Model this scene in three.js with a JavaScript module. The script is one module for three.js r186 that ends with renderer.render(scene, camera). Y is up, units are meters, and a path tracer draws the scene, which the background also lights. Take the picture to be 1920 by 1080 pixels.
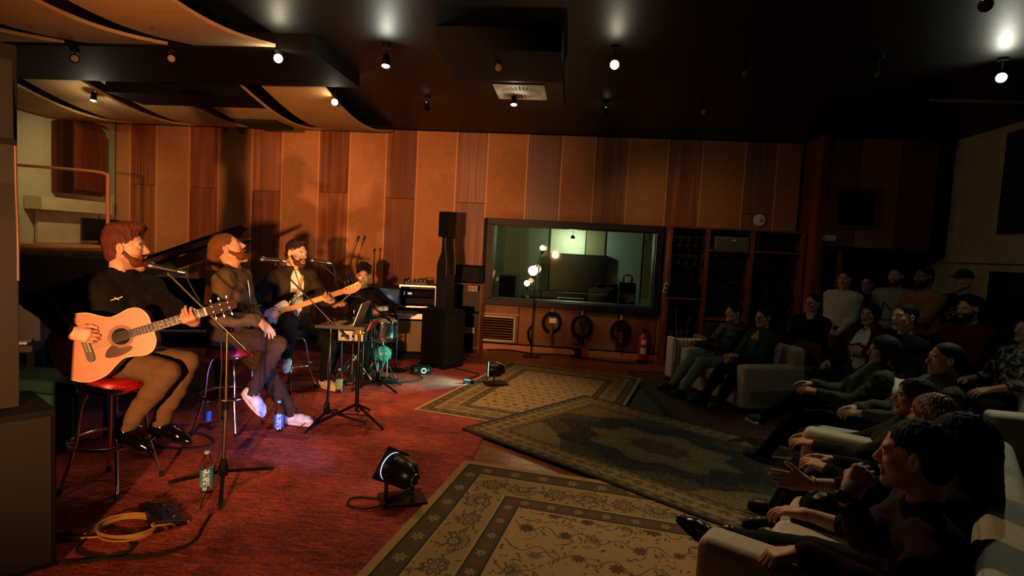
import * as THREE from 'three';
import { mergeGeometries } from 'three/addons/utils/BufferGeometryUtils.js';
import { RoundedBoxGeometry } from 'three/addons/geometries/RoundedBoxGeometry.js';
import { RectAreaLightUniformsLib } from 'three/addons/lights/RectAreaLightUniformsLib.js';
import { FontLoader } from 'three/addons/loaders/FontLoader.js';
import { TextGeometry } from 'three/addons/geometries/TextGeometry.js';

// ------------------------------------------------------------------ camera, lights, exposure
RectAreaLightUniformsLib.init();
const D2R = Math.PI / 180, V = (x, y, z) => new THREE.Vector3(x, y, z);
const renderer = new THREE.WebGLRenderer({ antialias: true });
renderer.toneMapping = THREE.LinearToneMapping;
renderer.toneMappingExposure = 1.0;
renderer.shadowMap.enabled = true;
const scene = new THREE.Scene();
scene.background = new THREE.Color(0, 0, 0);
const camera = new THREE.PerspectiveCamera(53.70, 16 / 9, 0.05, 60);
camera.rotation.order = 'YXZ';
camera.position.set(0, 1.70, 0);
camera.rotation.set(-3.967 * D2R, 5.795 * D2R, 3.084 * D2R);
const CEIL = 3.57, BACK = -9.35, LEFT = -8.08, RIGHT = 5.34, FRONT = 3.2;
const KEY = V(-0.6, 1.55, 2.3);          // unseen lantern behind the photographer, placed to light the stage
function spot(p, target, color, cd, deg, pen, radius) {
  const l = new THREE.SpotLight(color, cd, 0, deg * D2R, pen, 2);
  l.position.copy(p); l.target.position.copy(target); l.castShadow = true; l.shadow.radius = radius;
  l.shadow.mapSize.set(1024, 1024);
  scene.add(l); scene.add(l.target); return l;
}
function bulbLight(p, color, cd, radius = 1) {
  const l = new THREE.PointLight(color, cd, 0, 2); l.position.copy(p); l.castShadow = true; l.shadow.radius = radius; scene.add(l); return l;
}
const WARM = new THREE.Color(1, 0.41, 0.15);
spot(KEY, V(-3.9, 1.95, -9.0), WARM, 300, 22.5, 1, 4);

// ------------------------------------------------------------------ helpers
function rng(seed) { let a = seed >>> 0; return () => { a = (a + 0x6D2B79F5) | 0; let t = Math.imul(a ^ (a >>> 15), 1 | a); t = (t + Math.imul(t ^ (t >>> 7), 61 | t)) ^ t; return ((t ^ (t >>> 14)) >>> 0) / 4294967296; }; }
function h3(x, y, z) { let n = Math.imul(x, 374761393) ^ Math.imul(y, 668265263) ^ Math.imul(z, 2147483647 ^ 0x5bd1e995); n = Math.imul(n ^ (n >>> 13), 1274126177); return ((n ^ (n >>> 16)) >>> 0) / 4294967296; }
function noise(x, y, z) {
  const i = Math.floor(x), j = Math.floor(y), k = Math.floor(z), s = t => t * t * (3 - 2 * t), u = s(x - i), v = s(y - j), w = s(z - k);
  const l = (a, b, t) => a + (b - a) * t;
  return l(l(l(h3(i, j, k), h3(i + 1, j, k), u), l(h3(i, j + 1, k), h3(i + 1, j + 1, k), u), v), l(l(h3(i, j, k + 1), h3(i + 1, j, k + 1), u), l(h3(i, j + 1, k + 1), h3(i + 1, j + 1, k + 1), u), v), w) * 2 - 1;
}
const fbm = (x, y, z, o = 4) => { let s = 0, a = 0.5, f = 1; for (let i = 0; i < o; i++) { s += a * noise(x * f, y * f, z * f); a *= 0.5; f *= 2.03; } return s; };
function tex(w, h, fn, srgb = true) {
  const d = new Uint8Array(w * h * 4);
  for (let y = 0; y < h; y++) for (let x = 0; x < w; x++) { const c = fn(x / w, y / h), o = (y * w + x) * 4; d[o] = Math.max(0, Math.min(255, c[0])); d[o + 1] = Math.max(0, Math.min(255, c[1])); d[o + 2] = Math.max(0, Math.min(255, c[2])); d[o + 3] = 255; }
  const t = new THREE.DataTexture(d, w, h); t.wrapS = t.wrapT = THREE.RepeatWrapping; t.magFilter = THREE.LinearFilter; t.minFilter = THREE.LinearMipmapLinearFilter; t.generateMipmaps = true;
  if (srgb) t.colorSpace = THREE.SRGBColorSpace; t.needsUpdate = true; return t;
}
function rep(t, u, v) { const c = t.clone(); c.repeat.set(u, v); c.needsUpdate = true; return c; }
function canvasTex(w, h, draw) {
  const c = document.createElement('canvas'); c.width = w; c.height = h; draw(c.getContext('2d'), w, h);
  const t = new THREE.CanvasTexture(c); t.colorSpace = THREE.SRGBColorSpace; return t;
}
const std = (color, rough = 0.7, o = {}) => new THREE.MeshStandardMaterial({ color, roughness: rough, ...o });
const metal = (color, rough = 0.25, o = {}) => new THREE.MeshStandardMaterial({ color, roughness: rough, metalness: 1, ...o });
const glow = (color, k) => new THREE.MeshStandardMaterial({ color: '#111111', emissive: color, emissiveIntensity: k, roughness: 0.5 });

function clean(g) {                       // only position, normal and uv, without index differences
  const o = g.index ? g.toNonIndexed() : g;
  for (const k of Object.keys(o.attributes)) if (!['position', 'normal', 'uv'].includes(k)) o.deleteAttribute(k);
  if (!o.attributes.normal) o.computeVertexNormals();
  if (!o.attributes.uv) o.setAttribute('uv', new THREE.BufferAttribute(new Float32Array(o.attributes.position.count * 2), 2));
  return o;
}
const join = gs => { gs = gs.flat(9).filter(Boolean); return gs.length === 1 ? gs[0] : mergeGeometries(gs.map(clean), false); };
function metricUV(g, s = 1, turn = false) {
  if (g.index) g = g.toNonIndexed();
  const p = g.attributes.position, n = g.attributes.normal, uv = new Float32Array(p.count * 2);
  for (let i = 0; i < p.count; i++) {
    const ax = Math.abs(n.getX(i)), ay = Math.abs(n.getY(i)), az = Math.abs(n.getZ(i)); let u, v;
    if (ay >= ax && ay >= az) { u = p.getX(i); v = p.getZ(i); } else if (ax >= az) { u = p.getZ(i); v = p.getY(i); } else { u = p.getX(i); v = p.getY(i); }
    uv[2 * i] = (turn ? v : u) * s; uv[2 * i + 1] = (turn ? u : v) * s;
  }
  g.setAttribute('uv', new THREE.BufferAttribute(uv, 2)); return g;
}
const UP = V(0, 1, 0);
function box(w, h, d, x = 0, y = 0, z = 0, r = 0, rot) {
  const g = r > 0 ? new RoundedBoxGeometry(w, h, d, r > 0.03 ? 4 : 2, Math.min(r, w / 2.01, h / 2.01, d / 2.01)) : new THREE.BoxGeometry(w, h, d);
  if (rot) g.applyMatrix4(new THREE.Matrix4().makeRotationFromEuler(new THREE.Euler(rot[0], rot[1], rot[2], 'YXZ')));
  return g.translate(x, y, z);
}
function bar(a, b, r, r2 = r, n = 10) {   // a tapered rod from a to b
  a = V(...a); b = V(...b); const d = b.clone().sub(a), L = d.length();
  const g = new THREE.CylinderGeometry(r2, r, L, n, 1);
  g.applyQuaternion(new THREE.Quaternion().setFromUnitVectors(UP, d.normalize()));
  return g.translate((a.x + b.x) / 2, (a.y + b.y) / 2, (a.z + b.z) / 2);
}
function plank(a, b, w, t, roll = 0) {    // a flat bar from a to b
  a = V(...a); b = V(...b); const d = b.clone().sub(a), L = d.length();
  const g = new THREE.BoxGeometry(w, L, t); g.rotateY(roll);
  g.applyQuaternion(new THREE.Quaternion().setFromUnitVectors(UP, d.normalize()));
  return g.translate((a.x + b.x) / 2, (a.y + b.y) / 2, (a.z + b.z) / 2);
}
function tube(pts, r, seg = 40, n = 7, closed = false) { return new THREE.TubeGeometry(new THREE.CatmullRomCurve3(pts.map(p => V(...p)), closed, 'centripetal'), seg, r, n, closed); }
function lathe(prof, n = 28, x = 0, y = 0, z = 0) { return new THREE.LatheGeometry(prof.map(p => new THREE.Vector2(p[0], p[1])), n).translate(x, y, z); }
function ball(r, x = 0, y = 0, z = 0, n = 16) { return new THREE.SphereGeometry(r, n, Math.round(n * 0.7)).translate(x, y, z); }
function ring(R, r, x, y, z, rot, n = 36) { const g = new THREE.TorusGeometry(R, r, 8, n); if (rot) g.applyMatrix4(new THREE.Matrix4().makeRotationFromEuler(new THREE.Euler(...rot))); return g.translate(x, y, z); }
function extrude(pts, depth, bevel = 0, holes = [], curve = 6) {
  const s = new THREE.Shape(pts.map(p => new THREE.Vector2(p[0], p[1])));
  for (const h of holes) s.holes.push(new THREE.Path(h.map(p => new THREE.Vector2(p[0], p[1]))));
  return new THREE.ExtrudeGeometry(s, { depth, bevelEnabled: bevel > 0, bevelThickness: bevel, bevelSize: bevel, bevelOffset: -bevel, bevelSegments: 2, curveSegments: curve });
}
const circ = (r, n = 28, cx = 0, cy = 0) => Array.from({ length: n }, (_, i) => [cx + r * Math.cos(i / n * 2 * Math.PI), cy + r * Math.sin(i / n * 2 * Math.PI)]);
function spline(pts, n = 60, closed = true) { return new THREE.CatmullRomCurve3(pts.map(p => V(p[0], p[1], 0)), closed, 'catmullrom', 0.5).getPoints(n).slice(0, closed ? n : n + 1).map(p => [p.x, p.y]); }
const used = new Map();
function numbered(n) { const k = used.get(n) || 0; used.set(n, k + 1); return k ? `${n}_${String(k).padStart(3, '0')}` : n; }
function shadows(m) { m.castShadow = true; m.receiveShadow = true; return m; }
function part(name, geos, mat, parent, label) {
  const m = shadows(new THREE.Mesh(join([geos]), mat)); m.name = name; if (label) m.userData.label = label;
  (parent || scene).add(m); return m;
}
function thing(name, label, category, pos = [0, 0, 0], turn = 0, group) {
  const o = new THREE.Group(); o.name = numbered(name); o.position.set(...pos); o.rotation.y = turn;
  o.userData = { label, category }; if (group) o.userData.group = group; scene.add(o); return o;
}
function single(name, label, category, geos, mat, pos = [0, 0, 0], turn = 0, group) {
  const m = part(numbered(name), geos, mat); m.position.set(...pos); m.rotation.y = turn; m.userData = { label, category }; if (group) m.userData.group = group; return m;
}
function struct(name, geos, mat, label, category) { const m = part(name, geos, mat); m.userData = { kind: 'structure', label, category }; return m; }
function copyOf(o, pos, turn, label) {
  const c = o.clone(); c.name = numbered(o.name.replace(/_\d{3}$/, '')); c.position.set(...pos); c.rotation.y = turn; c.userData = { ...o.userData, label }; scene.add(c); return c;
}
function basis(o, x, y, z) { return new THREE.Matrix4().makeBasis(x, y, z).setPosition(o); }
const font = await new FontLoader().loadAsync('fonts/droid/droid_sans_bold.typeface.json');
function text(s, size, depth = 0.001) { const g = new TextGeometry(s, { font, size, depth, curveSegments: 3 }); g.computeBoundingBox(); const b = g.boundingBox; return g.translate(-(b.min.x + b.max.x) / 2, -(b.min.y + b.max.y) / 2, 0); }
// ------------------------------------------------------------------ materials
const M = {};
{
  const grain = (seed, a, b, dark = 0.25) => tex(512, 1024, (u, v) => {
    const w = fbm(u * 9 + seed, v * 1.2, seed, 3) * 1.6, n = noise((u * 46 + w * 2.2), v * 2.2 + seed * 3, seed), f = noise(u * 420, v * 7, seed + 9), c = fbm(u * 2 + seed, v * 0.8, 3, 3);
    const k = 0.5 + 0.33 * n + 0.16 * f + 0.35 * c; return [0, 1, 2].map(i => a[i] + (b[i] - a[i]) * k - dark * 20 * (f > 0.55 ? 1 : 0));
  });
  M.woodTex = [grain(1, [92, 50, 30], [164, 100, 62]), grain(7, [84, 44, 26], [152, 90, 56]), grain(13, [98, 54, 32], [172, 108, 66])];
  for (const t of M.woodTex) t.wrapS = t.wrapT = THREE.MirroredRepeatWrapping;
  M.woodPanel = M.woodTex.map(t => std('#ffffff', 0.42, { map: t }));
  const weave = tex(256, 256, (u, v) => { const k = 0.5 + 0.24 * (Math.sin(u * 2 * Math.PI * 64) * Math.sin(v * 2 * Math.PI * 64)) + 0.3 * noise(u * 128, v * 128, 2); return [k * 255, k * 255, k * 255]; }, false);
  M.weave = weave;
  const clothTex = (c, sd) => tex(512, 512, (u, v) => { const k = 1 + 0.10 * noise(u * 200, v * 200, sd) + 0.07 * noise(u * 256, v * 30, sd + 2) + 0.07 * fbm(u * 3, v * 3, sd, 3); return c.map(x => x * k); });
  M.fabric = [clothTex([170, 116, 72], 4), clothTex([160, 108, 66], 8)].map(t => std('#ffffff', 0.95, { map: t, bumpMap: rep(weave, 2, 2), bumpScale: 0.0008 }));
  M.cloud = std('#c29a66', 0.92, { map: clothTex([250, 246, 240], 5), bumpMap: rep(weave, 2, 2), bumpScale: 0.0006 });
  M.strip = std('#d08f58', 0.38);
  M.darkWood = std('#3a2013', 0.5, { map: rep(M.woodTex[1], 1.4, 0.9) });
  M.shelfWood = std('#dcb886', 0.55, { map: rep(M.woodTex[2], 2.2, 1.1) });
  M.plankTex = [grain(21, [112, 66, 34], [176, 112, 62], 0.3), grain(25, [104, 60, 30], [164, 102, 56], 0.3), grain(29, [120, 72, 38], [186, 122, 70], 0.3)];
  M.plank = M.plankTex.map(t => std('#d8c0a8', 0.34, { map: t }));
  M.plaster = std('#ffffff', 0.9, { map: tex(512, 512, (u, v) => { const k = 0.94 + 0.07 * fbm(u * 8, v * 8, 3, 4) + 0.05 * noise(u * 150, v * 150, 5); return [196 * k, 184 * k, 150 * k]; }), bumpMap: tex(256, 256, (u, v) => { const k = 128 + 90 * fbm(u * 40, v * 40, 7, 3); return [k, k, k]; }, false), bumpScale: 0.0015 });
  M.ceiling = new THREE.MeshPhysicalMaterial({ color: '#ffffff', roughness: 0.5, specularIntensity: 0.5, ...{ map: tex(1024, 1024, (u, v) => { const k = 1 + 0.35 * noise(u * 6, v * 260, 3) + 0.3 * noise(u * 3, v * 70, 5); return [16 * k, 15 * k, 13 * k]; }) } });
  M.black = new THREE.MeshPhysicalMaterial({ color: '#090909', roughness: 0.75, specularIntensity: 0.3 }); M.blackSatin = std('#0d0d0e', 0.4); M.blackGloss = std('#060607', 0.08, { envMapIntensity: 1 });
  M.darkGrey = new THREE.MeshPhysicalMaterial({ color: '#171716', roughness: 0.7, specularIntensity: 0.4 }); M.grey = std('#4a4a48', 0.6); M.rubber = std('#0a0a0a', 0.9);
  M.chrome = metal('#d9d9dc', 0.12); M.steel = metal('#a8a8a8', 0.3); M.blackMetal = std('#0c0c0d', 0.32, { metalness: 0.4 }); M.brass = metal('#c89a4a', 0.3);
  M.cover = std('#ffffff', 0.9, { map: tex(512, 512, (u, v) => { const k = 0.93 + 0.06 * fbm(u * 5, v * 5, 9, 4) + 0.05 * noise(u * 220, v * 220, 3); return [206 * k, 196 * k, 172 * k]; }), bumpMap: rep(weave, 3, 3), bumpScale: 0.0008 });
  M.whitePaint = std('#c9c2b2', 0.5); M.white = std('#d9d7d0', 0.55);
  // carpet: loops in rows, worn lighter here and there
  const carpetMap = tex(1024, 1024, (u, v) => { const r = noise(u * 160, v * 420, 3), q = noise(u * 30, v * 300, 9), c = fbm(u * 7, v * 7, 1, 4); const k = 0.86 + 0.26 * r + 0.22 * q + 0.28 * c; return [166 * k, 64 * k * (1 + 0.15 * c), 46 * k]; });
  M.carpet = std('#ffffff', 0.98, { map: rep(carpetMap, 1 / 2.2, 1 / 2.2), bumpMap: rep(tex(512, 512, (u, v) => { const k = 128 + 70 * noise(u * 80, v * 210, 3) + 50 * noise(u * 200, v * 200, 4); return [k, k, k]; }, false), 1, 1), bumpScale: 0.004 });
}

// ------------------------------------------------------------------ the room
{
  const w = 0.2;
  const floor = struct('floor', metricUV(box(RIGHT - LEFT + 0.4, 0.1, FRONT - BACK + 6.4, (LEFT + RIGHT) / 2, -0.062, (FRONT + BACK) / 2 - 3)), std('#2c1c11', 0.6), 'dark wooden floor of the studio, planks showing between the rugs', 'floor');
  const r = rng(4), pg = [];
  for (let i = 0; i < 3; i++) pg.push(null);
  const geoL = metricUV(box(1.0, 0.011, 0.116, 0, 0, 0, 0.002));
  let row = 0;
  for (let z = -9.30; z < -3.9; z += 0.118, row++) {
    let x = -1.75 + (row % 3) * -0.33;
    for (let k = 0; k < 5; k++, x += 1.002) {
      if (x < -2.3 || x > 2.4) continue;
      if (z > -8.0 && z < -5.3) continue;
      if (z > -5.3 && (x < -1.7 || x > 0.9)) continue;
      const m = part('plank', geoL, M.plank[Math.floor(r() * 3)], floor); m.position.set(x + 0.5, -0.0065, z);
      if (r() < 0.5) m.rotation.y = Math.PI;
    }
  }
  struct('ceiling', metricUV(box(RIGHT - LEFT + 0.4, 0.2, FRONT - BACK + 0.4, (LEFT + RIGHT) / 2, CEIL + 0.1, (FRONT + BACK) / 2)), M.ceiling, 'black painted wooden studio ceiling with dull sheen', 'ceiling');
  struct('wall_left', metricUV(box(w, CEIL, FRONT - BACK, LEFT - w / 2, CEIL / 2, (FRONT + BACK) / 2), 0.5), M.plaster, 'pale plastered side wall behind the grand piano', 'wall');
  struct('wall_right', metricUV(box(w, CEIL, FRONT - BACK, RIGHT + w / 2, CEIL / 2, (FRONT + BACK) / 2), 0.5), M.plaster, 'pale plastered side wall behind the standing listeners', 'wall');
  struct('wall_front', metricUV(box(RIGHT - LEFT + 0.4, CEIL, w, (LEFT + RIGHT) / 2, CEIL / 2, FRONT + w / 2), 0.5), std('#4a3524', 0.9), 'brown wall behind the photographer', 'wall');

  // back wall: backing in four pieces round the control room window, then panels and strips as parts
  const WX0 = -1.30, WX1 = 1.33, WY0 = 0.86, WY1 = 2.08, th = 0.2, cz = BACK - th / 2 - 0.02;
  const wb = struct('wall_back', [
    box(WX0 - LEFT + 0.2, CEIL, th, (WX0 + LEFT - 0.2) / 2, CEIL / 2, cz), box(RIGHT + 0.2 - WX1, CEIL, th, (WX1 + RIGHT + 0.2) / 2, CEIL / 2, cz),
    box(WX1 - WX0, WY0, th, (WX0 + WX1) / 2, WY0 / 2, cz), box(WX1 - WX0, CEIL - WY1, th, (WX0 + WX1) / 2, (CEIL + WY1) / 2, cz)], std('#1d120b', 0.85), 'far wall clad in alternating wooden boards and fabric panels', 'wall');
  const X = [-8.06, -7.79, -7.29, -6.68, -6.14, -5.53, -4.99, -4.34, -3.80, -3.17, -2.64, -1.98, -1.46, -0.81, -0.25, 0.28, 0.81, 1.43, 1.96, 2.61, 3.09, 3.46];
  const rr = rng(11);
  function panel(x0, x1, y0, y1, wood, i, dz = 0) {
    const g = 0.006, W = x1 - x0 - g * 2, Hh = y1 - y0 - 0.006;
    const ge = metricUV(box(W, Hh, 0.024, 0, 0, 0, 0.004), wood ? 0.8 : 1);
    const uvs = ge.attributes.uv, o = rr() * 5; for (let k = 0; k < uvs.count; k++) uvs.setXY(k, uvs.getX(k) + o, uvs.getY(k) * (wood ? 0.5 : 1) + o * 1.7);
    const m = part(wood ? 'wood_board' : 'fabric_panel', ge, wood ? M.woodPanel[i % 3] : M.fabric[i % 2], wb); m.position.set((x0 + x1) / 2, (y0 + y1) / 2, BACK - 0.008 + dz);
  }
  for (let i = 0; i < X.length - 1; i++) {
    const wood = i % 2 === 1, x0 = X[i], x1 = X[i + 1], top = CEIL - 0.012;
    const overWin = x1 > WX0 - 0.12 && x0 < WX1 + 0.12, low = overWin ? WY1 + 0.1 : 0.12;
    if (wood && !overWin) { const j = 2.46 + (rr() - 0.5) * 0.12; panel(x0, x1, j, top, true, i); panel(x0, x1, low, j, true, i + 1, 0.003); } else panel(x0, x1, low, top, wood, i, wood ? 0 : 0.008);
    if (overWin) panel(Math.max(x0, -1.46), x1, 0.12, WY0 - 0.11, !wood, i);
    if (i) { const s = part('trim_strip', box(0.022, top - low, 0.03, x0, (top + low) / 2, BACK + 0.002, 0.003), M.strip, wb); s.userData.label = 'narrow wooden strip between two panels'; }
  }
  struct('baseboard_back', box(RIGHT - LEFT, 0.1, 0.02, (LEFT + RIGHT) / 2, 0.05, BACK + 0.012, 0.004), M.strip, 'light wooden baseboard along the far wall', 'baseboard');

  // control room window: deep black frame, sill and a pane
  const win = new THREE.Group(); win.name = 'window_1'; win.userData = { kind: 'structure', label: 'wide control room window in a deep black frame', category: 'window' }; scene.add(win);
  const fw = 0.1, fz = BACK + 0.0, fd = 0.16;
  part('frame', [box(WX1 - WX0 + 2 * fw, fw, fd, (WX0 + WX1) / 2, WY1 + fw / 2, fz, 0.006), box(WX1 - WX0 + 2 * fw, fw, fd, (WX0 + WX1) / 2, WY0 - fw / 2, fz, 0.006),
    box(fw, WY1 - WY0, fd, WX0 - fw / 2, (WY0 + WY1) / 2, fz, 0.006), box(fw, WY1 - WY0, fd, WX1 + fw / 2, (WY0 + WY1) / 2, fz, 0.006)], std('#080706', 0.55), win);
  part('reveal', [box(WX1 - WX0, 0.015, 0.26, (WX0 + WX1) / 2, WY0 + 0.0075, BACK - 0.14), box(WX1 - WX0, 0.015, 0.26, (WX0 + WX1) / 2, WY1 - 0.0075, BACK - 0.14), box(0.015, WY1 - WY0, 0.26, WX0 + 0.0075, (WY0 + WY1) / 2, BACK - 0.14), box(0.015, WY1 - WY0, 0.26, WX1 - 0.0075, (WY0 + WY1) / 2, BACK - 0.14)], std('#14120e', 0.5), win);
  const glass = new THREE.MeshPhysicalMaterial({ color: '#e8f2ea', roughness: 0.02, transmission: 1, thickness: 0, ior: 1.5 });
  part('pane', box(WX1 - WX0, WY1 - WY0, 0.008, (WX0 + WX1) / 2, (WY0 + WY1) / 2, BACK - 0.04), glass, win);

  // right end: return of the far wall, the box above the passage and the passage behind
  struct('wall_return', metricUV(box(0.1, CEIL, 0.62, 3.56, CEIL / 2, -9.05)), M.shelfWood, 'wooden end of the panelled wall beside the shelves', 'wall');
  const sof = struct('wall_passage', box(RIGHT - 3.6, CEIL - 1.93, 0.42, (RIGHT + 3.6) / 2, (CEIL + 1.93) / 2, -9.02), M.darkWood, 'dark panelled box above the passage opening', 'wall');
  [[3.63, 4.07, 1], [4.07, 4.62, 0], [4.62, 5.12, 1]].forEach(([a, b, wd], i) => { const m = part(wd ? 'wood_board' : 'fabric_panel', metricUV(box(b - a - 0.01, CEIL - 2.0, 0.02, 0, 0, 0, 0.004)), wd ? M.woodPanel[1] : M.fabric[1], sof); m.position.set((a + b) / 2, (CEIL + 1.97) / 2, -8.80); });
  part('trim_strip', [box(RIGHT - 3.62, 0.05, 0.06, (RIGHT + 3.62) / 2, 1.95, -8.81), box(0.05, CEIL - 1.93, 0.05, 5.16, (CEIL + 1.93) / 2, -8.80)], M.darkWood, sof);
  struct('trim_1', [box(0.06, 1.93, 0.06, 3.92, 0.965, -8.84, 0.004), box(0.05, 1.93, 0.05, 3.64, 0.965, -8.80, 0.004)], M.shelfWood, 'upright wooden posts of the passage opening', 'trim');
  struct('door_1', [box(1.35, 1.92, 0.06, 4.62, 0.96, -9.24, 0.004)], std('#0d0c0b', 0.7), 'dark door at the back of the passage', 'door');
  const d2 = new THREE.Group(); d2.name = 'door_2'; d2.userData = { kind: 'structure', label: 'black door in the pale wall on the right', category: 'door' }; scene.add(d2);
  part('leaf', box(0.05, 1.74, 1.0, RIGHT - 0.015, 0.87, -7.35, 0.004), std('#0a0a0a', 0.6), d2); part('door_handle', [box(0.05, 0.02, 0.12, RIGHT - 0.075, 0.95, -6.98, 0.006)], M.steel, d2);
  struct('trim_2', box(0.015, 0.014, 6.5, RIGHT - 0.006, 1.83, -5.6), std('#2c2618', 0.8), 'thin dark strip for the groove along the pale wall on the right', 'trim');  // dark strip drawn in place of a groove in the wall
}
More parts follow.
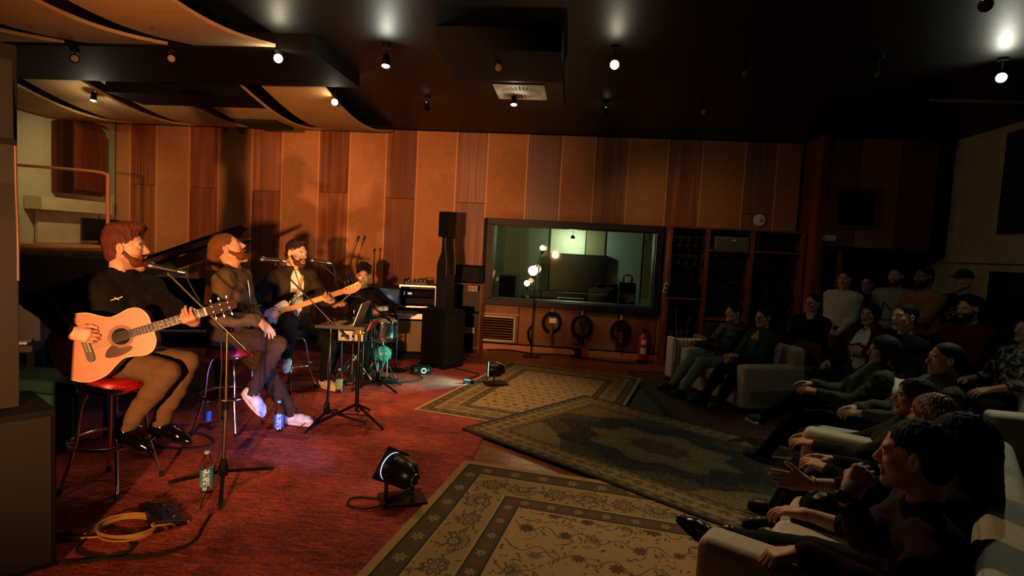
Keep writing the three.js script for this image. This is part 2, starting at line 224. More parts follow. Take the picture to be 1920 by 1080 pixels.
// ------------------------------------------------------------------ ceiling: beam, curved fabric clouds, ducts, vent, spotlights
{
  const beamR = -2.5;
  struct('ceiling_beam', metricUV(box(beamR - LEFT, CEIL - 3.42, 1.2, (beamR + LEFT) / 2, (CEIL + 3.42) / 2, -5.75)), new THREE.MeshPhysicalMaterial({ color: '#060504', roughness: 0.7, specularIntensity: 0.25 }), 'broad black beam between the two rows of curved ceiling panels', 'beam');
  function cloud(x0, x1, z0, z1, yEnd, sag, label, row) {
    const n = 22, top = [], bot = [];
    for (let i = 0; i <= n; i++) { const t = i / n, z = z0 + (z1 - z0) * t, y = yEnd - sag * Math.sin(Math.PI * t) ; bot.push([z, y]); top.push([z, y + 0.03]); }
    const g = extrude([...bot, ...top.reverse()], x1 - x0, 0); g.rotateY(-Math.PI / 2);   // shape x -> z, depth -> -x
    g.translate(x1 - x0, 0, 0);
    const o = thing('curved_ceiling_panel', label, 'ceiling panel', [x0, 0, 0], 0, row);
    part('fabric_face', metricUV(g), M.cloud, o);
    part('hanger', [bar([0.2, yEnd - 0.05 - sag * 0.6, (z0 * 2 + z1) / 3], [0.2, CEIL, (z0 * 2 + z1) / 3], 0.006), bar([x1 - x0 - 0.2, yEnd - 0.05 - sag * 0.6, (z0 + z1 * 2) / 3], [x1 - x0 - 0.2, CEIL, (z0 + z1 * 2) / 3], 0.006)], M.black, o);
  }
  const ord = ['rightmost', 'second from the right', 'third from the right', 'fourth from the right', 'fifth from the right'];
  for (let i = 0; i < 4; i++) cloud(-2.84 - i * 1.07 - 0.79, -2.84 - i * 1.07, -5.14, -2.7, 3.44, 0.17, `large curved tan fabric ceiling panel in front of the black beam, ${ord[i]}`, 'curved panels in front of the beam');
  for (let i = 0; i < 5; i++) cloud(-3.02 - i * 1.04 - 0.78, -3.02 - i * 1.04, -9.2, -6.45, 3.50, 0.2, `curved tan fabric ceiling panel between black beam and far wall, ${ord[i]}`, 'curved panels by the far wall');

  single('ceiling_duct', 'low black box under the ceiling in front of the vent', 'duct', metricUV(box(1.09, 0.2, 0.88, 0, 0, 0, 0.006)), std('#070707', 0.8), [-0.73, 3.468, -5.35]);
  single('ceiling_board', 'dark wooden board on the ceiling carrying the round slotted vent', 'board', metricUV(box(1.09, 0.07, 1.5, 0, 0, 0, 0.004)), M.ceiling, [-0.75, 3.535, -6.6]);
  single('ceiling_box', 'black box hanging below the curved panels by the far wall', 'box', box(1.75, 0.14, 0.75, 0, 0, 0, 0.01), M.black, [-4.95, 3.42, -6.95]);
  single('ceiling_hatch', 'black square hatch set into a curved ceiling panel', 'hatch', [box(0.62, 0.05, 0.5, 0, 0, 0, 0.006)], std('#050505', 0.8), [-4.5, 3.285, -7.9]);
  single('ceiling_lath', 'pale grey lath fixed to the dark ceiling near the spotlight', 'lath', box(0.95, 0.02, 0.07, 0, 0, 0, 0.004), std('#8f8f80', 0.7), [4.25, 3.555, -6.75]);
  const vent = thing('air_vent', 'square pale ceiling vent with a ring of radial slots', 'vent', [-0.69, 3.485, -6.62]);
  const slots = [];
  for (let k = 0; k < 28; k++) { const a = k / 28 * Math.PI * 2, r0 = k % 2 ? 0.075 : 0.11, r1 = 0.235, w = 0.012, c = Math.cos(a), s = Math.sin(a); slots.push([[r0 * c - w * s * 0.6, r0 * s + w * c * 0.6], [r1 * c - w * s, r1 * s + w * c], [r1 * c + w * s, r1 * s - w * c], [r0 * c + w * s * 0.6, r0 * s - w * c * 0.6]]); }
  part('plate', extrude([[-0.28, -0.28], [0.28, -0.28], [0.28, 0.28], [-0.28, 0.28]], 0.002, 0, slots).rotateX(Math.PI / 2), std('#cfc4aa', 0.6), vent);
  part('backing', box(0.5, 0.008, 0.5, 0, 0.008, 0), M.black, vent);
  part('edge', [box(0.57, 0.012, 0.012, 0, 0.001, 0.28), box(0.57, 0.012, 0.012, 0, 0.001, -0.28), box(0.012, 0.012, 0.57, 0.28, 0.001, 0), box(0.012, 0.012, 0.57, -0.28, 0.001, 0)], M.whitePaint, vent);

  // small adjustable spotlights: [x, y, z, aim, lit candela, label, colour]
  const CAMP = V(0, 1.7, 0), white = new THREE.Color(1, 0.86, 0.62), cool = new THREE.Color(0.92, 0.92, 0.74);
  const lights = [
    [-2.83, 3.35, -5.18, 'cam', 1.2, 'lit ceiling spotlight at the right end of the black beam', white, [3.5, [-2.2, 0, -2.4], 30, [1, 0.6, 0.28]]],
    [-1.88, 3.40, -5.42, 'down', 2.4, 'lit ceiling spotlight on a long neck in front of the ceiling, casting a glow above', cool, [9, [-1.6, 0, -4.9], 38, [1, 0.6, 0.28]]],
    [0.28, 3.40, -5.32, 'cam', 0.5, 'lit ceiling spotlight to the right of the black duct', white, [16, [0.4, 0, -2.6], 30, [1, 0.66, 0.34]]],
    [3.6, 3.40, -5.45, 'cam', 2.8, 'lit ceiling spotlight over the audience near the right wall', cool, [8, [2.6, 0.5, -4.0], 42, [0.95, 0.95, 0.7]]],
    [-6.2, 3.32, -6.82, 'down', 1.6, 'lit ceiling spotlight far left above the piano', white, [8, [-8.05, 2.2, -8.5], 36, [1, 0.72, 0.32]]],
    [-2.98, 3.36, -6.8, 'cam', 0.8, 'lit ceiling spotlight beside the curved panels by the far wall', white],
    [-0.78, 3.40, -6.75, 'down', 0.6, 'lit ceiling spotlight hanging in front of the slotted vent', cool, [20, [-1.1, 0, -6.3], 34, [1, 0.58, 0.26]]],
    [-1.95, 3.44, -7.25, 'wall', 0.5, 'ceiling spotlight left of the vent, only its rim shining', white, [2.2, [-2.2, 1.7, -9.35], 40, [1, 0.5, 0.2]]],
    [0.3, 3.44, -7.25, 'wall', 0.4, 'ceiling spotlight right of the vent, only its rim shining', white, [3.6, [1.7, 1.4, -9.2], 42, [1, 0.55, 0.24]]],
    [-5.0, 3.34, -5.28, 'cam', 0, 'unlit ceiling spotlight at the left of the black beam', white],
    [-3.93, 3.34, -5.22, 'cam', 0, 'unlit ceiling spotlight in the middle of the black beam', white],
    [-0.76, 3.32, -5.22, 'cam', 0, 'unlit ceiling spotlight under the black duct', white],
    [1.48, 3.42, -5.55, 'cam', 0, 'unlit ceiling spotlight over the middle rug', white],
    [2.6, 3.42, -5.48, 'cam', 0, 'unlit ceiling spotlight between the middle rug and the right wall', white],
    [1.43, 3.42, -7.0, 'cam', 0, 'unlit ceiling spotlight over the wooden shelves', white],
    [2.54, 3.42, -4.06, 'cam', 0, 'unlit ceiling spotlight at the top right edge of the picture', white],
  ];
  for (const [x, y, z, aim, cd, label, col, beam] of lights) {
    const o = thing('ceiling_spotlight', label, 'spotlight', [x, y, z], 0, 'small ceiling spotlights');
    const d = aim === 'cam' ? V(-x * 0.8, 1.9 - y, -z).normalize() : aim === 'down' ? V(0.05, -1, 0.22).normalize() : V(-0.1, -0.55, -1).normalize();
    const q = new THREE.Quaternion().setFromUnitVectors(UP, d), topY = (x < -2.4 && z > -6.4 ? 3.42 : CEIL) - y;
    const put = g => g.applyQuaternion(q);
    part('mount', [bar([0, topY - 0.025, 0], [0, topY, 0], 0.04, 0.04, 16), bar([0, 0.02, 0], [0, topY, 0], 0.009)], M.blackMetal, o);
    part('housing', put(lathe([[0.014, -0.09], [0.03, -0.085], [0.034, -0.02], [0.043, 0.028], [0.04, 0.028], [0.03, -0.02]], 20)), M.blackMetal, o);
    part('bulb', put(lathe([[0, -0.03], [0.02, -0.02], [0.034, 0.012], [0.03, 0.022], [0, 0.024]], 18)), cd ? glow(col, aim === 'wall' ? 6 : 26) : std('#8a7a60', 0.15), o);
    if (cd) bulbLight(V(x, y, z).addScaledVector(d, 0.06), col, cd * (aim === 'wall' ? 0.1 : 0.3), 1.2);
    if (beam) { const b = V(...beam[1]).sub(V(x, y, z)).normalize(); spot(V(x, y, z).addScaledVector(d, 0.075), V(...beam[1]), new THREE.Color(...beam[3]), beam[0], beam[2], 0.9, 1.5); }
  }
}

// ------------------------------------------------------------------ control room behind the window
{
  const z1 = -12.1, zc = (BACK - 0.22 + z1) / 2, L = BACK - 0.22 - z1, x0 = -2.4, x1 = 2.4, hy = 2.6;
  struct('control_room_wall_far', [metricUV(box(x1 - x0, hy, 0.1, (x0 + x1) / 2, hy / 2, z1 - 0.05))], std('#6a705f', 0.9), 'grey green far wall of the control room', 'wall');
  struct('control_room_wall_left', box(0.1, hy, L, x0 - 0.05, hy / 2, zc), M.plaster, 'left wall of the control room', 'wall');
  struct('control_room_wall_right', box(0.1, hy, L, x1 + 0.05, hy / 2, zc), M.plaster, 'right wall of the control room', 'wall');
  struct('control_room_ceiling', box(x1 - x0 + 0.2, 0.1, L, (x0 + x1) / 2, hy + 0.05, zc), std('#3a3a34', 0.9), 'ceiling of the control room', 'ceiling');
  const pn = (a, b, y0, y1, c, label, z = z1 + 0.03) => single('wall_baffle', label, 'panel', box(b - a, y1 - y0, 0.05, 0, 0, 0, 0.008), std(c, 0.9), [(a + b) / 2, (y0 + y1) / 2, z], 0, 'control room wall panels');
  pn(-2.35, -0.95, 0.5, 2.45, '#5c5440', 'brown upholstered panel at the left of the control room wall');
  pn(-0.46, 0.27, 1.5, 2.35, '#b9bca4', 'pale square panel glowing under the control room lamp');
  pn(0.29, 0.68, 1.5, 2.4, '#7c7456', 'narrow tan panel beside the pale square panel');
  pn(0.72, 1.45, 0.4, 2.45, '#8d9a8c', 'tall grey green panel at the right of the control room');
  pn(1.49, 1.95, 0.4, 2.45, '#6a6240', 'tall brown panel at the far right of the control room');
  const scr = thing('large_screen', 'large black screen on the control room wall', 'screen', [0.15, 1.14, z1 + 0.12]);
  part('panel', box(1.2, 1.0, 0.06, 0, 0, 0, 0.01), std('#060706', 0.35), scr); part('bezel', [box(1.2, 0.03, 0.07, 0, 0.5, 0), box(1.2, 0.03, 0.07, 0, -0.5, 0), box(0.03, 1.0, 0.07, 0.6, 0, 0), box(0.03, 1.0, 0.07, -0.6, 0, 0)], M.black, scr);
  const lamp = thing('pendant_lamp', 'small dark pendant lamp in front of the pale control room panel', 'lamp', [0.0, 1.98, z1 + 0.5]);
  part('cord', bar([0, 0.05, 0], [0, hy - 1.98, 0], 0.004), M.black, lamp); part('shade', lathe([[0.02, 0.05], [0.035, 0.03], [0.045, -0.02], [0.04, -0.02], [0.015, 0.04]], 18), M.black, lamp);
  part('bulb', ball(0.022, 0, -0.008, 0, 12), glow(new THREE.Color(0.8, 1, 0.8), 2), lamp);
  bulbLight(V(0.0, 1.93, z1 + 0.5), new THREE.Color(0.86, 0.92, 0.68), 2.6, 2.5);
  bulbLight(V(-1.9, 2.2, -10.9), new THREE.Color(0.9, 0.92, 0.66), 1.5, 3);  // unseen lamp, placed to brighten the left of the control room
  const wl = thing('unseen_lamp', 'unseen small lamp placed to light the left end of the control room', 'lamp', [-1.9, 2.25, -10.9]);
  part('shade', lathe([[0.0, 0.08], [0.05, 0.07], [0.07, 0.0], [0.065, 0.0], [0.045, 0.06], [0, 0.07]], 20), M.black, wl); part('bulb', ball(0.025, 0, 0.0, 0, 12), glow(new THREE.Color(0.85, 1, 0.7), 2), wl); part('cord', bar([0, 0.08, 0], [0, 0.35, 0], 0.004), M.black, wl);
  const desk = thing('mixing_desk', 'low dark mixing desk just behind the control room window', 'desk', [-0.1, 0, -10.5]);
  part('top', box(2.9, 0.05, 0.85, 0, 0.74, 0, 0.01), M.darkWood, desk); for (const s of [-1, 1]) part('leg', box(0.06, 0.72, 0.8, s * 1.38, 0.36, 0), M.black, desk);
  part('meter_bridge', box(1.6, 0.16, 0.12, 0.0, 0.845, -0.34, 0.01), M.blackSatin, desk);
  const mb = (x, y, label) => { const o = thing('studio_monitor', label, 'speaker', [x, 0.765, y], 0, 'studio monitors'); part('cabinet', box(0.3, 0.42, 0.26, 0, 0.21, 0, 0.012), M.black, o); part('woofer', [ring(0.085, 0.012, 0, 0.15, 0.135), ring(0.03, 0.008, 0, 0.32, 0.135)], M.darkGrey, o); };
  mb(1.06, -10.72, 'dark studio monitor at the right of the control room desk'); mb(-1.18, -10.75, 'dark studio monitor at the left of the control room desk');
  const lap = thing('rack_unit', 'grey box with a shiny rim on the control room desk', 'box', [0.03, 0.765, -10.35]); part('case', box(0.46, 0.1, 0.2, 0, 0.05, 0, 0.01), M.darkGrey, lap); part('rim', [box(0.47, 0.012, 0.01, 0, 0.1, 0.1), box(0.012, 0.1, 0.01, -0.23, 0.05, 0.102)], M.steel, lap);
  const ch = thing('office_chair', 'black office chair with a high back behind the mixing desk', 'chair', [0.72, 0, -11.2]); part('backrest', box(0.42, 0.6, 0.08, 0, 0.82, 0.1, 0.04), M.black, ch); part('seat', box(0.46, 0.09, 0.46, 0, 0.46, 0, 0.04), M.black, ch); part('column', bar([0, 0.08, 0], [0, 0.44, 0], 0.03), M.steel, ch); part('base', [0, 1, 2, 3, 4].map(k => bar([0, 0.09, 0], [0.28 * Math.cos(k * 1.257), 0.04, 0.28 * Math.sin(k * 1.257)], 0.02)), M.black, ch);
  const hp = thing('headphones', 'black headphones lying on top of the right studio monitor', 'headphones', [1.06, 1.185, -10.7]); part('headband', tube([[-0.09, 0.03, 0], [-0.07, 0.11, 0], [0, 0.14, 0], [0.07, 0.11, 0], [0.09, 0.03, 0]], 0.012), M.black, hp); for (const s of [-1, 1]) part('ear_cup', lathe([[0, 0], [0.04, 0.005], [0.04, 0.03], [0, 0.035]], 16).rotateZ(s * Math.PI / 2).translate(s * 0.09, 0.04, 0), M.black, hp);
  for (const [x, l, c] of [[-0.75, 'small white paper cup on the control room desk', '#d8d2bc'], [0.42, 'sheet of pale paper on the control room desk', '#c9c8b0']]) {
    if (x < 0) single('paper_cup', l, 'cup', lathe([[0, 0], [0.028, 0], [0.038, 0.09], [0.035, 0.09], [0.026, 0.005]], 18), std(c, 0.6), [x, 0.766, -10.3]); else single('paper_sheet', l, 'paper', box(0.3, 0.004, 0.21), std(c, 0.8), [x, 0.768, -10.3], 0.2);
  }
}

// ------------------------------------------------------------------ wall furniture under and beside the window
function coilGeo(R, turns, r, seed, tail = 0.2) {
  const rr = rng(seed), pts = [];
  for (let i = 0; i <= turns * 18; i++) { const a = i / 18 * Math.PI * 2 + 1.57, q = R * (0.9 + 0.18 * noise(i * 0.09, seed, 1)); pts.push([q * Math.cos(a), -R * 1.08 + q * 1.12 * Math.sin(a), 0.02 + 0.035 * (0.5 + 0.5 * noise(i * 0.3, seed, 7))]); }
  pts.push([0.03, -R * 2.2, 0.03], [0.05, -R * 2.2 - tail, 0.04]); return tube(pts, r, turns * 44, 6);
}
{
  const vents = thing('wall_heater', 'wall heater grille with white frame and metal slats under the window', 'heater', [-1.145, 0.365, BACK + 0.02]);
  part('back_box', box(0.52, 0.38, 0.03, 0, 0, 0), M.black, vents);
  part('frame', [box(0.58, 0.035, 0.05, 0, 0.2, 0.02, 0.006), box(0.58, 0.035, 0.05, 0, -0.2, 0.02, 0.006), box(0.035, 0.42, 0.05, -0.275, 0, 0.02, 0.006), box(0.035, 0.42, 0.05, 0.275, 0, 0.02, 0.006)], M.whitePaint, vents);
  for (let i = 0; i < 8; i++) part('slat', box(0.5, 0.012, 0.026, 0, -0.15 + i * 0.043, 0.03, 0.003, [0.6, 0, 0]), metal('#b98a5a', 0.35), vents);
  single('wall_shelf_board', 'narrow wooden board on the wall above the heater grille', 'board', box(0.66, 0.02, 0.06, 0, 0, 0, 0.004), M.strip, [-1.13, 0.61, BACK + 0.05]);
  [[-0.26, 0.68, 0.15, 'first cable coil under the window, next to the lamp stand'], [0.23, 0.66, 0.165, 'middle cable coil under the window, thick loose loops'], [0.86, 0.62, 0.155, 'third cable coil under the window, beside the fire extinguisher']].forEach(([x, y, R, label], i) => {
    const o = thing('cable_coil', label, 'cable', [x, y, BACK + 0.03], 0, 'cable coils under the window');
    part('hook', [bar([0, 0.03, 0], [0, 0.03, 0.1], 0.008), bar([0, 0.03, 0.1], [0, 0.06, 0.11], 0.008), box(0.03, 0.12, 0.012, 0, 0.05, 0.0)], M.whitePaint, o); part('cable', coilGeo(R, 7, 0.011, 3 + i), M.rubber, o);
    part('stage_box', [box(0.13, 0.09, 0.05, 0.02, -R * 0.75, 0.09, 0.006), i === 2 ? null : [0, 1].map(k => [0, 1, 2, 3].map(j => bar([-0.03 + j * 0.03, -R * 0.68 - k * 0.03, 0.11], [-0.03 + j * 0.03, -R * 0.68 - k * 0.03, 0.121], 0.009, 0.009, 8)))], i === 0 ? M.steel : M.blackSatin, o);
    if (i !== 1) part('tag_strip', box(0.05, 0.18, 0.01, 0.0, -R * 1.6, 0.1), M.shelfWood, o);
  });
  const fe = thing('fire_extinguisher', 'red fire extinguisher standing against the wall under the window', 'extinguisher', [1.22, 0, -9.2]);
  part('tank', lathe([[0, 0.02], [0.07, 0.02], [0.078, 0.05], [0.078, 0.36], [0.06, 0.42], [0.03, 0.45], [0.02, 0.47]], 28), std('#b01a12', 0.3), fe); part('valve', [bar([0, 0.46, 0], [0, 0.52, 0], 0.02), box(0.02, 0.015, 0.13, 0, 0.53, 0.03), box(0.02, 0.012, 0.12, 0, 0.505, 0.03)], M.black, fe); part('hose', tube([[0, 0.5, 0], [0.07, 0.5, 0.03], [0.1, 0.38, 0.03], [0.092, 0.16, 0.03]], 0.012), M.rubber, fe);
  part('label_plate', [0, 1].map(k => new THREE.CylinderGeometry(0.0792, 0.0792, k ? 0.1 : 0.08, 14, 1, true, -0.55, 1.1).translate(0, k ? 0.19 : 0.33, 0)), M.white, fe, 'white printed label'); part('foot', lathe([[0, 0], [0.082, 0], [0.082, 0.03], [0, 0.03]], 24), M.black, fe);
  const vac = thing('floor_box', 'small black and red equipment box on the floor under the window', 'box', [0.2, 0, -9.12]);
  part('body', [box(0.2, 0.2, 0.2, 0, 0.12, 0, 0.05), ball(0.06, -0.03, 0.22, 0)], M.blackSatin, vac); part('band', box(0.1, 0.14, 0.03, 0.1, 0.11, 0.09, 0.01), std('#b8301c', 0.4), vac); for (const s of [-1, 1]) part('wheel', lathe([[0, 0], [0.035, 0.004], [0.035, 0.02], [0, 0.024]], 16).rotateZ(Math.PI / 2).translate(s * 0.1, 0.035, 0.06), M.rubber, vac); part('badge', box(0.03, 0.05, 0.006, -0.08, 0.1, 0.103), M.white, vac);
  // lamp with three globes in front of the window
  const fl = thing('floor_lamp', 'floor lamp with three glowing globes in front of the control room window', 'lamp', [-0.55, 0, -8.98]);
  part('base', [lathe([[0, 0], [0.14, 0], [0.14, 0.012], [0.03, 0.025], [0, 0.025]], 28)], M.blackMetal, fl);
  part('pole', [bar([0, 0.02, 0], [0, 1.42, 0], 0.011), bar([0, 1.36, 0], [-0.03, 1.36, 0.05], 0.008), bar([0, 1.4, 0], [0.08, 1.66, 0], 0.008), bar([0, 1.1, 0], [-0.1, 1.13, 0.02], 0.008), tube([[0.0, 0.5, 0.01], [-0.06, 0.42, 0.03], [-0.05, 0.3, 0.03], [0, 0.2, 0.015]], 0.02, 20)], M.blackMetal, fl);
  const bulbs = [[-0.035, 1.37, 0.075, 0.075, 18, 0.4], [0.085, 1.735, 0, 0.04, 12, 0.12], [-0.125, 1.165, 0.025, 0.045, 13, 0.15]];
  for (const [x, y, z, r, e, cd] of bulbs) { const b = part('globe', ball(r, x, y, z, 20), glow(new THREE.Color(1, 0.62, 0.3), e), fl); part('socket', lathe([[0, -0.05], [0.022, -0.05], [0.022, 0], [0, 0]], 14, x, y - r, z), M.blackMetal, b); bulbLight(V(-0.55 + x, y, -8.98 + z + r + 0.01), new THREE.Color(1, 0.46, 0.16), cd, 2); }
  // low wooden cabinet with a speaker left of the window
  const cab = thing('low_cabinet', 'open wooden cabinet against the wall left of the window', 'cabinet', [-1.62, 0, -9.08]);
  part('side_panel', box(0.025, 1.1, 0.42, 0.23, 0.55, 0, 0.003), M.shelfWood, cab); part('side_panel', box(0.025, 1.1, 0.42, -0.23, 0.55, 0, 0.003), M.shelfWood, cab); part('top', box(0.52, 0.025, 0.44, 0, 1.1, 0, 0.003), M.shelfWood, cab); part('back', box(0.46, 1.05, 0.015, 0, 0.55, -0.2), M.darkWood, cab); part('shelf', box(0.44, 0.02, 0.38, 0, 0.62, 0), M.darkWood, cab);
  const plate = thing('socket_plate', 'row of three white wall sockets inside the cabinet', 'socket', [-1.62, 0.34, -8.9]); part('plate', box(0.26, 0.09, 0.012, 0, 0, -0.165, 0.004), M.whitePaint, plate); for (const k of [-1, 0, 1]) part('outlet', ring(0.026, 0.006, k * 0.083, 0, -0.157), M.grey, plate);
  const pt = thing('wall_plug', 'white double plug panel under the cabinet top', 'plug', [-1.52, 1.035, -8.86]); part('plate', box(0.15, 0.085, 0.02, 0, 0, 0, 0.006), M.whitePaint, pt); for (const s of [-1, 1]) part('outlet', ring(0.022, 0.006, s * 0.035, 0, 0.012), M.black, pt);
  const sp = thing('speaker_box', 'black monitor speaker lying on the low cabinet', 'speaker', [-1.62, 1.113, -9.05]); part('cabinet', box(0.42, 0.28, 0.3, 0, 0.14, 0, 0.01), M.black, sp); part('grille', box(0.37, 0.23, 0.012, 0, 0.14, 0.152, 0.004), M.darkGrey, sp);
  single('coiled_cable', 'coil of black cable on the floor of the low cabinet', 'cable', ring(0.11, 0.02, 0, 0.025, 0, [Math.PI / 2, 0, 0]), M.rubber, [-1.62, 0, -8.98]);
}

// ------------------------------------------------------------------ shelf unit right of the window
{
  const s = thing('shelf_unit', 'tall open wooden shelf unit filled with coils and cases', 'shelf', [0, 0, 0]);
  const zf = -8.99, d = 0.34, zc = zf - d / 2;
  for (const x of [1.5, 2.06, 2.72, 3.46]) part('upright', metricUV(box(0.055, 2.16, d, x, 1.08, zc, 0.003)), M.shelfWood, s);
  part('top', box(2.02, 0.03, d, 2.48, 2.17, zc), M.shelfWood, s);
  for (const [a, b, y] of [[2.08, 2.70, 1.84], [2.74, 3.44, 1.85], [1.52, 2.04, 1.07], [1.52, 2.04, 0.05], [2.08, 2.70, 0.78], [2.74, 3.44, 0.05]]) part('shelf_board', box(b - a, 0.028, d - 0.01, (a + b) / 2, y, zc), M.shelfWood, s);
  part('back', box(2.0, 2.1, 0.015, 2.48, 1.08, zf - d + 0.01), M.darkWood, s);
  const gb = thing('rack_case', 'grey rack unit on the top middle shelf', 'case', [2.42, 1.855, -9.13]); part('case', box(0.5, 0.2, 0.24, 0, 0.1, 0, 0.008), std('#6b6c5c', 0.6), gb); part('front_panel', box(0.45, 0.15, 0.01, 0, 0.1, 0.122, 0.003), std('#58594a', 0.5), gb); part('badge', box(0.07, 0.022, 0.004, 0.02, 0.15, 0.129), M.white, gb);
  const db = thing('dark_case', 'dark case on the top right shelf', 'case', [2.98, 1.866, -9.12]); part('case', box(0.36, 0.18, 0.22, 0, 0.09, 0, 0.01), M.darkGrey, db); part('handle', tube([[-0.06, 0.09, 0.11], [-0.05, 0.09, 0.14], [0.05, 0.09, 0.14], [0.06, 0.09, 0.11]], 0.007, 16), M.black, db);
  const names = ['cable coil hung in the upper middle bay of the shelves, left one', 'cable coil hung in the upper middle bay of the shelves, right one', 'small cable coil hung low in the middle bay of the shelves', 'big round cable coil hung low in the middle bay of the shelves', 'cable coil hung in the right bay of the shelves, upper left', 'cable coil hung in the right bay of the shelves, upper right', 'cable coil hung in the right bay of the shelves, lower left', 'big cable coil hung in the right bay of the shelves, lower right'];
  [[2.2, 1.74, 0.1], [2.5, 1.74, 0.13], [2.2, 1.33, 0.1], [2.5, 1.36, 0.16], [2.9, 1.74, 0.11], [3.22, 1.74, 0.13], [2.9, 1.36, 0.13], [3.2, 1.36, 0.18]].forEach(([x, y, R], i) => { const o = thing('cable_coil', names[i], 'cable', [x, y, zf - 0.16], 0, 'cable coils in the shelves'); part('cable', coilGeo(R, 6, 0.012, 20 + i, 0.05), M.rubber, o); part('hook', [bar([0, 0.01, -0.12], [0, 0.01, 0.08], 0.007), ball(0.012, 0, 0.01, 0.085, 10)], M.steel, o); });
  for (const [y, l] of [[1.86, 'upper bundle of black headphones hung on the left shelf upright'], [1.58, 'lower bundle of black headphones hung on the left shelf upright']]) {
    const o = thing('headphone_bundle', l, 'headphones', [1.78, y, zf - 0.1], 0, 'headphones hung in the left bay');
    part('rail', bar([-0.24, 0.16, 0], [0.24, 0.16, 0], 0.008), M.steel, o);
    for (let k = 0; k < 4; k++) { const x = -0.18 + k * 0.12; part('headband', tube([[x - 0.05, 0.02, 0.03], [x - 0.045, 0.12, 0.03], [x, 0.165, 0.03], [x + 0.045, 0.12, 0.03], [x + 0.05, 0.02, 0.03]], 0.011, 20), M.blackSatin, o); for (const e of [-1, 1]) part('ear_cup', ball(0.036, x + e * 0.05, 0.02, 0.03, 12), M.blackSatin, o); }
  }
  const cs = thing('equipment_bag', 'black equipment bag on the middle shelf of the left bay', 'bag', [1.79, 1.084, zc + 0.02]); part('body', box(0.44, 0.22, 0.26, 0, 0.11, 0, 0.04), M.black, cs); part('handle', tube([[-0.1, 0.21, 0], [-0.07, 0.27, 0], [0.07, 0.27, 0], [0.1, 0.21, 0]], 0.01, 16), M.black, cs);
  const ph = thing('wall_telephone', 'pale handset hanging on the edge of the shelf unit', 'telephone', [1.47, 1.22, zf + 0.02]); part('handset', box(0.06, 0.16, 0.03, 0, 0, 0.02, 0.012, [0, 0, -0.2]), std('#b8b4a0', 0.5), ph); part('display', box(0.04, 0.04, 0.004, 0.008, 0.035, 0.037, 0, [0, 0, -0.2]), M.black, ph); part('keypad', box(0.036, 0.06, 0.004, -0.006, -0.03, 0.037, 0, [0, 0, -0.2]), M.grey, ph);
  // folded stands in the lower left bay
  const rr = rng(5);
  for (let i = 0; i < 14; i++) {
    const x = 1.58 + i * 0.031 + rr() * 0.01, lean = (rr() - 0.5) * 0.12, h = 0.62 + rr() * 0.28, z = zf - 0.06 - rr() * 0.18;
    const o = thing('folded_stand', i === 5 ? 'brightest chrome folded stand in the middle of the bundle in the lower left bay' : 'folded metal stand leaning in the lower left bay of the shelves', 'stand', [x, 0.066, z], 0, i === 5 ? undefined : 'folded stands in the shelves');
    part('tube', bar([0, 0, 0], [lean, h, -0.02], 0.009, 0.007), i % 3 === 2 || i === 5 ? M.chrome : M.blackMetal, o); part('leg', [bar([0.012, 0.02, 0.01], [lean * 0.6 + 0.012, h * 0.6, 0.012], 0.005), bar([-0.012, 0.02, 0.01], [lean * 0.6 - 0.012, h * 0.6, 0.012], 0.005)], i % 2 ? M.chrome : M.blackMetal, o); part('knob', ball(0.013, lean * 0.6, h * 0.62, 0.015, 8), M.black, o);
  }
  const crate = thing('flight_case', 'dark green flight case behind the women on the sofa', 'case', [2.4, 0.0, -8.8]); part('case', box(0.62, 0.74, 0.34, 0, 0.37, 0, 0.01), std('#1b211a', 0.7), crate); part('edge_trim', [box(0.02, 0.74, 0.02, -0.31, 0.37, 0.17), box(0.02, 0.74, 0.02, 0.31, 0.37, 0.17), box(0.62, 0.02, 0.02, 0, 0.74, 0.17)], M.steel, crate);
  const rad = thing('oil_radiator', 'white finned oil radiator behind the two women on the sofa', 'radiator', [1.72, 0, -7.9], 0.35);
  for (let i = 0; i < 10; i++) part('fin', box(0.02, 0.5, 0.15, -0.27 + i * 0.06, 0.36, 0, 0.01), M.whitePaint, rad); part('control_box', box(0.06, 0.54, 0.17, -0.33, 0.36, 0, 0.015), M.whitePaint, rad); for (const q of [0.58, 0.16]) part('axle', bar([-0.3, q, 0], [0.3, q, 0], 0.02), M.whitePaint, rad); for (const x of [-0.28, 0.28]) part('foot', [box(0.03, 0.08, 0.3, x, 0.07, 0, 0.01), bar([x - 0.015, 0.03, 0.13], [x + 0.015, 0.03, 0.13], 0.03), bar([x - 0.015, 0.03, -0.13], [x + 0.015, 0.03, -0.13], 0.03)], M.darkGrey, rad);
  const clk = thing('wall_speaker', 'round white loudspeaker on the wall above the shelves', 'speaker', [2.89, 2.35, BACK + 0.012]); part('rim', lathe([[0, 0], [0.095, 0], [0.095, 0.02], [0.08, 0.035], [0.05, 0.03], [0, 0.03]], 30).rotateX(Math.PI / 2), M.white, clk); part('center', lathe([[0.03, 0.03], [0.03, 0.045], [0, 0.05]], 20).rotateX(Math.PI / 2), M.whitePaint, clk);
  single('door_plate', 'small pale plate on the wall end beside the passage', 'sign', box(0.22, 0.085, 0.015, 0, 0, 0, 0.004), std('#c9c6b6', 0.6), [3.70, 2.1, -8.775]);
